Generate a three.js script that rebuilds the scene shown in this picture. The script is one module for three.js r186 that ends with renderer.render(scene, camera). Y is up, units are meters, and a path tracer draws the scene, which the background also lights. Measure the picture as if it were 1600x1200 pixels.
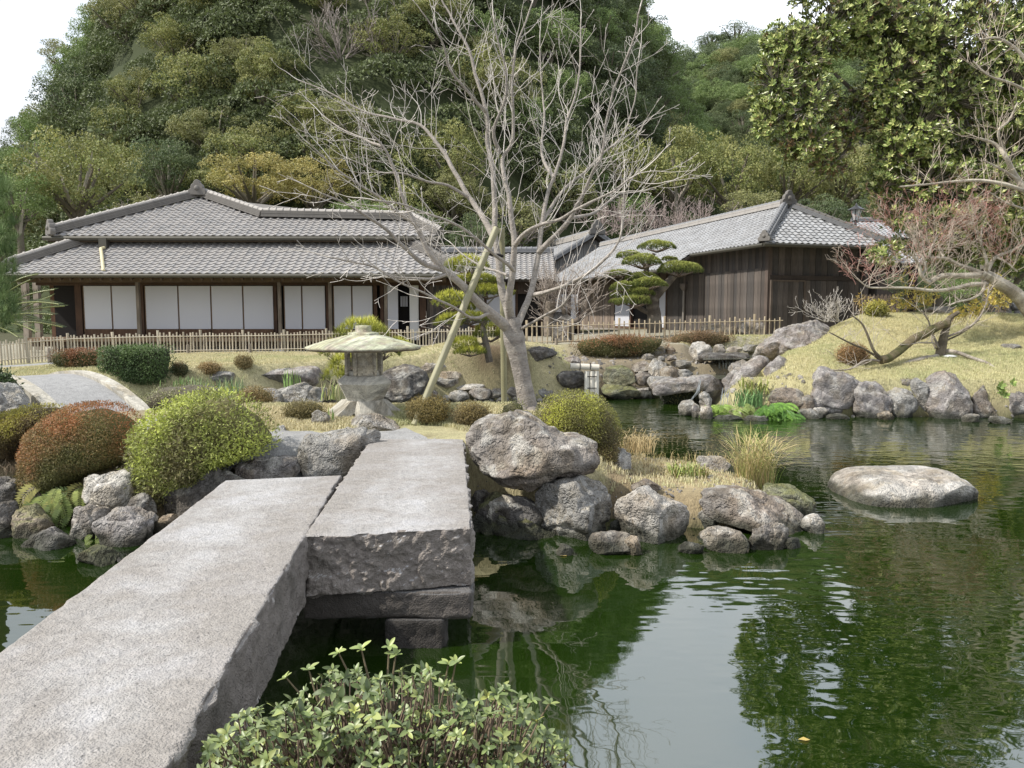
import * as THREE from 'three';
import { mergeVertices } from 'three/addons/utils/BufferGeometryUtils.js';

// ---------- camera, sky, sun, exposure ----------
const EYE = 2.4, F = 1202, PITCH = 5.2 * Math.PI / 180, CT = Math.cos(PITCH), ST = Math.sin(PITCH);
const scene = new THREE.Scene();
const camera = new THREE.PerspectiveCamera(2 * Math.atan(600 / F) * 180 / Math.PI, 4 / 3, 0.05, 1500);
camera.position.set(0, EYE, 0);
camera.rotation.set(-PITCH, 0, 0);
const renderer = new THREE.WebGLRenderer({ antialias: true });
renderer.toneMapping = THREE.LinearToneMapping;
renderer.toneMappingExposure = 1.02;
renderer.shadowMap.enabled = true;
renderer.setSize(1024, 768);
const SUN = new THREE.Vector3(-0.62, 0.70, 0.16).normalize();
const sun = new THREE.DirectionalLight(new THREE.Color(1, 0.94, 0.84), 5.0);
sun.name = 'sun';
sun.position.set(SUN.x * 120, SUN.y * 120, SUN.z * 120 - 20);
sun.target.position.set(0, 0, -20); sun.target.name = 'sun_target';
scene.add(sun, sun.target);
sun.castShadow = true; sun.shadow.radius = 3; sun.shadow.mapSize.set(4096, 4096);
Object.assign(sun.shadow.camera, { left: -70, right: 70, top: 70, bottom: -70, near: 1, far: 320 });

// ---------- random numbers and noise ----------
function rng(seed) {
  let a = (seed * 2654435761) >>> 0;
  return () => { a = (a + 0x6d2b79f5) | 0; let t = Math.imul(a ^ (a >>> 15), 1 | a); t = (t + Math.imul(t ^ (t >>> 7), 61 | t)) ^ t; return ((t ^ (t >>> 14)) >>> 0) / 4294967296; };
}
const clamp = (x, a = 0, b = 1) => Math.min(b, Math.max(a, x));
const lerp = (a, b, t) => a + (b - a) * t;
const ss = (a, b, x) => { const t = clamp((x - a) / (b - a)); return t * t * (3 - 2 * t); };
const mix3 = (a, b, t) => [lerp(a[0], b[0], t), lerp(a[1], b[1], t), lerp(a[2], b[2], t)];
const hash = (x, y, z) => { let h = Math.imul(x, 374761393) ^ Math.imul(y, 668265263) ^ Math.imul(z, 1440662683); h = Math.imul(h ^ (h >>> 13), 1274126177); h ^= h >>> 16; return (h >>> 0) / 4294967296; };
function vnoise(x, y, z = 0, per = 0) {      // value noise in [-1, 1], periodic in x and y if per is given
  const xi = Math.floor(x), yi = Math.floor(y), zi = Math.floor(z), fx = x - xi, fy = y - yi, fz = z - zi;
  const u = fx * fx * fx * (fx * (fx * 6 - 15) + 10), v = fy * fy * fy * (fy * (fy * 6 - 15) + 10), w = fz * fz * (3 - 2 * fz);
  const W = (k) => per ? ((k % per) + per) % per : k;
  const x0 = W(xi), x1 = W(xi + 1), y0 = W(yi), y1 = W(yi + 1);
  const a = lerp(lerp(hash(x0, y0, zi), hash(x1, y0, zi), u), lerp(hash(x0, y1, zi), hash(x1, y1, zi), u), v);
  if (fz === 0) return a * 2 - 1;
  const b = lerp(lerp(hash(x0, y0, zi + 1), hash(x1, y0, zi + 1), u), lerp(hash(x0, y1, zi + 1), hash(x1, y1, zi + 1), u), v);
  return lerp(a, b, w) * 2 - 1;
}
function fbm(x, y, z, oct = 4, gain = 0.5) { let s = 0, a = 1, n = 0; for (let i = 0; i < oct; i++) { s += a * vnoise(x, y, z + i * 7.3); n += a; a *= gain; x *= 2.03; y *= 2.03; z *= 2.03; } return s / n; }
function ptile(u, v, per, oct, gain = 0.5, z = 0) { let s = 0, a = 1, n = 0, p = per; for (let i = 0; i < oct; i++) { s += a * vnoise(u * p, v * p, z + i * 5, p); n += a; a *= gain; p *= 2; } return s / n; }

// ---------- the sky: bright thin cloud, a little blue showing overhead ----------
{
  const W = 1024, H = 512, d = new Float32Array(W * H * 4);
  for (let j = 0; j < H; j++) for (let i = 0; i < W; i++) {
    const el = ((j + 0.5) / H - 0.5) * Math.PI, az = ((i + 0.5) / W - 0.5) * 2 * Math.PI;
    const x = Math.cos(el) * Math.cos(az), y = Math.sin(el), z = Math.cos(el) * Math.sin(az);
    const yy = Math.max(y, 0.0), q = 1 / (0.28 + yy);
    const n = fbm(x * q * 1.3 + 5, z * q * 1.3, 2.5, 5, 0.55), n2 = fbm(x * q * 4 + 9, z * q * 4, 7.5, 4, 0.55);
    const cloud = clamp(0.78 + 0.55 * n + 0.18 * n2);
    let c = mix3([0.72, 0.95, 1.3], [1.5, 1.53, 1.58], cloud), north = 0.5 - 0.5 * z / Math.max(0.2, Math.hypot(x, z)), band = 1 + (0.25 + 0.75 * north) * ss(0.95, 0.5, yy); c = c.map((v) => v * band * lerp(1, 0.8, ss(0.5, 1, yy)));
    c = mix3(c, [1.62, 1.65, 1.7], Math.exp(-yy * 5) * 0.5);
    const s = Math.max(0, x * SUN.x + y * SUN.y + z * SUN.z), glow = 1 + 0.9 * Math.pow(s, 10);
    c = c.map((v) => v * (1 - (0.34 + 0.16 * n) * ss(-0.15, -0.6, x) * ss(0.9, 0.3, yy)));
    if (y < 0) c = mix3(c, [0.5, 0.5, 0.48], clamp(-y * 6));
    const o = (j * W + i) * 4; d[o] = c[0] * glow * 0.6; d[o + 1] = c[1] * glow * 0.6; d[o + 2] = c[2] * glow * 0.6; d[o + 3] = 1;
  }
  const t = new THREE.DataTexture(d, W, H, THREE.RGBAFormat, THREE.FloatType);
  t.mapping = THREE.EquirectangularReflectionMapping; t.magFilter = t.minFilter = THREE.LinearFilter; t.needsUpdate = true;
  scene.background = t; scene.environment = t;
}

// ---------- places: from the photograph's pixels (1600 x 1200) to metres ----------
const V = (x, y, z) => new THREE.Vector3(x, y, z);
function ray(px, py) { const cx = (px - 800) / F, cy = (600 - py) / F; return V(cx, -ST + cy * CT, -CT - cy * ST); }
function at(px, py, d) { const r = ray(px, py); return V(r.x, r.y, r.z).multiplyScalar(d / -r.z).add(V(0, EYE, 0)); }
function gp(px, py, h) { const r = ray(px, py); return r.multiplyScalar((h - EYE) / r.y).add(V(0, EYE, 0)); }
const ppm = (d) => F / d;      // pixels per metre at depth d

// ---------- names, labels, things ----------
const used = {};
function numbered(n) { const k = used[n] = (used[n] ?? -1) + 1; return k ? n + '_' + String(k).padStart(3, '0') : n; }
function tag(o, label, category, group, kind) { o.userData = { label }; if (category) o.userData.category = category; if (group) o.userData.group = group; if (kind) o.userData.kind = kind; return o; }
function thing(name, label, category, pos, turn = 0, group) { const o = new THREE.Group(); o.name = numbered(name); scene.add(o); if (pos) o.position.copy(pos); o.rotation.y = turn; return tag(o, label, category, group); }
function mesh(name, g, m, parent) { const o = new THREE.Mesh(g, m); o.name = parent ? name : numbered(name); o.castShadow = o.receiveShadow = true; (parent || scene).add(o); return o; }
function structure(name, g, m) { const o = mesh(name, g, m); o.userData = { kind: 'structure' }; return o; }
function copyOf(src, pos, turn, scale, label) { const c = src.clone(); c.name = numbered(src.name.replace(/_\d+$/, '')); c.userData = { ...src.userData }; if (label) c.userData.label = label; c.position.copy(pos); c.rotation.y = turn; if (scale) c.scale.copy(scale); scene.add(c); return c; }

// ---------- collecting triangles ----------
class Geo {
  constructor() { this.p = []; this.c = []; this.u = []; this.i = []; this.off = null; }
  get n() { return this.p.length / 3; }
  v(x, y, z, c, u = 0, w = 0) { this.p.push(x, y, z); this.c.push(c[0], c[1], c[2]); this.u.push(u, w); return this.n - 1; }
  tri(a, b, c, col) { const i = this.n; for (const q of [a, b, c]) this.v(q.x, q.y, q.z, col); this.i.push(i, i + 1, i + 2); }
  quad(a, b, c, d, col, us = 1, vs = 1) { const i = this.n; this.v(a.x, a.y, a.z, col, 0, 0); this.v(b.x, b.y, b.z, col, us, 0); this.v(c.x, c.y, c.z, col, us, vs); this.v(d.x, d.y, d.z, col, 0, vs); this.i.push(i, i + 1, i + 2, i, i + 2, i + 3); }
  // leaf: base p, axis direction a (unit), side s (unit), length l, width w, fold; four triangles at most
  leaf(p, a, s, l, w, col, fold = 0.12) {
    const nx = a.y * s.z - a.z * s.y, ny = a.z * s.x - a.x * s.z, nz = a.x * s.y - a.y * s.x, i = this.n, h = w * 0.5, f = fold * w;
    this.v(p.x, p.y, p.z, col);
    this.v(p.x + a.x * l * .55 + s.x * h + nx * f, p.y + a.y * l * .55 + s.y * h + ny * f, p.z + a.z * l * .55 + s.z * h + nz * f, col);
    this.v(p.x + a.x * l - nx * f, p.y + a.y * l - ny * f, p.z + a.z * l - nz * f, col);
    this.v(p.x + a.x * l * .55 - s.x * h + nx * f, p.y + a.y * l * .55 - s.y * h + ny * f, p.z + a.z * l * .55 - s.z * h + nz * f, col);
    this.i.push(i, i + 1, i + 2, i, i + 2, i + 3);
  }
  blade(p, q, m, w, col) {   // a bent grass blade or needle from p over m to q
    const dx = q.x - p.x, dz = q.z - p.z, l = Math.hypot(dx, dz) || 1, sx = -dz / l * w * .5, sz = dx / l * w * .5, i = this.n;
    this.v(p.x - sx, p.y, p.z - sz, col); this.v(p.x + sx, p.y, p.z + sz, col); this.v(m.x + sx * .8, m.y, m.z + sz * .8, col); this.v(m.x - sx * .8, m.y, m.z - sz * .8, col); this.v(q.x, q.y, q.z, col);
    this.i.push(i, i + 1, i + 2, i, i + 2, i + 3, i + 3, i + 2, i + 4);
  }
  tube(pts, rad, sides, col, cap = false) {
    let t = pts[1].clone().sub(pts[0]).normalize(), ref = Math.abs(t.y) > 0.9 ? V(1, 0, 0) : V(0, 1, 0), nrm = ref.clone().cross(t).normalize(), len = 0, base = this.n;
    const C = (k) => typeof col === 'function' ? col(k) : col;
    for (let k = 0; k < pts.length; k++) {
      const t2 = (k === 0 ? pts[1].clone().sub(pts[0]) : k === pts.length - 1 ? pts[k].clone().sub(pts[k - 1]) : pts[k + 1].clone().sub(pts[k - 1])).normalize();
      nrm.sub(t2.clone().multiplyScalar(nrm.dot(t2))).normalize(); const b = t2.clone().cross(nrm);
      if (k) len += pts[k].distanceTo(pts[k - 1]);
      const r = typeof rad === 'number' ? rad : rad[k], cc = C(k);
      for (let s = 0; s <= sides; s++) {
        const an = s / sides * Math.PI * 2, ca = Math.cos(an) * r, sa = Math.sin(an) * r;
        this.v(pts[k].x + nrm.x * ca + b.x * sa, pts[k].y + nrm.y * ca + b.y * sa, pts[k].z + nrm.z * ca + b.z * sa, cc, s / sides * Math.max(0.1, Math.round(r * 6.28 * 4) / 4 || 0.1), len);
      }
    }
    const w = sides + 1;
    for (let k = 0; k + 1 < pts.length; k++) for (let s = 0; s < sides; s++) { const a = base + k * w + s; this.i.push(a, a + 1, a + w + 1, a, a + w + 1, a + w); }
    if (cap) for (const k of [0, pts.length - 1]) { const cc = C(k), c0 = this.v(pts[k].x, pts[k].y, pts[k].z, cc), o = base + k * w, ring = this.n; for (let s = 0; s < sides; s++) this.v(this.p[(o + s) * 3], this.p[(o + s) * 3 + 1], this.p[(o + s) * 3 + 2], cc); for (let s = 0; s < sides; s++) k ? this.i.push(c0, ring + s, ring + (s + 1) % sides) : this.i.push(c0, ring + (s + 1) % sides, ring + s); }
  }
  box(x0, y0, z0, x1, y1, z1, col, M) {   // sheet of six faces with uv in metres, M an optional matrix
    const P = (x, y, z) => { const q = V(x, y, z); return M ? q.applyMatrix4(M) : q; }, a = x1 - x0, b = y1 - y0, c = z1 - z0;
    this.quad(P(x0, y0, z1), P(x1, y0, z1), P(x1, y1, z1), P(x0, y1, z1), col, a, b); this.quad(P(x1, y0, z0), P(x0, y0, z0), P(x0, y1, z0), P(x1, y1, z0), col, a, b);
    this.quad(P(x1, y0, z1), P(x1, y0, z0), P(x1, y1, z0), P(x1, y1, z1), col, c, b); this.quad(P(x0, y0, z0), P(x0, y0, z1), P(x0, y1, z1), P(x0, y1, z0), col, c, b);
    this.quad(P(x0, y1, z1), P(x1, y1, z1), P(x1, y1, z0), P(x0, y1, z0), col, a, c); this.quad(P(x0, y0, z0), P(x1, y0, z0), P(x1, y0, z1), P(x0, y0, z1), col, a, c);
  }
  geometry() {
    const g = new THREE.BufferGeometry();
    g.setAttribute('position', new THREE.Float32BufferAttribute(this.p, 3)); g.setAttribute('color', new THREE.Float32BufferAttribute(this.c, 3)); g.setAttribute('uv', new THREE.Float32BufferAttribute(this.u, 2));
    g.setIndex(this.i); g.computeVertexNormals(); return g;
  }
  build(name, m, parent, kind) { const o = mesh(name, this.geometry(), m, parent); if (kind) o.userData.kind = kind; return o; }
}
function catmull(pts, rad, per = 4) {   // smooth a polyline and its radii
  const c = new THREE.CatmullRomCurve3(pts, false, 'centripetal'), n = (pts.length - 1) * per, P = [], R = [];
  for (let k = 0; k <= n; k++) { const t = k / n * (pts.length - 1), i = Math.min(pts.length - 2, Math.floor(t)); P.push(c.getPoint(k / n)); R.push(lerp(rad[i], rad[i + 1], t - i)); }
  return [P, R];
}
const unit = (r) => { const z = r() * 2 - 1, a = r() * 6.2832, s = Math.sqrt(1 - z * z); return V(s * Math.cos(a), z, s * Math.sin(a)); };
// ---------- textures (grain, relief and wear only) ----------
function tex(n, fn, srgb = false, rep = 1) {
  const d = new Uint8Array(n * n * 4);
  for (let j = 0; j < n; j++) for (let i = 0; i < n; i++) { const c = fn(i / n, j / n), o = (j * n + i) * 4; for (let k = 0; k < 3; k++) d[o + k] = clamp(Array.isArray(c) ? c[k] : c) * 255; d[o + 3] = 255; }
  const t = new THREE.DataTexture(d, n, n); t.wrapS = t.wrapT = THREE.RepeatWrapping; t.magFilter = THREE.LinearFilter; t.minFilter = THREE.LinearMipmapLinearFilter; t.repeat.set(rep, rep); t.needsUpdate = true; return t;
}
function ftex(n, fn, rep = 1) {
  const d = new Float32Array(n * n * 4);
  for (let j = 0; j < n; j++) for (let i = 0; i < n; i++) { const c = fn(i / n, j / n), o = (j * n + i) * 4; d[o] = d[o + 1] = d[o + 2] = c; d[o + 3] = 1; }
  const t = new THREE.DataTexture(d, n, n, THREE.RGBAFormat, THREE.FloatType); t.wrapS = t.wrapT = THREE.RepeatWrapping; t.magFilter = THREE.LinearFilter; t.repeat.set(rep, rep); t.needsUpdate = true; return t;
}
const rockTex = tex(1024, (u, v) => {
  const a = ptile(u, v, 6, 6, 0.6), b = ptile(u, v, 24, 4, 0.6, 30), c = ptile(u, v, 128, 2, 0.6, 60);
  let k = 0.68 + 0.22 * a + 0.14 * b + 0.16 * c; const lich = ss(0.18, 0.4, ptile(u, v, 10, 5, 0.62, 90)); k += lich * 0.2;
  const st = ss(0.15, 0.5, ptile(u, v, 4, 4, 0.55, 120)); k = (k - 0.7) * 1.35 + 0.68; return [k * lerp(1, 0.92, st), k * lerp(1, 0.87, st), k * lerp(0.99, 0.78, st)];
}, false, 0.8);
const rockBump = ftex(1024, (u, v) => 0.5 + 0.42 * ptile(u, v, 8, 6, 0.6, 11) + 0.12 * ptile(u, v, 96, 2, 0.6, 40) - 0.3 * Math.pow(1 - Math.abs(ptile(u, v, 5, 5, 0.6, 70)), 9), 0.8);
const graniteTex = tex(1024, (u, v) => {
  const f = ptile(u, v, 220, 2, 0.7, 3), a = ptile(u, v, 5, 5, 0.55, 9), b = ptile(u, v, 40, 3, 0.6, 19), pit = ss(0.5, 0.72, ptile(u, v, 40, 3, 0.6, 55));
  let k = 0.72 + 0.13 * f + 0.11 * a + 0.17 * b; k *= 1 - 0.5 * pit; const w = ss(-0.1, 0.5, a); return [k, k * lerp(0.98, 0.992, w), k * lerp(0.96, 1.0, w)];
});
const graniteBump = ftex(1024, (u, v) => 0.5 + 0.3 * ptile(u, v, 20, 5, 0.62, 5) + 0.22 * ptile(u, v, 110, 2, 0.7, 77));
const woodTex = tex(512, (u, v) => { const g = ptile(u, v * 0.12, 32, 3, 0.6), s = ptile(u, v * 0.5, 6, 3, 0.5, 33); const k = 0.72 + 0.22 * g + 0.2 * s; return [k, k * 0.985, k * 0.97]; });
const barkTex = tex(512, (u, v) => { const a = ptile(u, v, 8, 5, 0.6), lent = ss(0.35, 0.6, ptile(u * 0.5, v, 26, 2, 0.6, 15)); const k = 0.74 + 0.25 * a + 0.14 * lent; return [k, k * 0.98, k * 0.95]; }, false, 2);
const barkBump = ftex(512, (u, v) => 0.5 + 0.3 * ptile(u, v, 10, 4, 0.6, 4) + 0.3 * ss(0.3, 0.6, ptile(u * 0.5, v, 24, 2, 0.6, 15)), 2);
const grainTex = tex(1024, (u, v) => { const a = ptile(u, v, 180, 2, 0.7, 2), b = ptile(u, v, 30, 4, 0.65, 8), c = ptile(u, v, 5, 3, 0.6, 20); const k = 0.72 + 0.2 * a + 0.16 * b + 0.06 * c; return [k, k, k * 0.98]; }, false, 0.5);
const grainBump = ftex(512, (u, v) => 0.5 + 0.35 * ptile(u, v, 64, 3, 0.7, 2) + 0.15 * ptile(u, v, 8, 3, 0.6, 22), 1);
const tileTex = tex(256, (u, v) => { const k = 0.78 + 0.16 * ptile(u, v, 6, 4, 0.6) + 0.12 * ptile(u, v, 60, 2, 0.6, 9); return [k, k * 0.985, k * 0.97]; });

const S = (o) => new THREE.MeshStandardMaterial({ roughness: 0.9, ...o });
const rgb = (r, g, b) => new THREE.Color().setRGB(r, g, b);
const M = {
  rock: S({ vertexColors: true, map: rockTex, bumpMap: rockBump, bumpScale: 0.075, roughness: 0.93 }),
  granite: S({ vertexColors: true, map: graniteTex, bumpMap: graniteBump, bumpScale: 0.016, roughness: 0.82 }),
  graniteRough: S({ vertexColors: true, map: graniteTex, bumpMap: rockBump, bumpScale: 0.09, roughness: 0.95 }),
  lanternStone: S({ vertexColors: true, map: rockTex, bumpMap: graniteBump, bumpScale: 0.006, roughness: 0.95 }),
  ground: S({ vertexColors: true, map: grainTex, bumpMap: grainBump, bumpScale: 0.02, roughness: 0.98 }),
  gravel: S({ color: rgb(0.40, 0.40, 0.41), map: grainTex, bumpMap: grainBump, bumpScale: 0.012, roughness: 0.95 }),
  hill: S({ vertexColors: true, roughness: 1 }),
  leaf: new THREE.MeshPhysicalMaterial({ vertexColors: true, roughness: 0.8, transmission: 0.3, side: THREE.DoubleSide }),
  gloss: new THREE.MeshPhysicalMaterial({ vertexColors: true, roughness: 0.32, side: THREE.DoubleSide }),
  grass: S({ vertexColors: true, roughness: 0.8, side: THREE.DoubleSide }),
  bark: S({ vertexColors: true, map: barkTex, bumpMap: barkBump, bumpScale: 0.02 }),
  twig: S({ vertexColors: true, roughness: 0.85 }),
  wood: S({ vertexColors: true, map: woodTex, bumpMap: woodTex, bumpScale: 0.006, roughness: 0.85 }),
  bamboo: S({ vertexColors: true, roughness: 0.55 }),
  paper: S({ color: rgb(0.56, 0.57, 0.625), roughness: 0.9 }),
  plaster: S({ color: rgb(0.62, 0.62, 0.62), roughness: 0.95, bumpMap: grainBump, bumpScale: 0.003 }),
  black: S({ color: rgb(0.012, 0.01, 0.01), roughness: 0.9 }),
  gutter: S({ color: rgb(0.09, 0.085, 0.07), roughness: 0.5, metalness: 0.3 }),
  copper: S({ color: rgb(0.62, 0.56, 0.36), roughness: 0.5 }),
  metal: S({ color: rgb(0.05, 0.05, 0.055), roughness: 0.45, metalness: 0.5 }),
  glass: new THREE.MeshPhysicalMaterial({ color: rgb(0.85, 0.87, 0.88), roughness: 0.35, transmission: 0.4 }),
};
// tones of roof tile, wood and bamboo for pieces that are meshes of their own
const tones = (base, n, seed, vary, opt) => { const r = rng(seed); return Array.from({ length: n }, () => { const k = 1 + (r() - .5) * vary, w = (r() - .5) * vary * 0.1; return S({ color: rgb(base[0] * k * (1 + w), base[1] * k, base[2] * k * (1 - w)), ...opt }); }); };
const tileWarm = tones([0.42, 0.412, 0.41], 7, 3, 0.32, { roughness: 0.6, map: tileTex });
const tileGrey = tones([0.44, 0.455, 0.48], 7, 4, 0.3, { roughness: 0.4, map: tileTex });
const plankDark = tones([0.112, 0.098, 0.09], 9, 5, 0.75, { map: woodTex, bumpMap: woodTex, bumpScale: 0.006 });
const plankPale = tones([0.27, 0.215, 0.175], 6, 6, 0.4, { map: woodTex, bumpMap: woodTex, bumpScale: 0.006 });
const plankBrown = tones([0.15, 0.085, 0.05], 4, 7, 0.4, { map: woodTex, bumpMap: woodTex, bumpScale: 0.004 });
const bambooTone = tones([0.46, 0.415, 0.335], 7, 8, 0.5, { roughness: 0.6 });
const bambooTan = tones([0.42, 0.35, 0.245], 7, 9, 0.5, { roughness: 0.55 });
const W3 = [1, 1, 1];
const post = { dark: [0.09, 0.055, 0.037], grey: [0.2, 0.165, 0.135] };
// ---------- the land: island, garden behind the pond, near bank (x, depth) ----------
const wl = (px, py) => { const p = gp(px, py, 0); return [p.x, -p.z]; };
const ISLAND = [[-22, 6.6], [-12, 7.0], wl(-80, 852), wl(0, 846), wl(60, 850), wl(120, 862), wl(200, 862), wl(330, 850), wl(480, 842), wl(740, 852), wl(840, 858), wl(930, 858), wl(1000, 854), wl(1080, 848), wl(1165, 846), wl(1245, 840), wl(1272, 818), wl(1268, 790), [3.25, 10.6], [2.6, 11.5], [1.9, 12.7], [1.2, 13.5], [0, 13.8], [-2, 13.6], [-4, 13.7], [-5.6, 13.2], [-7.2, 12.4], [-9.5, 11.7], [-14, 10.6], [-22, 10]];
const BACK = [[-60, 13], [-16, 13.2], [-11.5, 14.3], [-9, 15.4], [-7.2, 16.6], [-5.6, 17.9], [-4, 19.2], [-2, 20.2], [0.3, 20.6], [1.3, 20.8], wl(920, 628), wl(1000, 622), wl(1050, 620), wl(1090, 640), wl(1120, 653), wl(1200, 652), wl(1320, 652), wl(1460, 652), wl(1600, 654), [16, 17], [60, 16], [700, 60], [700, 700], [-700, 700], [-700, 13]];
const NEAR = [[-60, 2.1], [-2.6, 2.2], [-1.3, 2.75], [0.3, 2.75], [1.6, 2.1], [60, 2.0], [60, -40], [-60, -40]];
function sd(poly, x, y) {   // signed distance, inside positive
  let d = 1e9, inside = false;
  for (let i = 0, j = poly.length - 1; i < poly.length; j = i++) {
    const ax = poly[j][0], ay = poly[j][1], bx = poly[i][0], by = poly[i][1], ex = bx - ax, ey = by - ay;
    const t = clamp(((x - ax) * ex + (y - ay) * ey) / (ex * ex + ey * ey)), qx = x - ax - ex * t, qy = y - ay - ey * t; d = Math.min(d, qx * qx + qy * qy);
    if ((ay > y) !== (by > y) && x < (bx - ax) * (y - ay) / (by - ay) + ax) inside = !inside;
  }
  return Math.sqrt(d) * (inside ? 1 : -1);
}
const ramp = (s, a, b) => ss(a, b, s);
function landHeights(x, d) {
  // island: flat top by the slabs, a low tip to the right
  const tip = ss(0.45, 1.75, x);
  let hi = lerp(0.86, 0.34, tip) + 0.1 * ss(9.5, 11.2, d) * (1 - tip) - 0.3 * ss(12.2, 13.6, d) * (1 - tip);
  hi += -0.3 * ss(-3.8, -5, x) * ss(10.6, 9.2, d) - 0.22 * ss(1.5, 0.2, sd(ISLAND, x, d)) * ss(-2.5, -3.5, x);
  // garden behind
  let hb = 0.95 + 0.22 * ss(14, 19, d) + 0.2 * ss(-6, 1, x) * ss(21, 25, d) + 0.28 * ss(1, 7, x) * ss(20.5, 25.5, d) - 0.25 * ss(-9, -16, x);
  hb += 0.42 * Math.exp(-(((x + 0.8) / 2.0) ** 2 + ((d - 22.6) / 1.7) ** 2));
  const e = 5.7 + (d - 19.5) * 0.72;
  hb += (0.76 * ss(18.4, 24.2, d) - 0.3 * ss(20.5, 18, d)) * ss(e, e + 2.0, x) * ss(60, 34, d);
  const cs = ss(0.9, 2.0, x) * ss(7.2, 6.2, x) * ss(27, 25.8, d); hb = lerp(hb, lerp(0.78, 1.45, ss(21.6, 25.8, d)), cs);
  const xc = lerp(5.7, 7.1, (d - 20.3) / 4.5), pm = ss(1.7, 0.9, Math.abs(x - xc)) * ss(19.2, 20.2, d) * ss(26, 25, d); hb = lerp(hb, lerp(0.4, 0.9, ss(22.6, 23.1, d)), pm);
  return [hi, hb];
}
function landAt(x, z) {
  const d = -z, tp = ss(0.9, 2.2, x), a = ramp(sd(ISLAND, x, d), lerp(lerp(0.25, 0.75, ss(-2.6, -1.4, x)), 0.05, tp), lerp(1.55, 0.8, tp)), b = ramp(sd(BACK, x, d), lerp(0, -0.12, ss(6, 7.5, x)), lerp(1.2, 0.42, ss(6, 7.5, x))), c = ramp(sd(NEAR, x, d), -0.5, 0.3), [hi, hb] = landHeights(x, d);
  const bed = -0.75 + 0.12 * vnoise(x * 0.7, d * 0.7, 3.3);
  const n = 0.025 * fbm(x * 1.1, d * 1.1, 1.5, 3) + 0.012 * vnoise(x * 5, d * 5, 8.5);
  return Math.max(lerp(bed, hi, a), lerp(bed, hb, b), lerp(bed, 0.45, c)) + n * Math.max(a, b, c, 0.4);
}
function onLand(px, py) {   // first hit of the pixel's ray with the land
  const r = ray(px, py); let t = 1.5;
  for (; t < 90; t += 0.06) { if (EYE + r.y * t < Math.max(landAt(r.x * t, r.z * t), -0.05)) break; }
  return V(r.x * t, landAt(r.x * t, r.z * t), r.z * t);
}
const pathLine = (P, w) => (x, d) => { let m = 1e9; for (let i = 0; i + 1 < P.length; i++) { const [ax, ay] = P[i], [bx, by] = P[i + 1], ex = bx - ax, ey = by - ay, t = clamp(((x - ax) * ex + (y_(d) - ay) * ey) / (ex * ex + ey * ey)); m = Math.min(m, Math.hypot(x - ax - ex * t, d - ay - ey * t)); } return w - m; };
const y_ = (d) => d;
{
  const straw = [0.60, 0.53, 0.33], strawG = [0.41, 0.42, 0.21], soil = [0.17, 0.115, 0.075], mud = [0.03, 0.045, 0.012], pale = [0.5, 0.40, 0.24];
  const xs = [], zs = [];
  const span = (a, b, n) => Array.from({ length: n }, (_, i) => lerp(a, b, i / n));
  xs.push(-900, -500, -250, -130, -80, -50, ...span(-34, -15, 40), ...span(-15, 15, 250), ...span(15, 34, 40), 34, 50, 80, 130, 250, 500, 900);
  zs.push(60, 30, 12, ...span(4, -1, 12), ...span(-1, -4, 24), ...span(-4, -28, 210), ...span(-28, -40, 30), -40, -55, -75, -110, -180, -300, -500, -900);
  const g = new Geo(), nx = xs.length;
  for (const z of zs) for (const x of xs) {
    const d = -z, h = landAt(x, z), si = sd(ISLAND, x, d), sb = sd(BACK, x, d), n = fbm(x * 0.55, d * 0.55, 4.5, 4), n2 = fbm(x * 2.3, d * 2.3, 9.5, 3);
    let c = mix3(straw, strawG, clamp(0.3 + n * 0.9 + n2 * 0.35));
    if (x > 5 && sb > 0) c = mix3(c, [0.55, 0.51, 0.27], 0.5);
    c = mix3(c, soil, clamp(ss(0.12, 0.42, n2 + n * 0.4 - 0.1)) * 0.55);
    const shore = x > 7 ? ss(0.3, 0.05, sb) : ss(lerp(1.35, 0.55, ss(0, .3, sb)), lerp(0.7, 0.15, ss(0, .3, sb)), Math.max(si + 0.5 * ss(.9, 2.2, x), sb)); c = mix3(c, soil, shore * 0.85);
    if (si > -0.3 && x > 1.1) c = mix3(c, mix3(pale, soil, clamp(0.55 + 0.9 * n2 + 0.6 * (1.8 - x))), 0.85);
    if (si > -0.3 && x < -3.2) c = mix3(c, soil, 0.5);
    const pm = Math.exp(-(((x + 0.5) / 1.0) ** 2 + ((d - 21.6) / 0.7) ** 2)); c = mix3(c, soil, clamp(pm * 0.9));    // bare earth beside the pine
    if (sb > 0 && x > 1.2 && x < 7 && d > 20.5 && d < 25.2) c = mix3(c, [0.27, 0.22, 0.165], 0.85 * ss(1.2, 2.2, x));
    if (d > 25.2) c = mix3(c, [0.36, 0.34, 0.31], 0.7);
    if (d > 38) c = [0.09, 0.09, 0.04];
    const wet = ss(0.1, -0.06, h); c = mix3(c, mud, wet);
    g.v(x, h, z, c, x, z);
  }
  for (let j = 0; j + 1 < zs.length; j++) for (let i = 0; i + 1 < nx; i++) { const a = j * nx + i; g.i.push(a, a + nx + 1, a + 1, a, a + nx, a + nx + 1); }
  const geo = g.geometry(); if (geo.attributes.normal.getY(5000) < 0) { const ix = geo.index.array; for (let k = 0; k < ix.length; k += 3) { const t = ix[k]; ix[k] = ix[k + 1]; ix[k + 1] = t; } geo.computeVertexNormals(); }
  structure('ground', geo, M.ground);
}
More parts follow.
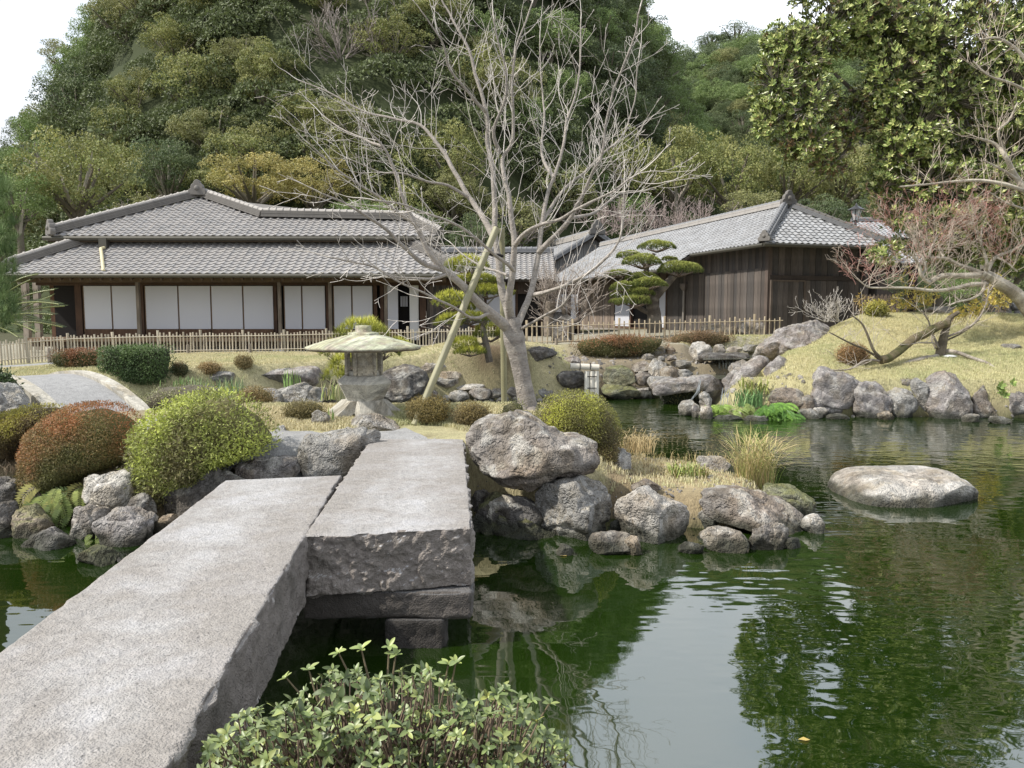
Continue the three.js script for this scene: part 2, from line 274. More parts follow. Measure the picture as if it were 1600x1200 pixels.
// ---------- the pond ----------
const waterBump = ftex(2048, (u, v) => {   // covers x -16..16, depth -6..26 once
  const x = u * 32 - 16, d = v * 32 - 6;
  const far = ss(9.5, 16, d), patch = clamp(0.45 + 0.9 * vnoise(x * 0.35, d * 0.35, 3.5)), calm = 0.25 + 0.75 * patch;
  const w1 = vnoise(x * 1.7, d * 3.2, 1.5) * 0.34 + vnoise(x * 4.2 + 3, d * 8.6, 5.5) * 0.26 + vnoise(x * 9, d * 19, 9.5) * 0.15;
  return 0.5 + w1 * (lerp(0.115, 0.5, far) * calm);
});
waterBump.wrapS = waterBump.wrapT = THREE.ClampToEdgeWrapping;
{
  const murk = tex(512, (u, v) => { const x = u * 32 - 16, d = v * 32 - 6; const n = fbm(x * 0.45, d * 0.45, 7.5, 4), m = fbm(x * 1.7, d * 1.7, 2.5, 3); const k = clamp(0.5 + 0.7 * n + 0.25 * m); return [lerp(0.30, 0.62, k), lerp(0.42, 0.66, k), lerp(0.20, 0.24, k)]; });
  murk.wrapS = murk.wrapT = THREE.ClampToEdgeWrapping;
  const m = new THREE.MeshPhysicalMaterial({ color: rgb(0.020, 0.042, 0.010), map: murk, roughness: 0.02, ior: 2.4, bumpMap: waterBump, bumpScale: 0.042, transmission: 0.35, specularIntensity: 1 });
  m.transmission = 0;
  const g = new Geo(), nx = 32, nz = 32;
  for (let j = 0; j <= nz; j++) for (let i = 0; i <= nx; i++) g.v(i - 16, 0, 6 - j, W3, i / nx, j / nz);
  for (let j = 0; j < nz; j++) for (let i = 0; i < nx; i++) { const a = j * (nx + 1) + i; g.i.push(a, a + 1, a + nx + 2, a, a + nx + 2, a + nx + 1); }
  const o = structure('pond_water', g.geometry(), m);
}
// ---------- gravel paths draped on the land ----------
function ribbon(name, P, w, m) {
  const pts = P.map(([x, d]) => V(x, 0, -d)), c = new THREE.CatmullRomCurve3(pts), n = 60, k = 10, g = new Geo();
  for (let i = 0; i <= n; i++) { const p = c.getPoint(i / n), t = c.getTangent(i / n), s = V(-t.z, 0, t.x).normalize(); for (let j = 0; j <= k; j++) { const q = p.clone().addScaledVector(s, (j / k - .5) * (w + 0.25 * vnoise(i * 0.4, j < k / 2 ? 0 : 9, 2.5))), e = (j === 0 || j === k) ? -0.02 : 0.022; g.v(q.x, landAt(q.x, q.z) + e, q.z, W3, q.x, q.z); } }
  for (let i = 0; i < n; i++) for (let j = 0; j < k; j++) { const a = i * (k + 1) + j; g.i.push(a, a + k + 1, a + 1, a + 1, a + k + 1, a + k + 2); }
  return structure(name, g.geometry(), m);
}
const G2 = (px, py, h) => { const p = gp(px, py, h); return [p.x, -p.z]; };
ribbon('gravel_path', [G2(655, 676, .9), G2(560, 684, .9), G2(470, 682, .9), G2(380, 676, .95), G2(290, 668, 1), G2(225, 650, 1)], 1.15, M.gravel);
ribbon('garden_path', [[-24, 20.5], [-18, 20.3], [-14.6, 20.4], [-12.5, 21.6], [-11.5, 23.2]], 1.1, M.gravel);

// ---------- the hill ----------
function hillH(x, z) {
  const d = -z;
  const e = (cx, cd, rx, rd, h, p) => { const q = ((x - cx) / rx) ** 2 + ((d - cd) / rd) ** 2; return h * Math.pow(Math.max(0, 1 - q), p); };
  let h = Math.max(e(-17, 150, 56.5, 96, 82, 0.87), e(87, 261, 129, 141, 81, 0.88), e(-74, 130, 33, 60, 25, 1));
  h += (3.5 * vnoise(x * 0.05, d * 0.05, 1.5) + 1.8 * vnoise(x * 0.12, d * 0.12, 6.5)) * ss(2, 14, h);
  return h - 1.5;
}
{
  const g = new Geo(), nx = 110, nz = 90;
  for (let j = 0; j <= nz; j++) for (let i = 0; i <= nx; i++) { const x = lerp(-200, 300, i / nx), z = lerp(-44, -470, j / nz); g.v(x, hillH(x, z), z, mix3([0.03, 0.045, 0.014], [0.05, 0.06, 0.025], clamp(0.5 + fbm(x * .1, z * .1, 1.5, 3)))); }
  for (let j = 0; j < nz; j++) for (let i = 0; i < nx; i++) { const a = j * (nx + 1) + i; g.i.push(a, a + 1, a + nx + 2, a, a + nx + 2, a + nx + 1); }
  structure('hill', g.geometry(), M.hill);
}
// ---------- roofs ----------
const tileGeo = (() => {   // one pantile: hollow with a roll at its right edge, lip at the front; x across, y up from the roof, z down the slope
  const g = new Geo(), n = 8, w = 0.272, L = 0.285, hgt = (t) => 0.046 * Math.pow(0.5 + 0.5 * Math.cos(2 * Math.PI * (t - 0.84)), 1.5);
  const row = (z, dy) => Array.from({ length: n + 1 }, (_, i) => g.v((i / n - .5) * w, hgt(i / n) + dy, z, W3, i / n * 0.27, z));
  const a = row(-L / 2, 0.004), b = row(L / 2, 0.042), b2 = row(L / 2, 0.042), c = row(L / 2 - 0.004, -0.004);
  for (let i = 0; i < n; i++) { g.i.push(a[i], b[i], b[i + 1], a[i], b[i + 1], a[i + 1]); g.i.push(b2[i], c[i], c[i + 1], b2[i], c[i + 1], b2[i + 1]); }
  return g.geometry();
})();
const inPoly = (P, x, y) => { let c = false; for (let i = 0, j = P.length - 1; i < P.length; j = i++) if ((P[i][1] > y) !== (P[j][1] > y) && x < (P[j][0] - P[i][0]) * (y - P[i][1]) / (P[j][1] - P[i][1]) + P[i][0]) c = !c; return c; };
// a sloping face: O eave start, E along the eave, U up the slope (units), outline in (along, up) metres; tiles as parts up to `single`, the rest together
function slope(parent, O, E, U, outline, mats, single, seed, thick = 0.09, tiles = true) {
  const N = E.clone().cross(U).normalize(), r = rng(seed), P = (u, v, k = 0) => O.clone().addScaledVector(E, u).addScaledVector(U, v).addScaledVector(N, k);
  const sh = new THREE.Shape(outline.map(([u, v]) => new THREE.Vector2(u, v))), ex = new THREE.ExtrudeGeometry(sh, { depth: thick, bevelEnabled: false });
  ex.applyMatrix4(new THREE.Matrix4().makeBasis(E, U, N).setPosition(P(0, 0, -thick - 0.012)));
  mesh('roof_deck', ex, M.deck, parent);
  if (!tiles) return N;
  const w = 0.265, ex0 = 0.235, us = outline.map((o) => o[0]), vs = outline.map((o) => o[1]), cells = [];
  for (let v = Math.min(...vs) + ex0 * 0.4; v < Math.max(...vs); v += ex0) for (let u = Math.min(...us) + w / 2; u < Math.max(...us); u += w) if (inPoly(outline, u, v)) cells.push([u, v]);
  const basis = new THREE.Matrix4().makeBasis(E, N, U.clone().negate()), tilt = new THREE.Matrix4();
  const mat = ([u, v]) => basis.clone().setPosition(P(u, v, (r() - .5) * 0.006)).multiply(tilt.makeRotationFromEuler(new THREE.Euler((r() - .5) * 0.03, (r() - .5) * 0.03, (r() - .5) * 0.03)));
  const k = Math.min(single, cells.length);
  cells.slice(0, k).forEach((c) => { const o = mesh('roof_tile', tileGeo, mats[Math.floor(r() * mats.length)], parent); o.applyMatrix4(mat(c)); });
  if (cells.length > k) {
    const im = new THREE.InstancedMesh(tileGeo, M.tileAny ??= S({ roughness: 0.62, map: tileTex }), cells.length - k); im.name = 'roof_tiles'; im.userData.kind = 'stuff'; im.castShadow = im.receiveShadow = true;
    cells.slice(k).forEach((c, i) => { im.setMatrixAt(i, mat(c)); im.setColorAt(i, mats[Math.floor(r() * mats.length)].color); }); parent.add(im);
  }
  return N;
}
M.deck = S({ color: rgb(0.07, 0.058, 0.05), roughness: 0.9 });
M.ridge = S({ color: rgb(0.21, 0.2, 0.19), roughness: 0.75, map: tileTex });
M.ridgeGrey = S({ color: rgb(0.27, 0.28, 0.30), roughness: 0.5, map: tileTex });
M.ridgePale = S({ color: rgb(0.5, 0.48, 0.46), roughness: 0.7, map: tileTex });
function ridge(parent, a, b, w, h, m, mCap) {   // courses of flat tiles under a row of round cap tiles
  const g = new Geo(), L = a.distanceTo(b), d = b.clone().sub(a).normalize(), side = d.clone().cross(V(0, 1, 0)).normalize(), up = side.clone().cross(d).normalize();
  const B = new THREE.Matrix4().makeBasis(d, up, side).setPosition(a), n = Math.max(2, Math.round(h / 0.06));
  for (let k = 0; k < n; k++) { const q = w / 2 - k * 0.008 - (k % 2) * 0.014; g.box(0, k * h / n, -q, L, (k + 1) * h / n - 0.006, q, W3, B); }
  g.build('ridge', m, parent);
  const c = new Geo(), r = w * 0.3, cnt = Math.ceil(L / 0.27);
  for (let i = 0; i < cnt; i++) {
    const x0 = i * L / cnt, x1 = x0 + L / cnt + 0.01, pts = 7, rows = [[x0, r * 0.88], [x1 - 0.05, r * 0.95], [x1 - 0.05, r * 1.12], [x1, r * 1.12]];
    const ids = rows.map(([x, rr]) => Array.from({ length: pts }, (_, s) => { const an = s / (pts - 1) * Math.PI, p = V(x, h + Math.sin(an) * rr, Math.cos(an) * rr).applyMatrix4(B); return c.v(p.x, p.y, p.z, W3, x, s * .05); }));
    for (let q = 0; q < 3; q++) for (let s = 0; s + 1 < pts; s++) c.i.push(ids[q][s], ids[q + 1][s], ids[q + 1][s + 1], ids[q][s], ids[q + 1][s + 1], ids[q][s + 1]);
  }
  c.build('ridge_cap', mCap || m, parent, 'stuff');
}
function ridgeEnd(parent, p, dir, s, m) {   // end ornament: shouldered plate with a round boss and a curled top
  const sh = new THREE.Shape(); sh.moveTo(-.5, 0); sh.quadraticCurveTo(-.62, .28, -.36, .36); sh.quadraticCurveTo(-.4, .62, -.2, .66); sh.quadraticCurveTo(-.16, .88, 0, .9); sh.quadraticCurveTo(.16, .88, .2, .66); sh.quadraticCurveTo(.4, .62, .36, .36); sh.quadraticCurveTo(.62, .28, .5, 0); sh.closePath();
  const g = new THREE.ExtrudeGeometry(sh, { depth: .22, bevelEnabled: true, bevelSize: .04, bevelThickness: .05, bevelSegments: 2, curveSegments: 6 }); g.translate(0, 0, -.11); g.scale(s, s, s);
  const o = mesh('ridge_end_tile', g, m, parent); o.position.copy(p); o.rotation.y = Math.atan2(dir.x, dir.z);
  const b = new THREE.SphereGeometry(.17 * s, 12, 8); b.scale(1, 1, .6); b.translate(0, .4 * s, .16 * s); mesh('boss', b, m, o);
}
const B1 = (name, parent, x0, y0, z0, x1, y1, z1, m, col = W3) => { const g = new Geo(); g.box(Math.min(x0, x1), Math.min(y0, y1), Math.min(z0, z1), Math.max(x0, x1), Math.max(y0, y1), Math.max(z0, z1), col); return g.build(name, m, parent); };

// ---------- the main house, left ----------
{
  const H = thing('main_house', 'long low wooden house on the left with white screens and two tiers of roof', 'house', V(0, 0, 0));
  const DW = 26.6, X = (px, d = DW) => at(px, 480, d).x, Y = (py, d = DW) => at(800, py, d).y, Z = -DW;
  const yFloor = Y(527), yTop = Y(446), yBeam = Y(440);
  // solid black body behind the screens, standing in for unlit rooms
  B1('interior', H, X(72), 1.0, Z - 0.5, X(716), Y(415), Z - 7, M.black);
  B1('foundation', H, X(100), 0.9, Z - 0.42, X(722), yFloor - 0.28, Z - 0.3, M.plaster);
  const fl = B1('veranda_floor', H, X(60), yFloor - 0.12, Z + 0.75, X(610), yFloor, Z - 0.4, M.wood, [0.25, 0.17, 0.11]);
  B1('floor_beam', H, X(60), yFloor - 0.3, Z + 0.5, X(610), yFloor - 0.125, Z + 0.4, M.wood, post.dark);
  B1('lintel', H, X(60), yTop, Z + 0.08, X(722), yBeam + 0.1, Z - 0.1, M.wood, [0.085, 0.05, 0.032]);
  B1('upper_wall', H, X(60), yBeam + 0.103, Z - 0.02, X(722), Y(421), Z - 0.1, M.wood, [0.07, 0.045, 0.03]);
  B1('eave_beam', H, X(36), Y(441, 25.9), -25.83, X(700), Y(434, 25.9), -25.97, M.wood, [0.13, 0.09, 0.06]);
  for (const [a, b] of [[131, 174], [175, 217], [227, 278], [279, 329], [330, 379], [380, 427], [444, 471], [472, 508], [521, 549], [550, 582], [604, 622]]) {
    const p = B1('paper_screen', H, X(a), Y(514), Z + 0.02, X(b), yTop - 0.02, Z - 0.01, M.paper);
    B1('frame', p, X(a) - 0.0, yFloor + 0.003, Z - 0.012, X(a) + 0.03, yTop - 0.022, Z + 0.028, M.wood, [0.2, 0.13, 0.08]);
    B1('wainscot_board', H, X(a) + 0.035, yFloor + 0.004, Z + 0.03, X(b) - 0.005, Y(514) - 0.005, Z - 0.01, plankBrown[(a * 7) % 4]);
  }
  for (const [a, b] of [[119, 129], [220, 225.5], [428.5, 433], [510, 519], [584, 589.5], [594.5, 599.5], [656, 666]]) B1('wall_post', H, X(a), yFloor, Z + 0.06, X(b), yTop + 0.02, Z - 0.09, M.wood, [0.09, 0.05, 0.032]);
  for (const px of [216, 437, 516, 603]) B1('eave_post', H, X(px - 2.3, 25.9), 1.0, -25.86, X(px + 2.3, 25.9), Y(434, 25.9), -25.98, M.wood, [0.22, 0.185, 0.15]);
  for (const px of [216, 437, 516, 603]) B1('post_stone', H, X(px, 25.9) - 0.22, 0.9, -25.7, X(px, 25.9) + 0.22, 1.22, -26.1, M.plaster);
  // open corner at the left: posts going back, side railing
  for (const [px, d] of [[84, 27.3], [95, 28.2], [105, 29.2], [113, 30]]) B1('side_post', H, X(px, d) - 0.07, 1.0, -d - 0.07, X(px, d) + 0.07, Y(440, d), -d + 0.07, M.wood, [0.16, 0.085, 0.05]);
  for (const [px, d] of [[41, 30], [59, 30]]) B1('pale_post', H, X(px, d) - 0.1, 1.0, -d - 0.1, X(px, d) + 0.1, Y(442, d), -d + 0.1, M.wood, [0.42, 0.36, 0.3]);
  // doorway, lattice window, plain wall and boarded wall at the right end
  B1('door_panel', H, X(640), yFloor - 0.1, Z + 0.0, X(654), yTop, Z - 0.05, M.plaster);
  const lw = B1('lattice_window', H, X(624), Y(479, 27), Z - 0.3, X(635), Y(463, 27), Z - 0.34, M.paper);
  for (let k = 1; k < 4; k++) B1('lattice_bar', lw, lerp(X(624), X(635), k / 4) - 0.008, Y(479, 27), Z - 0.285, lerp(X(624), X(635), k / 4) + 0.008, Y(463, 27), Z - 0.298, M.wood, post.dark);
  for (let k = 0; k < 12; k++) { const a = X(667.5) + k * 0.105; B1('wall_board', H, a, 1.0, Z + 0.03 + (k % 2) * 0.012, a + 0.1, yTop + 0.0, Z - 0.04, plankDark[(k * 5) % 9]); }
  // lower roof
  const e = 25.2, yE = Y(428, e), sl = 0.55, C = 1 / Math.hypot(1, sl), U = V(0, sl * C, -C), E = V(1, 0, 0), O = V(X(-14, e), yE, -e);
  const L = X(724, e) - X(-14, e), run = 2.4, up = run / C, hip = run;      // 45 degree hips
  const wTop = up;
  slope(H, O, E, U, [[0, 0], [L, 0], [L - hip, wTop], [hip, wTop]], tileWarm, 300, 11);
  slope(H, V(O.x, yE, -e - 9), V(0, 0, 1), V(C, sl * C, 0), [[0, 0], [9, 0], [9 - hip, wTop], [0, wTop]], tileWarm, 0, 12);
  slope(H, V(O.x + L, yE, -e), V(0, 0, -1), V(-C, sl * C, 0), [[0, 0], [9, 0], [9, wTop], [hip, wTop]], tileWarm, 0, 13);
  const yT = yE + run * sl;
  ridge(H, V(O.x + 0.1, yE + 0.06, -e - 0.1), V(O.x + hip, yT + 0.05, -e - hip), 0.34, 0.22, M.ridge, M.ridgePale);
  ridge(H, V(O.x + L - 0.1, yE + 0.06, -e - 0.1), V(O.x + L - hip, yT + 0.05, -e - hip), 0.3, 0.18, M.ridge);
  ridgeEnd(H, V(O.x + 0.15, yE + 0.08, -e - 0.15), V(-1, 0, 1), 0.5, M.ridge);
  B1('roof_apron', H, O.x + hip, yT - 0.02, -e - hip + 0.02, O.x + L - hip, yT + 0.12, -e - hip - 0.1, M.ridge);
  // gutter, rafters
  const gut = (y, z, x0, x1, r) => { const g = new Geo(); g.tube([V(x0, y, z), V(x1, y, z)], r, 8, W3, true); g.build('gutter', M.gutter, H); };
  gut(yE - 0.06, -e + 0.06, O.x, O.x + L, 0.062);
  for (let k = 0; k < 46; k++) { const x = O.x + 0.3 + k * (L - 0.6) / 45; const o = B1('rafter', H, -0.035, -0.05, -1.35, 0.035, 0.05, 0, M.wood, [0.09, 0.06, 0.042]); o.position.set(x, yE - 0.17, -e - 0.03); o.rotation.x = Math.atan(sl); }
  // upper wall strip and upper roof
  const e2 = 26.95, yU = Y(369, e2), x0 = X(79, e2), x1 = X(690, e2);
  B1('upper_storey_wall', H, x0 + 0.7, yT - 0.1, -e - hip - 0.12, x1 - 0.6, yU + 0.25, -e - hip - 6, M.wood, [0.06, 0.045, 0.035]);
  const D = (px, py) => { let d = e2; for (let i = 0; i < 40; i++) { const y = yU + (d - e2) * sl, q = at(px, py, d); d += (q.y - y) / (sl - (q.y - EYE) / d); } const q = at(px, py, d); return [q.x - x0, (d - e2) / C, q]; };
  const ap = D(314, 308), wl1 = D(410, 341), wl2 = D(642, 346), O2 = V(x0, yU, -e2);
  slope(H, O2, E, U, [[0, 0], [x1 - x0, 0], [wl2[0], wl2[1]], [wl1[0], wl1[1]], [ap[0], ap[1]]], tileWarm, 0, 14, 0.12);
  const A = ap[2], Wa = wl1[2], Wb = wl2[2];
  // faces behind: left slope, back slope, wing back slope, right hip
  const deck = (name, pts) => { const g = new Geo(); for (let i = 1; i + 1 < pts.length; i++) g.tri(pts[0], pts[i], pts[i + 1], W3); g.build(name, M.ridge, H); };
  deck('roof_back', [V(x0, yU, -e2), A, V(x0, yU, 2 * A.z + e2)]); deck('roof_back', [A, V(Wa.x, Wa.y, Wa.z), V(Wb.x, Wb.y, Wb.z), V(Wb.x, yU, 2 * A.z + e2), V(x0, yU, 2 * A.z + e2)]);
  deck('roof_back', [V(x1, yU, -e2), V(x1, yU, 2 * Wb.z + e2), Wb]);
  const lift = V(0, 0.04, 0);
  ridge(H, V(x0 + 0.1, yU + 0.06, -e2 - 0.05), A.clone().add(lift), 0.34, 0.23, M.ridge, M.ridgePale);
  ridge(H, Wa.clone().add(lift), A.clone().add(lift), 0.34, 0.23, M.ridge, M.ridgePale);
  ridge(H, Wa.clone().add(V(0, 0.05, 0)), Wb.clone().add(V(0, 0.05, 0)), 0.34, 0.23, M.ridge, M.ridgePale);
  ridge(H, V(x1 - 0.05, yU + 0.05, -e2 - 0.05), Wb.clone().add(lift), 0.34, 0.2, M.ridge, M.ridgePale);
  ridgeEnd(H, A.clone().add(V(0, 0.05, 0.3)), V(0, 0, 1), 0.6, M.ridge);
  ridgeEnd(H, V(x0 + 0.15, yU + 0.06, -e2 + 0.02), V(-1, 0, 1), 0.55, M.ridge);
  gut(yU - 0.08, -e2 + 0.05, x0 - 0.1, x1, 0.075);
  B1('fascia', H, x0, yU - 0.2, -e2 - 0.04, x1 - 0.05, yU - 0.09, -e2 - 0.1, M.wood, [0.1, 0.075, 0.05]);
  // rainwater head and pale downpipe on the lower roof
  B1('rain_head', H, X(156, 26.7), yU - 0.42, -e2 + 0.14, X(168, 26.7), yU - 0.08, -e2 - 0.06, M.gutter);
  const dp = new Geo(), pA = V(X(162, 26.6), yU - 0.4, -e2 + 0.06), pB = V(X(162, 26.6), yE + (26.6 - e) * sl + 0.16, -26.6), pC = V(X(163, e), yE + 0.1, -e - 0.06);
  dp.tube([pA, pB, pC], 0.055, 8, W3, true); dp.build('downpipe', M.copper, H);
}
// ---------- corridor between the houses ----------
{
  const D = 36, X = (px) => at(px, 480, D).x, Y = (py) => at(800, py, D).y;
  const H = thing('corridor', 'low wooden corridor with pale screens joining the two houses behind the bare tree', 'corridor', V(0, 0, 0));
  B1('interior', H, X(690), 1.0, -D - 0.3, X(905), Y(442), -D - 3.5, M.black);  // black box painted as the darkness indoors
  for (const [a, b] of [[735, 758], [759, 806], [868, 886], [892, 904]]) { B1('paper_screen', H, X(a), Y(508), -D + 0.03, X(b), Y(460), -D - 0.02, M.paper); B1('wainscot_board', H, X(a), Y(514), -D + 0.04, X(b), Y(508) - 0.005, -D - 0.02, plankBrown[1]); }
  for (const px of [733, 758.5, 807, 846, 866, 888, 905]) B1('wall_post', H, X(px) - 0.06, 1.0, -D + 0.07, X(px) + 0.06, Y(440), -D - 0.08, M.wood, post.dark);
  B1('upper_wall', H, X(690), Y(459), -D + 0.01, X(905), Y(440), -D - 0.2, M.wood, [0.1, 0.075, 0.06]);
  for (let k = 0; k < 5; k++) B1('wall_board', H, X(690) + k * 0.25, 1.0, -D + 0.02 + 0.01 * (k % 2), X(690) + k * 0.25 + 0.24, Y(459), -D - 0.1, plankDark[k]);
  const yE = Y(438), C = 1 / Math.hypot(1, .5);
  slope(H, V(X(680), yE, -D + 0.9), V(1, 0, 0), V(0, .5 * C, -C), [[0, 0], [X(868) - X(680), 0], [X(868) - X(680), 3.1], [0, 3.1]], tileWarm, 60, 21);
  slope(H, V(X(868), yE, -D - 4.6), V(-1, 0, 0), V(0, .5 * C, C), [[0, 0], [X(868) - X(680), 0], [X(868) - X(680), 3.1], [0, 3.1]], tileWarm, 0, 22, 0.09, false);
  ridge(H, V(X(680), yE + 1.42, -D - 1.86), V(X(868), yE + 1.42, -D - 1.86), 0.34, 0.18, M.ridgeGrey);
}
// ---------- the boarded house, right, and the gabled hall at its far end ----------
{
  const a = V(-0.2723, 0, -0.9622), e = V(0.9622, 0, -0.2723), C0 = at(1199, 490, 29); C0.y = 0;
  const P = (s, w, y) => C0.clone().addScaledVector(a, s).addScaledVector(e, w).setY(y);
  const H = thing('boarded_house', 'dark weathered board house on the right under a silvery tiled hip roof', 'house', V(0, 0, 0));
  const yG = 1.45, yE = EYE + 2.56, W = 4.22, S1 = 21.5, wb = (s0, s1, w0, w1, y0, y1, name, m, col = W3, par = H) => {   // box laid along the house's own axes
    const g = new Geo(), B = new THREE.Matrix4().makeBasis(e, V(0, 1, 0), e.clone().cross(V(0, 1, 0))).setPosition(C0); // z axis of the basis points towards the photographer
    g.box(w0, y0, -s1, w1, y1, -s0, col, B); return g.build(name, m, par);
  };
  const sOf = (px) => { const r = ray(px, 480), q = r.x / -r.z; return (C0.x - q * -C0.z) / (q * 0.9622 + 0.2723); };
  wb(0.12, S1, 0.12, W - 0.12, 1.0, yE + 0.3, 'interior', M.black);  // black block behind the boards, darkness put into its colour
  // gable-end face towards the photographer: upper boards, rail, door and lower boards
  let k = 0; const yR = at(1280, 434, 29.3).y;
  for (let w = 0.16; w < W - 0.05; w += 0.27) { wb(0.02 - 0.012 * (k % 2), 0.1, w, Math.min(w + 0.262, W), yR + 0.09, yE + 0.35, 'wall_board', plankDark[(k * 4 + 1) % 9]); k++; }
  wb(-0.1, 0.1, 0, W + 0.02, yR - 0.09, yR + 0.085, 'wall_rail', M.wood, [0.06, 0.045, 0.036]);
  for (let w = 0.1; w < 1.45; w += 0.225) { wb(-0.13, -0.09, w, w + 0.218, yG - 0.3, yR - 0.15, 'door_board', plankDark[(k * 5) % 9]); k++; }
  wb(-0.16, -0.08, 0.02, 0.1, yG - 0.3, yR - 0.092, 'door_frame', M.wood, [0.17, 0.135, 0.11]); wb(-0.16, -0.08, 1.46, 1.53, yG - 0.3, yR - 0.092, 'door_frame', M.wood, [0.15, 0.115, 0.09]); wb(-0.16, -0.08, 0.105, 1.455, yR - 0.15, yR - 0.095, 'door_frame', M.wood, [0.15, 0.115, 0.09]);
  for (let w = 1.54; w < W - 0.03; w += 0.245) { wb(-0.06 - 0.012 * (k % 2), 0, w, Math.min(w + 0.237, W), yG - 0.3, yR - 0.1, 'wall_board', plankDark[(k * 7 + 2) % 9]); k++; }
  wb(-0.08, 0.12, -0.08, 0.09, 1.0, yE + 0.3, 'corner_post', M.wood, [0.13, 0.10, 0.085]);
  wb(-0.02, 0.14, W - 0.12, W + 0.03, 1.0, yE + 0.3, 'corner_post', M.wood, [0.06, 0.045, 0.04]);
  // long side: two tiers of boards near the corner, paler boards, screens and a doorway further along
  const yT = at(1150, 425, 30.2).y, sA = sOf(1073);
  for (let s = 0.13; s < sA - 0.05; s += 0.235) { wb(s, s + 0.228, -0.03 - 0.012 * (k % 2), 0.05, yT, yE + 0.35, 'wall_board', plankDark[(k * 5 + 3) % 9]); wb(s, s + 0.228, -0.065 - 0.012 * (k % 2), -0.045, yG - 0.4, yT + 0.1, 'wall_board', plankDark[(k * 7 + 1) % 9]); k++; }
  wb(0.12, sA, 0.05, 0.1, 1, yE + 0.2, 'wall_backing', M.black);
  wb(sA, sA + 0.16, -0.1, 0.08, 1, yE + 0.1, 'wall_post', M.wood, post.grey);
  const yL = EYE + 1.95;
  const bands = [[1071, 1043, 'd'], [1041, 1031, 'w'], [1029, 1022, 'd'], [1020, 986, 'o'], [984, 962, 'w'], [960, 945, 'p'], [942, 923, 'p'], [920, 910, 'p'], [908, 890, 'p'], [887, 872, 'w'], [868, 840, 'd']];
  for (const [pa, pb, t] of bands) {
    const s0 = sOf(pa), s1 = Math.min(sOf(pb), S1);
    if (s1 <= s0) continue;
    if (t === 'w') { wb(s0, s1, -0.03, 0.03, 1.75, yL - 0.5, 'paper_screen', M.paper); wb(s0, s1, -0.04, 0.03, 1.4, 1.745, 'wainscot_board', plankBrown[0]); wb(s0, s1, -0.03, 0.03, yL - 0.49, yL + 0.5, 'upper_wall', M.wood, [0.2, 0.16, 0.13]); }
    else if (t === 'o') { wb(s0, s0 + 0.12, -0.06, 0.06, 1.3, yL + 0.2, 'wall_post', M.wood, [0.12, 0.06, 0.04]); wb(s1 - 0.12, s1, -0.06, 0.06, 1.3, yL + 0.2, 'wall_post', M.wood, [0.12, 0.06, 0.04]); wb(s0 + 0.13, s1 - 0.13, -0.04, 0.03, yL - 0.35, yL + 0.5, 'upper_wall', M.wood, [0.1, 0.08, 0.06]); wb(s0 + 0.13, s1 - 0.13, -0.05, 0.03, 1.2, 1.7, 'sill_board', plankBrown[2]); }
    else { const n = Math.max(1, Math.round((s1 - s0) / 0.5)); for (let i = 0; i < n; i++) wb(lerp(s0, s1, i / n), lerp(s0, s1, (i + 1) / n) - 0.012, -0.03 - 0.012 * (i % 2), 0.03, 1.2, yL + 0.5, 'wall_board', (t === 'p' ? plankPale : plankDark)[(k++ * 5) % 6]); wb(s1 - 0.01, s1 + 0.1, -0.07, 0.05, 1.2, yL + 0.4, 'wall_post', M.wood, t === 'p' ? [0.4, 0.35, 0.32] : post.dark); }
  }
  // wooden rain head and downpipe where the eave steps out
  const rp = P(sA - 0.02, -0.17, 0), rg = new Geo(); rg.tube([rp.clone().setY(1.2), rp.clone().setY(at(1073, 440, 32.8).y)], 0.06, 8, [0.2, 0.18, 0.16], true); rg.tube([rp.clone().setY(at(1073, 452, 32.8).y), rp.clone().setY(at(1073, 446, 32.8).y), rp.clone().setY(at(1073, 440, 32.8).y)], [0.07, 0.2, 0.2], 6, [0.12, 0.1, 0.09], true); rg.build('downpipe', M.bamboo, H);
  // roof: long left slope (the eave steps out beyond the corner part), hip end, hidden right slope
  const sl = 0.63, C = 1 / Math.hypot(1, sl), o = 0.7, half = W / 2 + o, top = half / C, dn = -1.0 / C, st = 4.5 + o, Ln = S1 + o;
  const E1 = a.clone().negate(), Uleft = e.clone().multiplyScalar(C).setY(sl * C), O1 = P(Ln - o, -o, yE);
  // along = from the far end towards the corner
  slope(H, O1, E1, Uleft, [[0, dn], [Ln - st, dn], [Ln - st, 0], [Ln, 0], [Ln - half, top], [0, top]], tileGrey, 300, 31, 0.1);
  const Uhip = a.clone().multiplyScalar(C).setY(sl * C);
  slope(H, P(-o, -o, yE), e, Uhip, [[0, 0], [2 * half, 0], [half, top]], tileGrey, 200, 32, 0.1);
  slope(H, P(-o, W + o, yE), a, e.clone().multiplyScalar(-C).setY(sl * C), [[0, 0], [Ln, 0], [Ln, top], [half, top]], tileGrey, 0, 33, 0.1, false);
  const yA = yE + half * sl;
  ridge(H, P(half - o, W / 2, yA + 0.02), P(S1, W / 2, yA + 0.02), 0.3, 0.2, M.ridgePale, M.ridgeGrey);
  ridge(H, P(-o + 0.1, -o + 0.1, yE + 0.07), P(half - o, W / 2, yA + 0.04), 0.3, 0.16, M.ridgeGrey);
  ridge(H, P(-o + 0.1, W + o - 0.1, yE + 0.07), P(half - o, W / 2, yA + 0.04), 0.3, 0.16, M.ridgeGrey, M.ridge);
  ridgeEnd(H, P(half - o - 0.2, W / 2, yA + 0.05), a.clone().negate(), 0.6, M.ridge); ridgeEnd(H, P(-o + 0.05, -o + 0.05, yE + 0.08), V(-1, 0, 1), 0.42, M.ridge);
  const gt = (p, q) => { const g = new Geo(); g.tube([p, q], 0.07, 8, W3, true); g.build('gutter', M.gutter, H); };
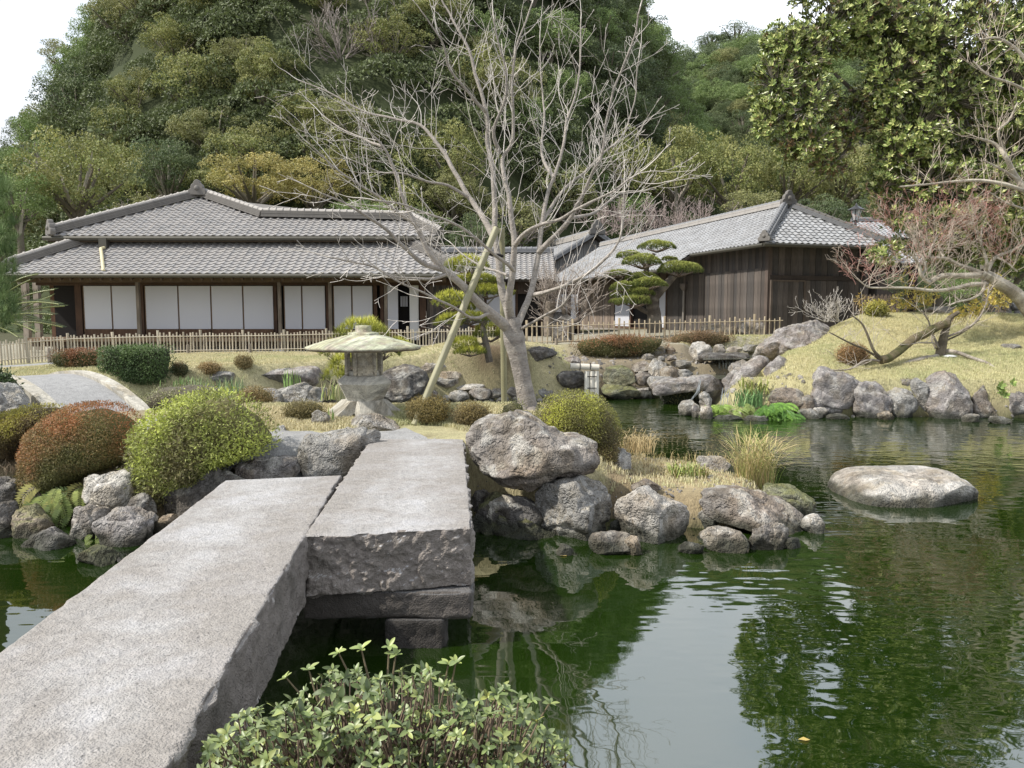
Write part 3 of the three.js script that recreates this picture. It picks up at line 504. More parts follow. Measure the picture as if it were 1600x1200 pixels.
  gt(P(-o - 0.07, -o - 0.07, yE - 0.07), P(-o - 0.07, W + o, yE - 0.07)); gt(P(-o - 0.07, -o - 0.07, yE - 0.075), P(st - o, -o - 0.07, yE - 0.075)); gt(P(st - o, -o - 1.05, yE - 0.7), P(S1, -o - 1.05, yE - 0.7));
  for (let i = 0; i < 9; i++) { const w = lerp(-0.5, W + 0.5, i / 8), g = new Geo(); g.tube([P(-o - 0.05, w, yE - 0.1), P(-o - 0.02, w, yE - 0.2), P(-o + 0.12, w, yE - 0.24)], 0.012, 4, W3); g.build('gutter_hook', M.gutter, H); }
  wb(-o + 0.05, -0.1, -o + 0.05, W + o - 0.05, yE - 0.06, yE - 0.02, 'soffit', M.wood, [0.06, 0.045, 0.038]);
  // low step below the doorway
  wb(sOf(1020), sOf(930), -1.3, -0.5, 1.25, 1.62, 'veranda_bench', M.wood, [0.4, 0.36, 0.32]);

  // the gabled hall beyond
  const K = thing('gabled_hall', 'grey-roofed hall with a boarded gable rising beyond the far end of the board house', 'hall', V(0, 0, 0));
  const Q = at(931, 368, 53), q = (s, w, y) => Q.clone().addScaledVector(a, s).addScaledVector(e, w).setY(y), hw = 4.2, yk = Q.y, C2 = 1 / Math.hypot(1, 0.6);
  slope(K, q(9, -hw, yk - hw * 0.6), a.clone().negate(), e.clone().multiplyScalar(C2).setY(0.6 * C2), [[0, 0], [9, 0], [9, hw / C2], [0, hw / C2]], tileGrey, 0, 41);
  slope(K, q(0, hw, yk - hw * 0.6), a, e.clone().multiplyScalar(-C2).setY(0.6 * C2), [[0, 0], [9, 0], [9, hw / C2], [0, hw / C2]], tileGrey, 0, 42, 0.09, false);
  const gw = new Geo(); for (let i = 0; i < 22; i++) { const w0 = -hw + 0.4 + i * (2 * hw - 0.8) / 22, w1 = w0 + (2 * hw - 0.8) / 22 - 0.02, h = (w) => yk - Math.abs(w) * 0.6 - 0.15; const bd = new Geo(); bd.quad(q(0.5 + .01 * (i % 2), w0, 1), q(0.5 + .01 * (i % 2), w1, 1), q(0.5 + .01 * (i % 2), w1, h(w1)), q(0.5 + .01 * (i % 2), w0, h(w0)), W3); bd.build('gable_board', S({ color: rgb(0.30 + .02 * (i % 3), 0.3 + .02 * (i % 3), 0.31 + .02 * (i % 3)), map: woodTex }), K); }
  ridge(K, q(0, -hw, yk - hw * .6 + 0.05), q(0, 0, yk + 0.05), 0.5, 0.2, M.ridgeGrey); ridge(K, q(0, hw, yk - hw * .6 + 0.05), q(0, 0, yk + 0.05), 0.5, 0.2, M.ridgeGrey);
  ridge(K, q(0, 0, yk + 0.02), q(9, 0, yk + 0.02), 0.45, 0.35, M.ridgePale, M.ridgeGrey); ridgeEnd(K, q(-0.2, 0, yk + 0.1), a.clone().negate(), 1.0, M.ridge);
  const wall = new Geo(); wall.quad(q(0.6, -hw + .5, 1), q(9, -hw + .5, 1), q(9, -hw + .5, yk - hw * .6), q(0.6, -hw + .5, yk - hw * .6), W3); wall.build('side_wall', M.plaster, K);
}
// ---------- roofs of a further building, right, and a gate roof ----------
{
  const H = thing('far_building', 'plain building with a pale grey roof glimpsed behind the lamp at right', 'building', V(0, 0, 0));
  const p = at(1335, 372, 44), C = 1 / Math.hypot(1, .5);
  B1('wall', H, p.x - 1, 1, p.z - 4.5, p.x + 3, p.y - 0.1, p.z - 0.8, M.wood, [0.1, 0.08, 0.07]);
  slope(H, V(p.x - 1.6, p.y, p.z), V(1, 0, 0), V(0, .5 * C, -C), [[0, 0], [5.4, 0], [4.2, 2.6], [2.4, 2.6]], tileGrey, 0, 51);
  slope(H, V(p.x + 3.8, p.y, p.z - 5.5), V(-1, 0, 0), V(0, .5 * C, C), [[0, 0], [5.4, 0], [3, 2.6], [1.2, 2.6]], tileGrey, 0, 53, 0.09, false);
  ridge(H, V(p.x + 0.8, p.y + 1.2, p.z - 2.35), V(p.x + 2.6, p.y + 1.2, p.z - 2.35), 0.3, 0.16, M.ridgeGrey);
  const G = thing('gate_roof', 'small tiled gate roof on dark posts beside the board house', 'gate', V(0, 0, 0)), r = at(1350, 412, 30);
  slope(G, V(r.x - 0.3, r.y, r.z + 0.2), V(1, 0, 0), V(0, .45, -.89), [[0, 0], [2.6, 0], [2.6, 1.2], [0, 1.2]], tileGrey, 40, 52);
  slope(G, V(r.x + 2.3, r.y, r.z - 2.0), V(-1, 0, 0), V(0, .45, .89), [[0, 0], [2.6, 0], [2.6, 1.2], [0, 1.2]], tileGrey, 0, 54, 0.09, false);
  ridge(G, V(r.x - 0.3, r.y + 0.54, r.z - 0.88), V(r.x + 2.3, r.y + 0.54, r.z - 0.88), 0.24, 0.14, M.ridgeGrey);
  B1('gate_beam', G, r.x - 0.2, r.y - 0.35, r.z - 0.75, r.x + 2.2, r.y - 0.1, r.z - 0.95, M.wood, [0.05, 0.04, 0.035]);
  for (const px of [1363, 1425]) { const b = at(px, 470, 30.2), g = new Geo(); g.tube([V(b.x, 1.2, b.z), V(b.x, r.y - 0.1, b.z)], 0.16, 12, [0.035, 0.028, 0.025], true); g.build('gate_post', M.wood, G); }
  // lamp on a post
  const l = at(1337, 345, 38), L = thing('street_lamp', 'black post lamp with frosted glass rising behind the board house roof', 'lamp', V(l.x, 1.4, l.z)), top = at(1337, 321, 38).y - 1.4, bot = at(1337, 344, 38).y - 1.4, mid = at(1337, 328, 38).y - 1.4;
  const pg = new Geo(); pg.tube([V(0, 0, 0), V(0, bot, 0)], [0.09, 0.06], 10, W3, true); pg.build('lamp_post', M.metal, L);
  const sh = new Geo(); sh.tube([V(0, bot, 0), V(0, mid, 0)], [0.13, 0.27], 6, W3, true); sh.build('lamp_glass', M.glass, L);
  const cap = new Geo(); cap.tube([V(0, mid, 0), V(0, mid + 0.03, 0), V(0, top - 0.02, 0), V(0, top + 0.12, 0)], [0.4, 0.38, 0.08, 0.02], 6, W3, true); cap.build('lamp_cap', M.metal, L);
  for (let i = 0; i < 6; i++) { const an = i / 6 * 6.2832, g = new Geo(); g.tube([V(Math.cos(an) * .132, bot, Math.sin(an) * .132), V(Math.cos(an) * .275, mid, Math.sin(an) * .275)], 0.014, 4, W3); g.build('lamp_bar', M.metal, L); }
}
// ---------- bamboo fences ----------
const cane = (h, r, seed) => { const g = new Geo(), k = 4, P = [], R = []; for (let i = 0; i <= k; i++) { P.push(V(0, h * i / k, 0)); R.push(r * (i % 2 ? 1.0 : 1.06)); } g.tube(P, R, 6, W3, true); return g.geometry(); };
function fence(label, line, spacing, hgt, mats, seed, pairs) {   // line: [px, py, depth] of the foot
  const T = thing('bamboo_fence', label, 'fence', V(0, 0, 0)), r = rng(seed), pts = line.map(([x, y, d]) => at(x, y, d)), cum = [0];
  for (let i = 1; i < pts.length; i++) cum.push(cum[i - 1] + pts[i].distanceTo(pts[i - 1]));
  const P = (s) => { let i = 1; while (i < pts.length - 1 && cum[i] < s) i++; return pts[i - 1].clone().lerp(pts[i], (s - cum[i - 1]) / (cum[i] - cum[i - 1])); };
  const L = cum[cum.length - 1], canes = [0, 1, 2, 3].map((k) => cane(hgt * (0.96 + k * 0.03), 0.02 + 0.002 * k, k)), thick = cane(hgt * 1.14, 0.04, 9);
  let n = 0; for (let s = 0; s < L; s += spacing) {
    const p = P(s), big = n % pairs === 0, o = mesh(big ? 'fence_post' : 'picket', big ? thick : canes[Math.floor(r() * 4)], mats[Math.floor(r() * mats.length)], T);
    o.position.copy(p).add(V((r() - .5) * 0.015, -0.05 + (r() - .5) * 0.03, big ? -0.04 : (r() - .5) * 0.02)); o.rotation.set((r() - .5) * 0.05, r() * 6, (r() - .5) * 0.05); n++;
  }
  for (const [f, z] of [[0.16, 0.035], [0.8, 0.035], [0.16, -0.035]]) { const g = new Geo(), q = []; for (let i = 0; i <= 24; i++) q.push(P(L * i / 24).add(V(0, hgt * f + (r() - .5) * 0.008, z))); g.tube(q, 0.014, 6, W3, true); g.build('fence_rail', mats[1], T); }
  return P;
}
fence('long pale bamboo fence running below the screens of the main house', [[-25, 574, 21.4], [0, 570, 21.8], [60, 563, 23], [100, 558, 23.7], [250, 553.5, 24.2], [400, 552, 24.5], [520, 549, 24.8], [660, 545.5, 25.2], [816, 541.5, 25.6]], 0.1, 0.7, bambooTone, 71, 13);
fence('tan bamboo fence in front of the board house, behind the waterfall', [[823, 541, 25.9], [880, 539, 26], [1000, 536, 26.2], [1120, 533, 26.4], [1222, 530.5, 26.6]], 0.175, 0.82, bambooTan, 72, 9);
{ // short stakes along the fence
  const labels = ['short weathered stake at the left end of the pale fence', 'short stake before the pale fence right of the square green hedge', 'thin short stake before the fence further right of the green hedge', 'short stake before the fence right of the stone lantern roof', 'short stake before the tan fence beside the cherry trunk'];
  [[78, 578, 21.4], [294, 556.5, 23.8], [391, 555, 24], [672, 548, 24.6], [869, 545.5, 25.1]].forEach(([x, y, d], i) => {
    const p = at(x, y, d), g = new Geo(), h = i ? 0.36 : 0.62; g.tube([V(0, -0.15, 0), V(0, h * 0.92, 0), V(0, h, 0)], [0.055, 0.05, 0.035], 8, [0.34, 0.3, 0.25], true);
    const o = g.build('stake', M.wood); o.name = numbered('stake'); o.position.copy(p); tag(o, labels[i], 'stake');
  });
  // picket fence behind the yellow bush by the gate
  const T = thing('picket_fence', 'low grey picket fence behind the small yellow bush by the gate', 'fence', V(0, 0, 0));
  for (let i = 0; i < 9; i++) { const p = at(1352 + i * 6.2, 487, 28.6), g = new Geo(); g.box(-0.05, 0, -0.012, 0.05, 0.58, 0.012, W3); g.tri(V(-.05, .58, .012), V(.05, .58, .012), V(0, .66, .012), W3); const o = g.build('picket', plankPale[i % 6], T); o.position.copy(p); }
  for (const y of [0.15, 0.45]) { const a = at(1349, 487, 28.65), b = at(1405, 487, 28.65); B1('fence_rail', T, a.x, a.y + y, a.z - 0.02, b.x, a.y + y + 0.06, a.z - 0.045, plankPale[2]); }
}
// ---------- boulders ----------
const icoCache = {};
function icosphere(detail) { if (!icoCache[detail]) { const g = new THREE.IcosahedronGeometry(1, detail); g.deleteAttribute('normal'); g.deleteAttribute('uv'); icoCache[detail] = mergeVertices(g, 1e-5); } return icoCache[detail]; }
const TONE = { grey: [0.42, 0.41, 0.395], pale: [0.60, 0.575, 0.54], brown: [0.34, 0.31, 0.285], mauve: [0.37, 0.345, 0.34], dark: [0.18, 0.17, 0.163], moss: [0.34, 0.345, 0.25], tan: [0.46, 0.39, 0.31] };
// outline: silhouette [px, py] seen by the photographer, given real distance, height, width and thickness
function rockMesh(outline, d, thick, tone, seed, o = {}) {
  const r = rng(seed * 17 + 3), W = outline.map(([x, y]) => { const q = at(x, y, d); return [q.x, q.y]; });
  let cx = 0, cy = 0; const xs = W.map((p) => p[0]), ys = W.map((p) => p[1]); cx = (Math.min(...xs) + Math.max(...xs)) / 2; cy = (Math.min(...ys) + Math.max(...ys)) / 2;
  const w = Math.max(...xs) - Math.min(...xs), h = Math.max(...ys) - Math.min(...ys), T = thick * Math.max(w, h) * 0.5;
  // radius of the outline against angle
  const N = 96, R = new Array(N);
  for (let k = 0; k < N; k++) {
    const an = k / N * 2 * Math.PI, dx = Math.cos(an), dy = Math.sin(an); let best = 0.02;
    for (let i = 0, j = W.length - 1; i < W.length; j = i++) { const ax = W[j][0] - cx, ay = W[j][1] - cy, ex = W[i][0] - W[j][0], ey = W[i][1] - W[j][1], den = dx * ey - dy * ex; if (Math.abs(den) < 1e-9) continue; const t = (ax * ey - ay * ex) / den, u = (ax * dy - ay * dx) / den; if (t > 0 && u >= 0 && u <= 1) best = Math.max(best, t); }
    R[k] = best;
  }
  const Rs = R.map((_, k) => (R[k] * 2 + R[(k + 1) % N] + R[(k + N - 1) % N]) / 4), rad = (an) => { const f = ((an / (2 * Math.PI)) % 1 + 1) % 1 * N, i = Math.floor(f); return lerp(Rs[i % N], Rs[(i + 1) % N], f - i); };
  const px = ppm(d) * Math.max(w, h), det = Math.round(clamp(px / 4, 8, 40)), src = icosphere(det), P = src.attributes.position, n = P.count, pos = new Float32Array(n * 3);
  const size = Math.sqrt(w * h), planes = [];
  for (let k = 0; k < (o.facets ?? 13); k++) { const m = unit(r); if (m.z < 0) m.z *= 0.6; m.normalize(); planes.push([m, 0.56 + r() * 0.3]); }
  const tilt = (r() - .5) * 0.5 * h / T;
  for (let i = 0; i < n; i++) {
    const x = P.getX(i), y = P.getY(i), z = P.getZ(i), an = Math.atan2(y, x), c0 = Math.sqrt(x * x + y * y), ex = o.boxy ?? 0.72, c = Math.pow(c0, ex), s = Math.sign(z) * Math.pow(Math.abs(z), 0.85), R0 = rad(an);
    let q = V(Math.cos(an) * R0 * c, Math.sin(an) * R0 * c, s * T);
    for (const [m, lim] of planes) { const sup = Math.sqrt((m.x * w / 2) ** 2 + (m.y * h / 2) ** 2 + (m.z * T) ** 2), over = q.x * m.x + q.y * m.y + q.z * m.z - lim * sup; if (over > 0) { const f = 0.93 * (Math.abs(m.z) > 0.35 ? 1 : 0.45); q.addScaledVector(m, -over * f); } }
    q.z += q.y * -(o.lean ?? 0.25) * T / h;
    const k = 2.2 / size, f = fbm(q.x * k + seed * 3.1, q.y * k, q.z * k + seed, 4, 0.5), f2 = fbm(q.x * k * 4 + seed, q.y * k * 4, q.z * k * 4 + 7, 3, 0.55), cr = Math.pow(1 - Math.abs(vnoise(q.x * k * 0.9 + seed, q.y * k * 0.9, q.z * k * 0.9 + 2.2)), 10);
    const rel = (f * 0.085 + f2 * 0.042 - cr * 0.045) * size * (o.rough ?? 1), l = q.length() || 1; q.addScaledVector(q, rel / l);
    pos[i * 3] = q.x; pos[i * 3 + 1] = q.y; pos[i * 3 + 2] = q.z;
  }
  { let a0 = 1e9, a1 = -1e9, b0 = 1e9, b1 = -1e9; for (let i = 0; i < n; i++) { a0 = Math.min(a0, pos[i * 3]); a1 = Math.max(a1, pos[i * 3]); b0 = Math.min(b0, pos[i * 3 + 1]); b1 = Math.max(b1, pos[i * 3 + 1]); }
    const kx = w * 1.03 / (a1 - a0), ky = h * 1.02 / (b1 - b0), mx = (a0 + a1) / 2, my = (b0 + b1) / 2; for (let i = 0; i < n; i++) { pos[i * 3] = (pos[i * 3] - mx) * kx; pos[i * 3 + 1] = (pos[i * 3 + 1] - my) * ky; } }
  const tmp = new THREE.BufferGeometry(); tmp.setAttribute('position', new THREE.BufferAttribute(pos, 3)); tmp.setIndex(src.index); tmp.computeVertexNormals();
  // unfold for box projected uv, colours of stain, lichen, wet foot
  const idx = src.index.array, nm = tmp.attributes.normal, m3 = idx.length, po = new Float32Array(m3 * 3), no = new Float32Array(m3 * 3), uv = new Float32Array(m3 * 2), co = new Float32Array(m3 * 3), base = TONE[tone], center = V(cx, cy, -d);
  const col = new Array(n);
  for (let i = 0; i < n; i++) {
    const x = pos[i * 3], y = pos[i * 3 + 1], z = pos[i * 3 + 2], wy = y + cy, a = fbm(x * 1.8 + seed, y * 1.8, z * 1.8, 4), b = fbm(x * 6 + seed * 2, y * 6, z * 6, 3);
    let c = base.map((v) => v * (1 + a * 0.35 + b * 0.14)); c = mix3(c, [c[0] * 1.05, c[1] * 0.86, c[2] * 0.68], ss(0.05, 0.45, fbm(x * 1.2 + 40, y * 1.2 + seed, z * 1.2, 3)) * 0.35);
    const up = nm.getY(i); c = mix3(c, [0.68, 0.665, 0.62], ss(0.12, 0.42, b + 0.22 * up) * 0.4 * (o.lichen ?? 1));
    if (tone === 'moss' || o.moss) c = mix3(c, [0.2, 0.22, 0.05], ss(0.1, 0.7, up + b * 0.8) * 0.6);
    const wet = ss(0.2, 0.06, wy + b * 0.1); c = mix3(c, [0.045, 0.05, 0.032], wet * 0.88);
    if (o.stain) c = mix3(c, c.map((v) => v * 0.55), ss(0, -0.5, y / h + b * 0.2) * 0.6);
    col[i] = c;
  }
  for (let t = 0; t < m3; t += 3) {
    const a = idx[t], b = idx[t + 1], c = idx[t + 2], nx = Math.abs(nm.getX(a) + nm.getX(b) + nm.getX(c)), ny = Math.abs(nm.getY(a) + nm.getY(b) + nm.getY(c)), nz = Math.abs(nm.getZ(a) + nm.getZ(b) + nm.getZ(c)), ax = nx > ny && nx > nz ? 0 : ny > nz ? 1 : 2;
    for (let q = 0; q < 3; q++) { const i = idx[t + q], k = t + q; for (let s = 0; s < 3; s++) { po[k * 3 + s] = pos[i * 3 + s]; co[k * 3 + s] = col[i][s]; } no[k * 3] = nm.getX(i); no[k * 3 + 1] = nm.getY(i); no[k * 3 + 2] = nm.getZ(i); const X = pos[i * 3] + seed, Y = pos[i * 3 + 1], Z = pos[i * 3 + 2]; uv[k * 2] = ax === 0 ? Z : X; uv[k * 2 + 1] = ax === 1 ? Z : Y; }
  }
  const g = new THREE.BufferGeometry(); g.setAttribute('position', new THREE.BufferAttribute(po, 3)); g.setAttribute('normal', new THREE.BufferAttribute(no, 3)); g.setAttribute('uv', new THREE.BufferAttribute(uv, 2)); g.setAttribute('color', new THREE.BufferAttribute(co, 3));
  return [g, center];
}
let rockSeed = 1;
// box or outline in pixels; foot = height of the ground it stands on (its depth follows) or {d}; label
function rock(shape, foot, tone, label, o = {}) {
  const seed = rockSeed++, r = rng(seed + 500); let out = shape;
  if (typeof shape[0] === 'number') {
    const [x0, y0, x1, y1] = shape, cx = (x0 + x1) / 2, cy = (y0 + y1) / 2, n = 9; out = [];
    for (let k = 0; k < n; k++) { const an = (k + (r() - .5) * 0.55) / n * 6.2832, ca = Math.cos(an), sa = Math.sin(an), q = Math.pow(Math.abs(ca), 3) + Math.pow(Math.abs(sa), 3), f = 1 / Math.pow(q, 1 / 3) * (0.9 + r() * 0.14); out.push([cx + ca * f * (x1 - x0) / 2, cy + sa * f * (y1 - y0) / 2]); }
  }
  const xs = out.map((p) => p[0]), ys = out.map((p) => p[1]), x0 = Math.min(...xs), x1 = Math.max(...xs), y1 = Math.max(...ys), y0 = Math.min(...ys);
  const thick = o.thick ?? 0.8, d0 = typeof foot === 'number' ? -gp((x0 + x1) / 2, y1, foot).z : foot.g ? -onLand((x0 + x1) / 2, y1 - 1).z : foot.d, w = Math.max(x1 - x0, y1 - y0) / ppm(d0), d = d0 + (typeof foot === 'number' || foot.g ? thick * w * 0.3 : 0);
  // the lower part reaches into the ground or water
  const sink = (o.sink ?? 0.2) * (y1 - y0), ym = y0 + (y1 - y0) * 0.62, low = out.map(([x, y]) => y > ym ? [x, y + sink * (y - ym) / (y1 - ym)] : [x, y]);
  const [g, c] = rockMesh(low, d, thick, o.toneAs || tone, seed, o), m = mesh(o.name || 'boulder', g, o.mat || M.rock); m.position.copy(c); return tag(m, label, o.category || 'rock');
}
// island, right of the slabs
rock([[730, 690], [738, 664], [760, 655], [789, 645], [818, 652], [838, 668], [858, 680], [890, 684], [915, 695], [930, 722], [929, 742], [905, 752], [862, 748], [818, 762], [782, 761], [748, 752], [730, 735]], { d: 8.7 }, 'brown', 'largest boulder, saddle-shaped with pale lichen, right beside the far bridge slab', { thick: 0.75, facets: 7, boxy: 0.6, sink: 0.02, lichen: 1.6 });
rock([[838, 770], [848, 752], [875, 743], [905, 745], [930, 757], [950, 775], [957, 805], [948, 825], [925, 842], [900, 852], [872, 846], [855, 825], [840, 798]], { d: 8.3 }, 'grey', 'rounded grey boulder with smooth domed face under the largest boulder', { thick: 0.9, facets: 8, sink: 0.02 });
rock([[962, 775], [975, 758], [992, 764], [1025, 782], [1060, 798], [1081, 815], [1074, 838], [1052, 856], [1020, 864], [998, 858], [985, 838], [968, 815]], { d: 8.15 }, 'pale', 'whitish slanting wedge-shaped boulder at the waterline of the island', { thick: 0.8, facets: 8, boxy: 0.6, sink: 0.1 });
rock([[757, 790], [775, 775], [800, 780], [830, 786], [850, 802], [838, 815], [805, 822], [770, 810]], { d: 8.4 }, 'dark', 'dark wet stone with a pale lichen crest wedged below the largest boulder', { thick: 0.9, lichen: 2.2 });
rock([920, 832, 986, 866], 0, 'brown', 'low rough brownish stone at the waterline between the domed and the whitish boulder', { thick: 0.8 });
rock([[1095, 780], [1108, 767], [1150, 764], [1200, 770], [1238, 774], [1257, 795], [1256, 832], [1240, 846], [1222, 842], [1190, 824], [1150, 814], [1106, 806]], { d: 8.55 }, 'brown', 'long flat-topped craggy rock at the tip of the island', { thick: 0.75, facets: 6, boxy: 0.45, sink: 0.05, rough: 0.95, lichen: 1.4 });
rock([[1195, 768], [1215, 755], [1245, 760], [1270, 778], [1268, 792], [1252, 800], [1215, 790]], { d: 9.2 }, 'moss', 'mossy sloping slab under the dry grass clump at the island tip', { thick: 1.0 });
rock([1085, 794, 1132, 840], { d: 8.55 }, 'grey', 'angular grey stone standing left under the craggy flat rock', { facets: 14 });
rock([1106, 790, 1136, 815], { d: 8.75 }, 'tan', 'small tan stone tucked under the left end of the craggy flat rock');
rock([1096, 822, 1167, 864], 0, 'grey', 'broad low grey stone at the waterline right of the whitish boulder', { thick: 0.9 });
rock([1167, 815, 1234, 860], 0, 'brown', 'dark brown rounded rock at the waterline below the craggy flat rock', { thick: 0.9, rough: 1.5 });
rock([1222, 838, 1253, 857], 0, 'dark', 'small dark wet stone at the waterline below the island tip');
rock([1252, 803, 1289, 833], 0, 'pale', 'pale squarish stone standing alone in the water off the island tip', { facets: 12 });
rock([955, 698, 986, 735], { d: 9.6 }, 'grey', 'grey upright stone behind the drooping azalea beside the dry grass', { facets: 13 });
rock([985, 748, 1030, 775], { d: 8.9 }, 'brown', 'dull brown stone in bare soil above the whitish boulder');
rock([1090, 712, 1140, 733], { d: 10.4 }, 'pale', 'flat pale stone lying in dry grass left of the tall grass clump', { thick: 1.1 });
rock([[734, 770], [760, 768], [800, 790], [845, 815], [880, 840], [884, 866], [800, 872], [734, 872]], { d: 8.5 }, 'dark', 'dark mossy wall of stone at the waterline in the shade beside the far slab', { thick: 0.8, facets: 16, rough: 1.6, sink: 0.15, lichen: 0.3, moss: 1 });
rock([736, 764, 766, 795], { d: 8.7 }, 'dark', 'small dark stone in the shade against the side of the far slab', { lichen: 0.8 });
[[868, 850, 897, 868, 'brown', 'small brown stone at the waterline under the domed boulder'], [1058, 848, 1100, 866, 'dark', 'flat dark pebble-strewn stone at the waterline right of the whitish boulder'], [975, 838, 1003, 867, 'tan', 'rusty tan stone at the waterline left of the whitish boulder'], [952, 812, 972, 830, 'grey', 'small grey cobble between the domed and the whitish boulder']].forEach(([a, b, c, d, t, l]) => rock([a, b, c, d], 0, t, l));
// stones between and left of the slabs
rock([[468, 700], [482, 678], [520, 672], [560, 668], [592, 672], [575, 700], [548, 730], [510, 742], [470, 745]], { d: 9.3 }, 'grey', 'broad cracked grey rock between the two bridge slabs and the path', { thick: 0.7, facets: 10, boxy: 0.55, lichen: 0.7 });
rock([[372, 726], [392, 716], [462, 714], [468, 735], [462, 752], [380, 758], [360, 745]], { d: 9.0 }, 'mauve', 'squared kerb stone at the far end of the near slab', { thick: 0.6, facets: 5, boxy: 0.4 });
rock([[243, 800], [250, 775], [300, 765], [350, 738], [385, 728], [400, 745], [330, 790], [280, 812]], { d: 8.6 }, 'dark', 'long dark stone running beneath the big bright green azalea', { thick: 0.6, boxy: 0.5 });
rock([[132, 758], [140, 742], [170, 734], [216, 731], [222, 745], [218, 775], [190, 788], [160, 786], [138, 776]], { d: 8.7 }, 'pale', 'pale smooth oblong boulder between the red-brown and bright green azaleas', { thick: 0.8, facets: 6, boxy: 0.55 });
rock([[150, 800], [160, 792], [200, 796], [238, 812], [242, 832], [222, 855], [198, 870], [182, 855], [165, 828]], { d: 8.0 }, 'mauve', 'smooth heart-shaped boulder at the waterline left of the near slab', { thick: 0.7, facets: 6, boxy: 0.5, lichen: 0.5, sink: 0.05 });
rock([110, 790, 164, 856], { d: 8.2 }, 'brown', 'upright rough boulder left of the smooth heart-shaped one', { facets: 12 });
rock([[30, 858], [60, 838], [95, 824], [118, 828], [117, 858], [95, 872], [70, 870]], { d: 7.9 }, 'mauve', 'slanting dark grey rock with cracks at the left waterline', { thick: 0.9, facets: 8, boxy: 0.55, lichen: 0.4 });
rock([26, 788, 92, 852], { d: 8.3 }, 'tan', 'tan lichen-streaked boulder behind the slanting rock at the left waterline', { facets: 9, moss: 1 });
rock([-22, 780, 36, 852], { d: 8.3 }, 'dark', 'dark shaded boulder at the left edge above the water', { lichen: 0.5 });
rock([198, 772, 248, 808], { d: 8.35 }, 'dark', 'dark rounded stone under the left edge of the bright green azalea');
rock([216, 802, 246, 818], { d: 8.2 }, 'pale', 'small pale flat stone under the dark rounded stone left of the near slab');
rock([122, 853, 186, 884], 0, 'moss', 'low mossy stone in the water at the foot of the left boulders', { thick: 1.0 });
rock([[240, 830], [262, 806], [290, 800], [290, 830], [260, 845]], { d: 8.3 }, 'tan', 'tan stone half hidden behind the near slab', { thick: 0.8 });
rock([38, 758, 70, 790], { d: 8.8 }, 'brown', 'brown stone under the left side of the red-brown azalea');
rock([-30, 745, 30, 790], { d: 8.9 }, 'dark', 'dark earth-stained stone at the far left beneath dry twigs');
rock([[-30, 690], [-20, 610], [5, 598], [22, 618], [45, 640], [30, 660], [0, 690]], { d: 10.6 }, 'grey', 'big sloping grey rock at the left edge before the arched bridge', { thick: 0.9, facets: 8 });
rock([428, 664, 447, 686], { d: 9.9 }, 'grey', 'small grey stone on the path edge right of the bright green azalea');
// garden behind, left to right
rock([[372, 598], [400, 582], [440, 574], [500, 572], [506, 590], [496, 604], [450, 606], [400, 606]], { g: 1 }, 'mauve', 'wide flat-topped rock on the lawn left of the stone lantern', { thick: 0.8, facets: 7, boxy: 0.5 });
rock([[418, 622], [440, 604], [470, 598], [492, 606], [506, 625], [470, 630], [425, 632]], { d: 15 }, 'grey', 'humped grey rock left of the stone lantern base', { thick: 0.9 });
rock([488, 604, 524, 634], { d: 15.4 }, 'dark', 'dark stone close to the left of the stone lantern base');
rock([402, 606, 444, 640], { d: 14.6 }, 'grey', 'cracked grey rock left of the humped rock near the lantern');
rock([310, 578, 368, 598], { g: 1 }, 'grey', 'flat grey stone among the iris shoots on the lawn', { thick: 1.0 });
rock([[588, 600], [600, 576], [640, 570], [665, 575], [668, 592], [650, 618], [612, 618], [590, 612]], { d: 20.2 }, 'dark', 'big dark block of rock at the back water right of the stone lantern', { thick: 0.8, facets: 8, boxy: 0.5, lichen: 1.4 });
rock([632, 564, 700, 580], { g: 1 }, 'pale', 'pale low rock on the lawn above the big dark block', { thick: 0.9 });
[[636, 604, 686, 630, 'brown', 'brown squat stone at the back water left of the leaning pole'], [664, 588, 718, 602, 'grey', 'grey flat slab topmost of the stacked stones by the leaning pole'], [682, 579, 722, 590, 'tan', 'reddish tan slab lying on the stacked stones by the leaning pole'], [676, 601, 712, 613, 'brown', 'long flat stone in the stack just right of the leaning pole'], [712, 599, 760, 608, 'pale', 'pale thin capstone of the low wall along the back water'], [700, 609, 735, 628, 'grey', 'grey rough stone at the water in the low back wall'], [733, 606, 768, 622, 'brown', 'squarish stone midway in the low back wall'], [690, 617, 706, 630, 'pale', 'small pale stone at the water below the stacked stones'], [735, 620, 772, 632, 'grey', 'low flat stone at the waterline in the back wall'], [764, 606, 792, 620, 'grey', 'grey stone in the low back wall left of the upright pole'], [772, 618, 798, 632, 'pale', 'pale stone at the waterline left of the upright pole'], [792, 604, 812, 618, 'brown', 'small brown stone in the back wall behind the upright pole'], [798, 614, 816, 632, 'pale', 'pale stone beside the cherry trunk at the back water']].forEach(([a, b, c, d, t, l], i) => rock([a, b, c, d], { d: 20.6 + (b < 604 ? 0.5 : 0) }, t, l, { boxy: 0.5, facets: 10 }));
rock([[818, 545], [840, 541], [860, 545], [870, 552], [845, 560], [818, 565]], { g: 1 }, 'dark', 'smooth dark rock on the lawn just right of the cherry trunk', { thick: 0.8, facets: 4, lichen: 0.2 });
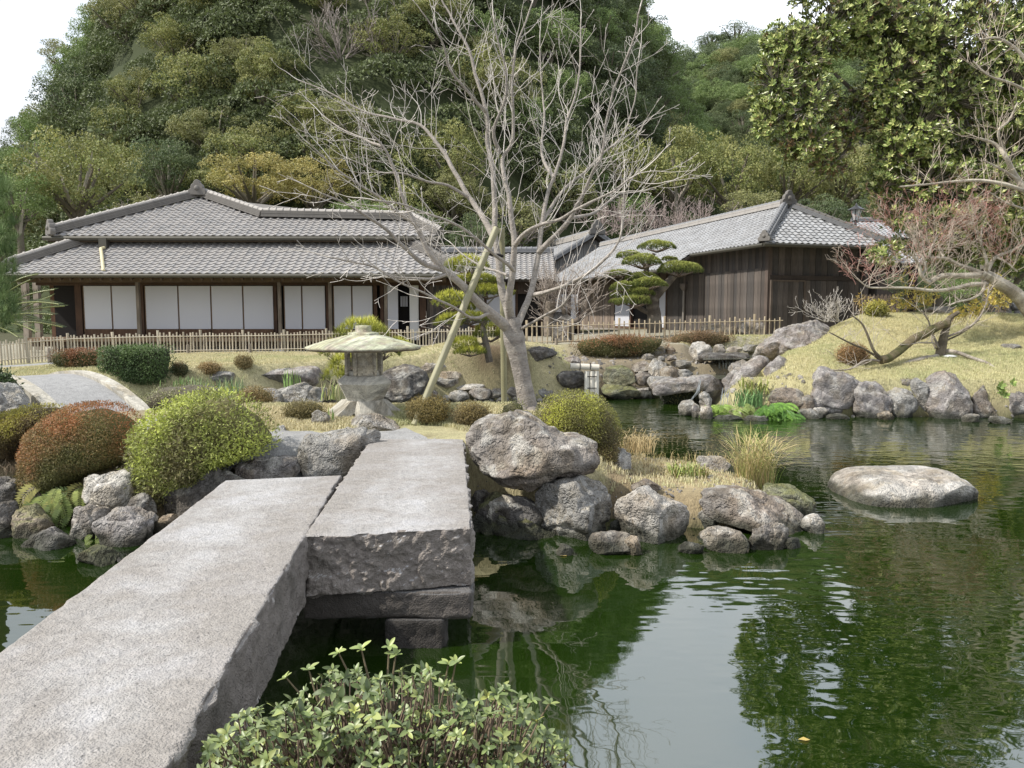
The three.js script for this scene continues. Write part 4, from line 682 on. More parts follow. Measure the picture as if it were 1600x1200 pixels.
// the cascade bank between cherry and waterfall
[
  [836, 584, 874, 602, 21.8, 'mauve', 'mauve pointed stone on the bank right of the cherry trunk'], [868, 578, 922, 603, 21.6, 'dark', 'dark overhanging slab of rock beneath the bamboo spout'], [838, 604, 866, 622, 21.4, 'grey', 'rounded stone low beside the cherry trunk'], [880, 556, 908, 570, 22.4, 'mauve', 'small mauve stone left of the end of the bamboo spout'], [895, 592, 938, 622, 22, 'dark', 'shadowed stone behind the bamboo spout'],
  [942, 569, 992, 602, 22, 'moss', 'round mossy boulder right of the bamboo spout'], [990, 579, 1018, 599, 22, 'brown', 'small round brown boulder right of the round mossy one'], [940, 600, 1000, 621, 21.8, 'moss', 'flat-faced stone at the water below the round mossy boulder'], [984, 605, 1026, 622, 21.9, 'pale', 'pale stone at the water right of the flat-faced stone'], [988, 564, 1020, 582, 22.6, 'brown', 'brown flat stone behind the two round boulders'],
  [1013, 560, 1044, 592, 22.4, 'pale', 'tall pale rock in the middle of the cascade bank'], [1030, 572, 1062, 594, 22.2, 'tan', 'pale tan rock left of the lower pool'], [1010, 588, 1055, 604, 21.8, 'grey', 'sloping grey rock behind the long ledge stone'], [1050, 577, 1085, 592, 22.3, 'grey', 'ridged grey stone beside the lower pool'], [1012, 540, 1040, 556, 24, 'grey', 'grey stone under the right end of the long brown hedge'], [1002, 552, 1022, 564, 23.4, 'pale', 'small pale stone below the brown hedge'], [1040, 541, 1056, 554, 24, 'tan', 'small tan stone beside the hedge end'],
  [1077, 534, 1112, 562, 23.6, 'pale', 'big pale boulder on the left lip of the waterfall'], [1113, 538, 1134, 552, 24.6, 'grey', 'grey stone behind the upper pool by the tan fence'], [1135, 541, 1162, 549, 25, 'pale', 'flat pale stone in the upper pool'], [1160, 538, 1186, 548, 25.2, 'grey', 'grey flat stone at the right of the upper pool'], [1096, 552, 1106, 560, 23.3, 'pale', 'little white stone on the waterfall lip'],
  [1028, 556, 1040, 564, 23.2, 'grey', 'cobble above the tall pale rock, left one'], [1042, 555, 1058, 563, 23.2, 'brown', 'cobble above the tall pale rock, right one'], [1056, 562, 1080, 574, 23, 'grey', 'broken grey stone left of the waterfall'],
].forEach(([a, b, c, d, dd, t, l]) => rock([a, b, c, d], { d: dd }, t, l));
rock([[1018, 600], [1028, 593], [1075, 588], [1112, 585], [1118, 592], [1098, 606], [1060, 610], [1022, 614]], { d: 20.6 }, 'mauve', 'long ledge stone jutting over the pond below the lower pool', { thick: 0.5, boxy: 0.5, facets: 5, sink: 0.1 });
rock([[1030, 612], [1040, 608], [1090, 606], [1092, 626], [1040, 632]], { d: 21.2 }, 'dark', 'dark mossy stone in the shadow beneath the long ledge stone', { moss: 1 });
[
  [1092, 590, 1134, 612, 20.4, 'dark', 'dark wet stone with running water beside the long ledge stone'], [1092, 612, 1112, 634, 18.4, 'grey', 'squat stone at the foot of the lower fall'], [1060, 624, 1092, 648, 18.2, 'grey', 'slanting stone at the left of the green islet'], [1080, 632, 1100, 652, 17.9, 'mauve', 'rounded stone at the front left of the green islet'], [1092, 634, 1116, 657, 17.6, 'pale', 'pale stone at the front of the green islet'], [1112, 648, 1160, 660, 17.5, 'dark', 'low dark stone at the front edge of the green islet'], [1160, 648, 1206, 664, 17.4, 'pale', 'low pale domed stone at the front right of the green islet'],
].forEach(([a, b, c, d, dd, t, l]) => rock([a, b, c, d], { d: dd }, t, l, { sink: 0.3 }));
// right bank
rock([[1128, 606], [1132, 594], [1160, 575], [1192, 556], [1200, 566], [1170, 592], [1140, 612]], { d: 20.4 }, 'mauve', 'long slanting grey rock leading down from the waterfall', { thick: 0.7, boxy: 0.55 });
rock([1138, 562, 1172, 584], { d: 21.4 }, 'grey', 'grey stone on the right lip of the waterfall');
rock([[1180, 556], [1186, 540], [1212, 520], [1250, 510], [1290, 500], [1298, 508], [1262, 530], [1225, 552], [1196, 560]], { d: 22.8 }, 'mauve', 'great slanting rock face between the tan fence and the grassy mound', { thick: 0.8, boxy: 0.55, facets: 6 });
[
  [1192, 556, 1240, 594, 20, 'mauve', 'rounded mauve boulder on the mound edge, left of a pair'], [1226, 566, 1266, 593, 19.8, 'mauve', 'smaller rounded boulder on the mound edge, right of a pair'],
  [1205, 606, 1262, 640, 18.2, 'brown', 'brown rock behind the bright fern on the right bank'], [1246, 616, 1272, 644, 18, 'brown', 'small rounded brown rock right of the bright fern'], [1246, 638, 1284, 656, 17.7, 'grey', 'low grey stone at the waterline right of the bright fern'], [1266, 636, 1292, 652, 17.8, 'pale', 'pale small stone at the waterline under the wide sloping rock'],
  [1398, 590, 1432, 606, 18.3, 'brown', 'brown stone on top of the rock wall beside the upright oval rock'], [1290, 646, 1326, 658, 17.6, 'grey', 'flat grey stone at the waterline below the wide sloping rock'], [1372, 642, 1398, 659, 17.5, 'tan', 'tan wedge stone low between two oval rocks'],
].forEach(([a, b, c, d, dd, t, l]) => rock([a, b, c, d], { d: dd }, t, l));
rock([[1258, 630], [1262, 600], [1275, 572], [1290, 572], [1330, 580], [1347, 596], [1335, 622], [1310, 634], [1280, 640]], { d: 18.3 }, 'mauve', 'wide sloping mauve rock with pale lichen in the right bank wall', { thick: 0.6, boxy: 0.5, facets: 6 });
rock([[1330, 640], [1330, 610], [1342, 597], [1368, 596], [1388, 615], [1388, 640], [1374, 656], [1342, 657]], { d: 18 }, 'mauve', 'dark oval rock in the middle of the right bank wall', { thick: 0.7, facets: 7, boxy: 0.55 });
rock([[1386, 612], [1394, 606], [1420, 620], [1433, 642], [1428, 654], [1406, 656], [1392, 642]], { d: 18 }, 'grey', 'streaked grey rock leaning right in the right bank wall', { thick: 0.6, boxy: 0.5 });
rock([[1420, 595], [1435, 590], [1450, 594], [1448, 620], [1436, 640], [1424, 615]], { d: 18.2 }, 'grey', 'narrow pale grey rock left of the tall flat-faced rock', { thick: 0.7 });
rock([[1446, 650], [1447, 610], [1456, 584], [1480, 580], [1504, 582], [1506, 605], [1514, 640], [1500, 652], [1480, 658], [1452, 656]], { d: 17.9 }, 'mauve', 'tall flat-faced rock with a whitish band in the right bank wall', { thick: 0.5, boxy: 0.35, facets: 4, rough: 0.7 });
rock([[1512, 650], [1512, 606], [1535, 602], [1552, 620], [1556, 650], [1535, 658]], { d: 18 }, 'brown', 'rough brown rock right of the tall flat-faced rock', { thick: 0.7 });
rock([[1566, 640], [1572, 614], [1595, 606], [1630, 610], [1634, 650], [1600, 660], [1572, 656]], { d: 18 }, 'mauve', 'grey rock at the right edge of the bank wall', { thick: 0.7 });
rock([1546, 650, 1578, 662], 0, 'grey', 'flat stone at the waterline near the right edge');
rock([1500, 646, 1530, 660], 0, 'grey', 'flat stone at the waterline under the rough brown rock');
rock([1560, 590, 1606, 606], { d: 18.6 }, 'brown', 'brown stone on the bank top near the right edge');
rock([1566, 537, 1594, 547], { g: 1 }, 'grey', 'lone flat stone on the grassy mound');
rock([1560, 500, 1625, 520], { d: 24.5 }, 'mauve', 'long mauve rock at the back edge of the grassy mound');
rock([1444, 478, 1498, 498], { d: 25 }, 'grey', 'rough grey rock behind the leaning tree on the mound');
[[1548, 484, 1580, 500], [1581, 483, 1612, 500], [1566, 474, 1580, 486], [1580, 472, 1602, 484], [1540, 474, 1564, 486]].forEach(([a, b, c, d], i) => rock([a, b, c, d], { d: 26 + i * 0.02 }, 'grey', ['lower left cobble of the dry wall at the right edge', 'lower right cobble of the dry wall at the right edge', 'small upper cobble of the dry wall at the right edge', 'upper right cobble of the dry wall at the right edge', 'upper left cobble of the dry wall at the right edge'][i], { facets: 4, rough: 0.5 }));
rock([1410, 487, 1440, 497], { d: 26 }, 'pale', 'pale flat stone beside the yellow bush at the back of the mound');
[[858, 486, 900, 540, 'dark'], [1150, 498, 1195, 530, 'brown'], [1092, 505, 1150, 530, 'tan']].forEach(([a, b, c, d, t], i) => rock([a, b, c, d], { d: 28 }, t, ['dark garden rock behind the tan fence left end', 'upright brown rock behind the tan fence right end', 'tan rounded rock behind the middle of the tan fence'][i]));
rock([[1311, 768], [1322, 752], [1345, 741], [1370, 738], [1440, 737], [1482, 738], [1502, 752], [1514, 768], [1495, 778], [1420, 784], [1350, 780], [1320, 775]], 0, 'pale', 'pale oval stone lying alone in the open water', { thick: 0.85, facets: 2, boxy: 0.45, rough: 0.45, sink: 0.5, name: 'water_stone', lichen: 0.6 });

// ---------- the two granite slabs and their support ----------
function slabGeo(c, th, rough, nu, nh, nv, seed, tone = 1) {   // c: near-left, near-right, far-right, far-left of the top face
  const b = mergeVertices((() => { const g = new THREE.BoxGeometry(1, 1, 1, nu, nh, nv); g.deleteAttribute('normal'); g.deleteAttribute('uv'); return g; })(), 1e-5), P = b.attributes.position, wu = new Float32Array(P.count); b.setAttribute('wear', new THREE.BufferAttribute(wu, 1));
  for (let i = 0; i < P.count; i++) {
    wu[i] = P.getX(i) * 2;
    const u = P.getX(i) + .5, h = P.getY(i) + .5, v = .5 - P.getZ(i), n = c[0].clone().lerp(c[1], u), f = c[3].clone().lerp(c[2], u), q = n.lerp(f, v);
    q.y -= (1 - h) * th;
    const du = (u - .5) * 2, dh = (h - .5) * 2, dv = (v - .5) * 2, eu = Math.abs(du) > .999, eh = Math.abs(dh) > .999, ev = Math.abs(dv) > .999;
    const A = c[1].clone().sub(c[0]).normalize(), B = c[3].clone().sub(c[0]).normalize(), out = V(0, 0, 0); if (eu) out.addScaledVector(A, Math.sign(du)); if (eh) out.y += Math.sign(dh); if (ev) out.addScaledVector(B, Math.sign(dv));
    const edge = (eu + eh + ev) > 1, n1 = fbm(q.x * 9 + seed, q.y * 9, q.z * 9, 4, .55), n2 = fbm(q.x * 28, q.y * 28 + seed, q.z * 28, 3, .6), chip = Math.max(0, fbm(q.x * 5 + 3, q.y * 5 + seed, q.z * 5, 4, .6));
    let amp = eh && dh > 0 ? 0.004 : rough; let k = (n1 * 0.95 + n2 * 0.22) * amp * (eh && dh > 0 ? 0.6 : 1);
    if (edge) k = -(0.006 + chip * 0.055) + n1 * 0.006;
    out.normalize(); q.addScaledVector(out, k); P.setXYZ(i, q.x, q.y, q.z);
  }
  b.computeVertexNormals(); const g = b.toNonIndexed(), Q = g.attributes.position, N = g.attributes.normal, uv = new Float32Array(Q.count * 2), co = new Float32Array(Q.count * 3);
  for (let t = 0; t < Q.count; t += 3) {
    const e1 = V(Q.getX(t + 1) - Q.getX(t), Q.getY(t + 1) - Q.getY(t), Q.getZ(t + 1) - Q.getZ(t)), e2 = V(Q.getX(t + 2) - Q.getX(t), Q.getY(t + 2) - Q.getY(t), Q.getZ(t + 2) - Q.getZ(t)), n = e1.cross(e2), ax = Math.abs(n.y) > Math.max(Math.abs(n.x), Math.abs(n.z)) ? 1 : Math.abs(n.x) > Math.abs(n.z) ? 0 : 2;
    for (let q = 0; q < 3; q++) {
      const i = t + q, x = Q.getX(i), y = Q.getY(i), z = Q.getZ(i); uv[i * 2] = ax === 0 ? z : x; uv[i * 2 + 1] = ax === 1 ? z : y;
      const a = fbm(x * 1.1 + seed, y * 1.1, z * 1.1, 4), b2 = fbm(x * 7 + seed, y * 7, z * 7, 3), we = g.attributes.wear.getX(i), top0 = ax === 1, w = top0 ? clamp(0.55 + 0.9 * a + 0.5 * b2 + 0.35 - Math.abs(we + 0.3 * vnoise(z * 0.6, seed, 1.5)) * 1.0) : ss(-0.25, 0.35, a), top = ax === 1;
      let col = top ? mix3([0.40, 0.38, 0.362], [0.55, 0.55, 0.56], w) : mix3([0.25, 0.225, 0.205], [0.36, 0.325, 0.30], w);  // sides coloured darker than the top, their shade put into the stone colour
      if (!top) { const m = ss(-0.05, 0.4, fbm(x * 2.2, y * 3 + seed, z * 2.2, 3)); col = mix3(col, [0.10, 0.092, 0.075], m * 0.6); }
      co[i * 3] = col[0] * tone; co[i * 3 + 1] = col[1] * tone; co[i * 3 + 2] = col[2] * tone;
    }
  }
  g.deleteAttribute('wear'); g.setAttribute('uv', new THREE.BufferAttribute(uv, 2)); g.setAttribute('color', new THREE.BufferAttribute(co, 3)); return g;
}
const yS = 0.85, ctr = (pts) => pts.reduce((a, p) => a.add(p), V(0, 0, 0)).multiplyScalar(1 / pts.length);
{
  const fl = gp(352, 750, yS), fr = gp(534, 742, yS), rB = gp(262, 1200, yS), lB = gp(0, 1018, yS);
  const ext = (f, b, k) => f.clone().lerp(b, k), nr = ext(fr, rB, 1.18), lz = (nr.z - fl.z) / (lB.z - fl.z), nl = ext(fl, lB, lz), c = [nl, nr, fr, fl].map((p) => p.setY(yS)), o = ctr(c).setY(yS);
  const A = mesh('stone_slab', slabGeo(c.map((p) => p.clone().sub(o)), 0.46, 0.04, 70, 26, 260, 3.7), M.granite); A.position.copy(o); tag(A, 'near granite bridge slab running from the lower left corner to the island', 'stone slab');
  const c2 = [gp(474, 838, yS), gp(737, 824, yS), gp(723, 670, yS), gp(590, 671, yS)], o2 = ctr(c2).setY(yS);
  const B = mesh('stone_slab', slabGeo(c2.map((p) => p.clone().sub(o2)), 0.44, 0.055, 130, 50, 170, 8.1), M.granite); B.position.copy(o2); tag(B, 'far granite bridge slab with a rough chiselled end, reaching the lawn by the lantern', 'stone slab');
  // cross beam and pillar under the joint, shade put into their colour by tone
  const y1 = yS - 0.445, l = gp(440, 940, y1), rr = gp(736, 932, y1), sup = thing('bridge_pier', 'stone cross beam on a shade-darkened pillar carrying the joint of the two slabs', 'bridge pier', V(0, 0, 0));
  const cb = [V(l.x + 0.1, y1, rr.z - 0.08), V(rr.x, y1, rr.z - 0.08), V(rr.x, y1, rr.z - 0.38), V(l.x + 0.1, y1, rr.z - 0.38)], oc = ctr(cb);
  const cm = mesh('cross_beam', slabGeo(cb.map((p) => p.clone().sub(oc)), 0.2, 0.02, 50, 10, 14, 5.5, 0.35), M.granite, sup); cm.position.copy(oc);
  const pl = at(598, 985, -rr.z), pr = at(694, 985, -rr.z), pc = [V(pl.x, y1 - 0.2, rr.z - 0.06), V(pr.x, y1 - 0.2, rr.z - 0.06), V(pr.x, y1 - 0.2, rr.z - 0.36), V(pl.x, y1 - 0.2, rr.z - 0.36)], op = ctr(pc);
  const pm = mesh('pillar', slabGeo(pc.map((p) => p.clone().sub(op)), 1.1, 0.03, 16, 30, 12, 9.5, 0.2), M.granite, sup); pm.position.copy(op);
}
// ---------- arched bridge at the left ----------
{
  const H = thing('arched_bridge', 'low arched stone footbridge with gravel deck and pale kerbs on the left', 'bridge', V(0, 0, 0));
  const a0 = gp(226, 648, 1.0), a1 = gp(30, 660, 0.9), far0 = at(128, 588, 15.6), n = 24;
  // axis from the near right foot to the far left foot; deck 1.9 m wide
  const P0 = V(-5.9, 0.87, -11.1), P1 = V(-9.8, 0.87, -14.6), dir = P1.clone().sub(P0), L = dir.length(); dir.normalize(); const side = V(-dir.z, 0, dir.x).normalize(), rise = 0.5, wd = 0.6;
  const C = (t, w, dy = 0) => P0.clone().addScaledVector(dir, t * L).addScaledVector(side, w).add(V(0, rise * Math.pow(Math.sin(Math.PI * t), 0.8) * (1) + dy, 0));
  const deck = new Geo(), strip = (g, f, m, col = W3) => { const b = g.n; for (let i = 0; i <= n; i++) for (let j = 0; j <= m; j++) { const p = f(i / n, j / m); g.v(p.x, p.y, p.z, col, p.x + p.y * .7, p.z + p.y * .7); } for (let i = 0; i < n; i++) for (let j = 0; j < m; j++) { const a = b + i * (m + 1) + j; g.i.push(a, a + 1, a + m + 2, a, a + m + 2, a + m + 1); } };
  strip(deck, (t, s) => C(t, lerp(-wd + .12, wd - .12, s)), 8); deck.build('gravel_deck', M.gravel, H);
  for (const q of [-1, 1]) {
    const k = new Geo(); const w0 = q * (wd - .13), w1 = q * (wd + .07);
    strip(k, (t, s) => C(t, lerp(w0, w1, s), 0.05), 2, [.6, .57, .5]); strip(k, (t, s) => C(t, w0, lerp(-0.04, 0.05, s)), 1, [.6, .57, .5]); strip(k, (t, s) => C(t, w1, lerp(-0.1, 0.05, s)), 1, [.55, .52, .45]); k.build('kerb', M.lanternStone, H);
    const wl2 = new Geo(); strip(wl2, (t, s) => { const top = C(t, q * (wd + .02), -0.08), u = Math.abs(t - .5) * 2, ar = u < 0.55 ? 0.35 + 0.42 * Math.sqrt(1 - (u / .55) ** 2) + 0.2 : -0.6; return top.setY(lerp(top.y, Math.min(top.y - .12, ar), s)); }, 6, [.46, .43, .36]); wl2.build('side_wall', M.lanternStone, H);
  }
  const un = new Geo(); strip(un, (t, s) => { const p = C(t, lerp(-wd, wd, s), 0), u = Math.abs(t - .5) * 2, ar = u < 0.55 ? 0.35 + 0.42 * Math.sqrt(1 - (u / .55) ** 2) + 0.2 : -0.6; return p.setY(Math.min(p.y - .14, ar)); }, 2, [.3, .28, .24]); un.build('vault', M.lanternStone, H);
}
// ---------- the stone lantern ----------
{
  const d = 11.1, b = at(570, 648, d), k = d / F / (CT), H = thing('stone_lantern', 'hexagonal stone lantern with a wide mossy umbrella roof standing on spread legs', 'lantern', V(b.x, b.y, b.z));
  const Y = (py) => at(570, py, d).y - b.y, w = (px) => px / ppm(d);
  const noise = (g, amp, f, seed) => { const p = g.attributes.position; for (let i = 0; i < p.count; i++) { const q = V(p.getX(i), p.getY(i), p.getZ(i)), nn = fbm(q.x * f + seed, q.y * f, q.z * f, 4, .55); p.setXYZ(i, q.x * (1 + nn * amp), q.y + nn * amp * .12, q.z * (1 + nn * amp)); } g.computeVertexNormals(); };
  const colour = (g, f) => { const p = g.attributes.position, n = g.attributes.normal, c = new Float32Array(p.count * 3), uv = new Float32Array(p.count * 2); for (let i = 0; i < p.count; i++) { const cc = f(p.getX(i), p.getY(i), p.getZ(i), n.getY(i)); c.set(cc, i * 3); uv[i * 2] = p.getX(i) + p.getZ(i) * .6; uv[i * 2 + 1] = p.getY(i) + p.getZ(i) * .5; } g.setAttribute('color', new THREE.BufferAttribute(c, 3)); g.setAttribute('uv', new THREE.BufferAttribute(uv, 2)); return g; };
  const stone = (x, y, z) => { const a = fbm(x * 4, y * 4, z * 4, 4); return mix3([0.58, 0.56, 0.50], [0.70, 0.685, 0.63], clamp(.5 + a)); };
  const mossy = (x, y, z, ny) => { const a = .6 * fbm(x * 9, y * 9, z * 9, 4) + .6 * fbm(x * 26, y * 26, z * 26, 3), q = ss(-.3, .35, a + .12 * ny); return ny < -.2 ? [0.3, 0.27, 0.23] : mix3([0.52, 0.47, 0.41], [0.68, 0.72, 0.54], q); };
  const lathe = (pts, seg, amp, f, col, name, seed = 1, flat = false, turn = 0, parent = H) => { let g = new THREE.LatheGeometry(pts.map(([r, y]) => new THREE.Vector2(r, y)), seg); g.rotateY(turn); if (flat) g = g.toNonIndexed(); noise(g, amp, f, seed); colour(g, col); return mesh(name, g, M.lanternStone, parent); };
  // roof: wide, thin rim, rising softly
  const R = w(88), yR = Y(545), yRt = Y(523), ring = []; for (let i = 0; i <= 14; i++) { const t = i / 14; ring.push([lerp(R, w(24), t), lerp(yR + w(3), yRt, Math.pow(t, 0.8))]); }
  const roof = lathe([[w(10), yR + w(6)], [w(46), yR + w(3)], [R * .96, yR - w(2)], [R, yR], ...ring, [0.001, yRt + .005]], 72, 0.05, 6, mossy, 'lantern_roof', 4);
  lathe([[w(24), yRt - .01], [w(24), yRt + w(3)], [w(13), yRt + w(5)], [w(12.5), yRt + w(9)], [w(12), yRt + w(14)], [0.001, yRt + w(15)]], 24, 0.04, 8, mossy, 'finial', 2, false, 0, roof);
  // fire box: six corner posts with openings
  const y0 = Y(586), y1 = Y(545) + .02, r0 = w(26), r1 = w(29), fb = new THREE.Group(); fb.name = 'fire_box'; H.add(fb);
  for (let i = 0; i < 6; i++) {
    const an = i * Math.PI / 3 + 0.26, g = new THREE.BoxGeometry(w(22), y1 - y0, w(7), 4, 6, 2); g.translate(0, 0, 0); noise(g, .03, 9, i); colour(g, stone);
    if (i === 0 || i === 3) { const o = mesh('panel', g, M.lanternStone, fb); o.position.set(Math.sin(an) * r0 * .86, (y0 + y1) / 2, Math.cos(an) * r0 * .86); o.rotation.y = an; }
    else for (const s of [-1, 1]) { const pg = new THREE.BoxGeometry(w(6), y1 - y0, w(7)); colour(pg, stone); const o = mesh('post', pg, M.lanternStone, fb); const lx = s * w(11.5); o.position.set(Math.sin(an) * r0 * .86 + Math.cos(an) * lx, (y0 + y1) / 2, Math.cos(an) * r0 * .86 - Math.sin(an) * lx); o.rotation.y = an; }
  }
  lathe([[0.001, y0 + w(7)], [r0 * .98, y0 + w(7)], [r0, y0 - .01], [0.001, y0 - .01]], 6, 0.0, 4, stone, 'sill', 3, true, 0.26 + Math.PI / 6, fb);
  // platform: bulging hexagon
  lathe([[0.001, y0], [w(33), y0 - .002], [w(44), Y(594)], [w(45.5), Y(598)], [w(43), Y(602)], [w(32), Y(622)], [w(31), Y(626)], [0.001, Y(627)]], 6, 0.012, 7, stone, 'platform', 6, true, 0.3);
  // four spread legs
  for (let i = 0; i < 4; i++) {
    const an = i * Math.PI / 2 + 0.55, g = new THREE.BoxGeometry(1, 1, 1, 6, 12, 4), p = g.attributes.position;
    for (let q = 0; q < p.count; q++) { const t = p.getY(q) + .5, out = lerp(w(78), w(14), Math.pow(t, .75)), th = lerp(w(10), w(20), t); p.setXYZ(q, p.getX(q) * w(lerp(66, 40, t)), lerp(-0.12, Y(624), t), out + p.getZ(q) * th * 1.6); }
    noise(g, .02, 6, i + 4); colour(g, (x, y, z) => mix3(stone(x, y, z), [.3, .27, .22], .35)); const o = mesh('leg', g, M.lanternStone, H); o.rotation.y = an;
  }
}
rock([486, 640, 516, 662], { d: 10.4 }, 'grey', 'low stone at the left foot of the stone lantern', { thick: .8 });
rock([[545, 660], [560, 648], [590, 646], [612, 654], [625, 664], [560, 668]], { d: 10.2 }, 'grey', 'low wavy stone before the stone lantern legs', { thick: .8, sink: .4 });
// ---------- bamboo spout, falls and pools ----------
{
  const H = thing('bamboo_spout', 'pale bamboo water spout, one cane lying on an upright bundle', 'water spout', V(0, 0, 0)), d = 21.2, A = at(891, 572, d), B = at(936, 574, d), r = 0.085, col = [0.62, 0.58, 0.5];
  const g = new Geo(); g.tube([A, B], r, 14, col, true); g.build('spout_cane', M.bamboo, H);
  const ho = new Geo(); ho.tube([A.clone().add(V(-.006, 0, .01)), A.clone().add(V(.01, 0, .01))], r * .7, 12, [.03, .03, .03], true); ho.build('spout_mouth', M.black, H);
  for (const x of [917, 925, 932]) { const t = at(x, 580, d), u = at(x, 622, d), k = new Geo(); t.z += 0.0; k.tube([u, t], 0.07, 10, mix3(col, [.7, .68, .62], (x % 3) / 3), true); k.build('upright_cane', M.bamboo, H); }
  for (const py of [588, 606]) { const c = at(924.5, py, d), k = new Geo(), q = []; for (let i = 0; i <= 16; i++) { const a = i / 16 * 6.2832; q.push(c.clone().add(V(Math.cos(a) * .185, 0, Math.sin(a) * .085))); } k.tube(q, .012, 5, W3); k.build('cord', M.black, H); }
  for (const px of [906, 922]) { const c = at(px, 572.5, d), k = new Geo(), q = []; for (let i = 0; i <= 12; i++) { const a = i / 12 * 6.2832; q.push(c.clone().add(V(0, Math.cos(a) * .093, Math.sin(a) * .093))); } k.tube(q, .012, 5, W3); k.build('cord', M.black, H); }
}
{
  const wm = new THREE.MeshPhysicalMaterial({ color: rgb(.10, .11, .085), roughness: .05, bumpMap: grainBump, bumpScale: .004, ior: 1.5 });
  const pool = (name, pts, y) => { const g = new Geo(), c = ctr(pts), b = g.v(c.x, y, c.z, W3, c.x, c.z); pts.forEach((p) => g.v(p.x, y, p.z, W3, p.x, p.z)); for (let i = 0; i < pts.length; i++) g.i.push(b, b + 1 + i, b + 1 + (i + 1) % pts.length); const o = structure(name, g.geometry(), wm); return o; };
  const yu = 1.08, yl = 0.62;
  wm.side = THREE.DoubleSide;
  pool('upper_pool_water', [gp(1098, 562, yu), gp(1172, 561, yu), gp(1196, 548, yu), gp(1188, 540, yu), gp(1120, 541, yu)], yu);
  pool('lower_pool_water', [gp(1080, 594, yl), gp(1140, 592, yl), gp(1176, 574, yl), gp(1090, 572, yl)], yl);
  // lip slab and strands of falling water
  rock([[1092, 556], [1100, 551], [1140, 550], [1174, 552], [1170, 561], [1130, 563], [1098, 564]], { d: 23.25 }, 'dark', 'dark wet lip slab the waterfall runs over', { thick: .35, facets: 2, sink: 0, lichen: 0.2 });
  rock([1096, 562, 1172, 590], { d: 23.55 }, 'dark', 'dark wet rock face behind the waterfall', { thick: .3, facets: 3, lichen: 0, boxy: .4 });
  const T = thing('waterfall', 'thin strands of falling water dropping from the dark lip slab', 'waterfall', V(0, 0, 0)), r = rng(77), fm = new THREE.MeshPhysicalMaterial({ color: rgb(.62, .66, .68), roughness: .15, transmission: .75 });
  const g = new Geo(); for (let i = 0; i < 46; i++) { const px = 1122 + r() * 48, p = at(px, 560 + r() * 3, 23.0), q = at(px + (r() - .5) * 2, 578 + r() * 4, 22.95), m = p.clone().lerp(q, .4).add(V(0, .02, .05)); g.tube([p, m, q], [.003, .005 + r() * .006, .004], 4, W3); } g.build('water_strands', fm, T, 'stuff');
  const T2 = thing('waterfall', 'narrow white trickle running down beside the long ledge stone', 'waterfall', V(0, 0, 0)), g2 = new Geo();
  for (let i = 0; i < 5; i++) { const px = 1090 + r() * 3.5, a = at(px + 2, 593, 19.9), b = at(px, 604, 19.7), c = at(px - 1 - r() * 3, 613, 19.3), e = at(px - 12 - r() * 8, 630, 18.9); g2.tube([a, b, c, e], [.004, .007, .006, .004], 4, W3); } g2.build('water_strands', fm, T2, 'stuff');
  const T3 = thing('waterfall', 'short white trickle between the ledge stone and the green islet', 'waterfall', V(0, 0, 0)), g3 = new Geo();
  for (let i = 0; i < 7; i++) { const px = 1128 + r() * 12, a = at(px, 606, 19.4), b = at(px - 2, 620, 18.9), c = at(px - 4, 634, 18.5); g3.tube([a, b, c], [.004, .007, .004], 4, W3); } g3.build('water_strands', fm, T3, 'stuff');
}
// ---------- the bare cherry ----------
const barkCol = (r) => { const k = 0.85 + r() * 0.3; return [0.43 * k, 0.40 * k, 0.365 * k]; };
// recursive twigs: gently upcurving shoots with short side twigs
function shoot(g, r, p, dir, len, rad, level, col, o) {
  const n = Math.max(3, Math.round(len / o.seg)), pts = [p.clone()], rs = [rad], d = dir.clone();
  for (let i = 1; i <= n; i++) { d.add(unit(r).multiplyScalar(o.wob)).add(V(0, o.up / n, 0)).normalize(); pts.push(pts[i - 1].clone().addScaledVector(d, len / n)); rs.push(Math.max(o.min, rad * (1 - 0.75 * i / n))); }
  g.tube(pts, rs, rad > 0.02 ? 5 : rad > 0.01 ? 4 : 3, col);
  if (level <= 0) return pts;
  const k = Math.max(1, Math.round(len * o.dens * (0.7 + r() * 0.6)));
  for (let i = 0; i < k; i++) {
    const t = 0.22 + 0.78 * (i + r()) / k, j = Math.min(n - 1, Math.floor(t * n)), q = pts[j].clone().lerp(pts[j + 1], t * n - j), ax = pts[j + 1].clone().sub(pts[j]).normalize(), s = unit(r); s.addScaledVector(ax, -s.dot(ax)).normalize();
    const dd = ax.multiplyScalar(0.75 + r() * .3).addScaledVector(s, 0.55 + r() * .45); if (o.flat) dd.y *= o.flat; dd.normalize();
    shoot(g, r, q, dd, len * (0.28 + r() * 0.38) * (1.1 - t * .5), Math.max(o.min, rs[j] * (0.5 + r() * .25)), level - 1, col, o);
  }
  return pts;
}
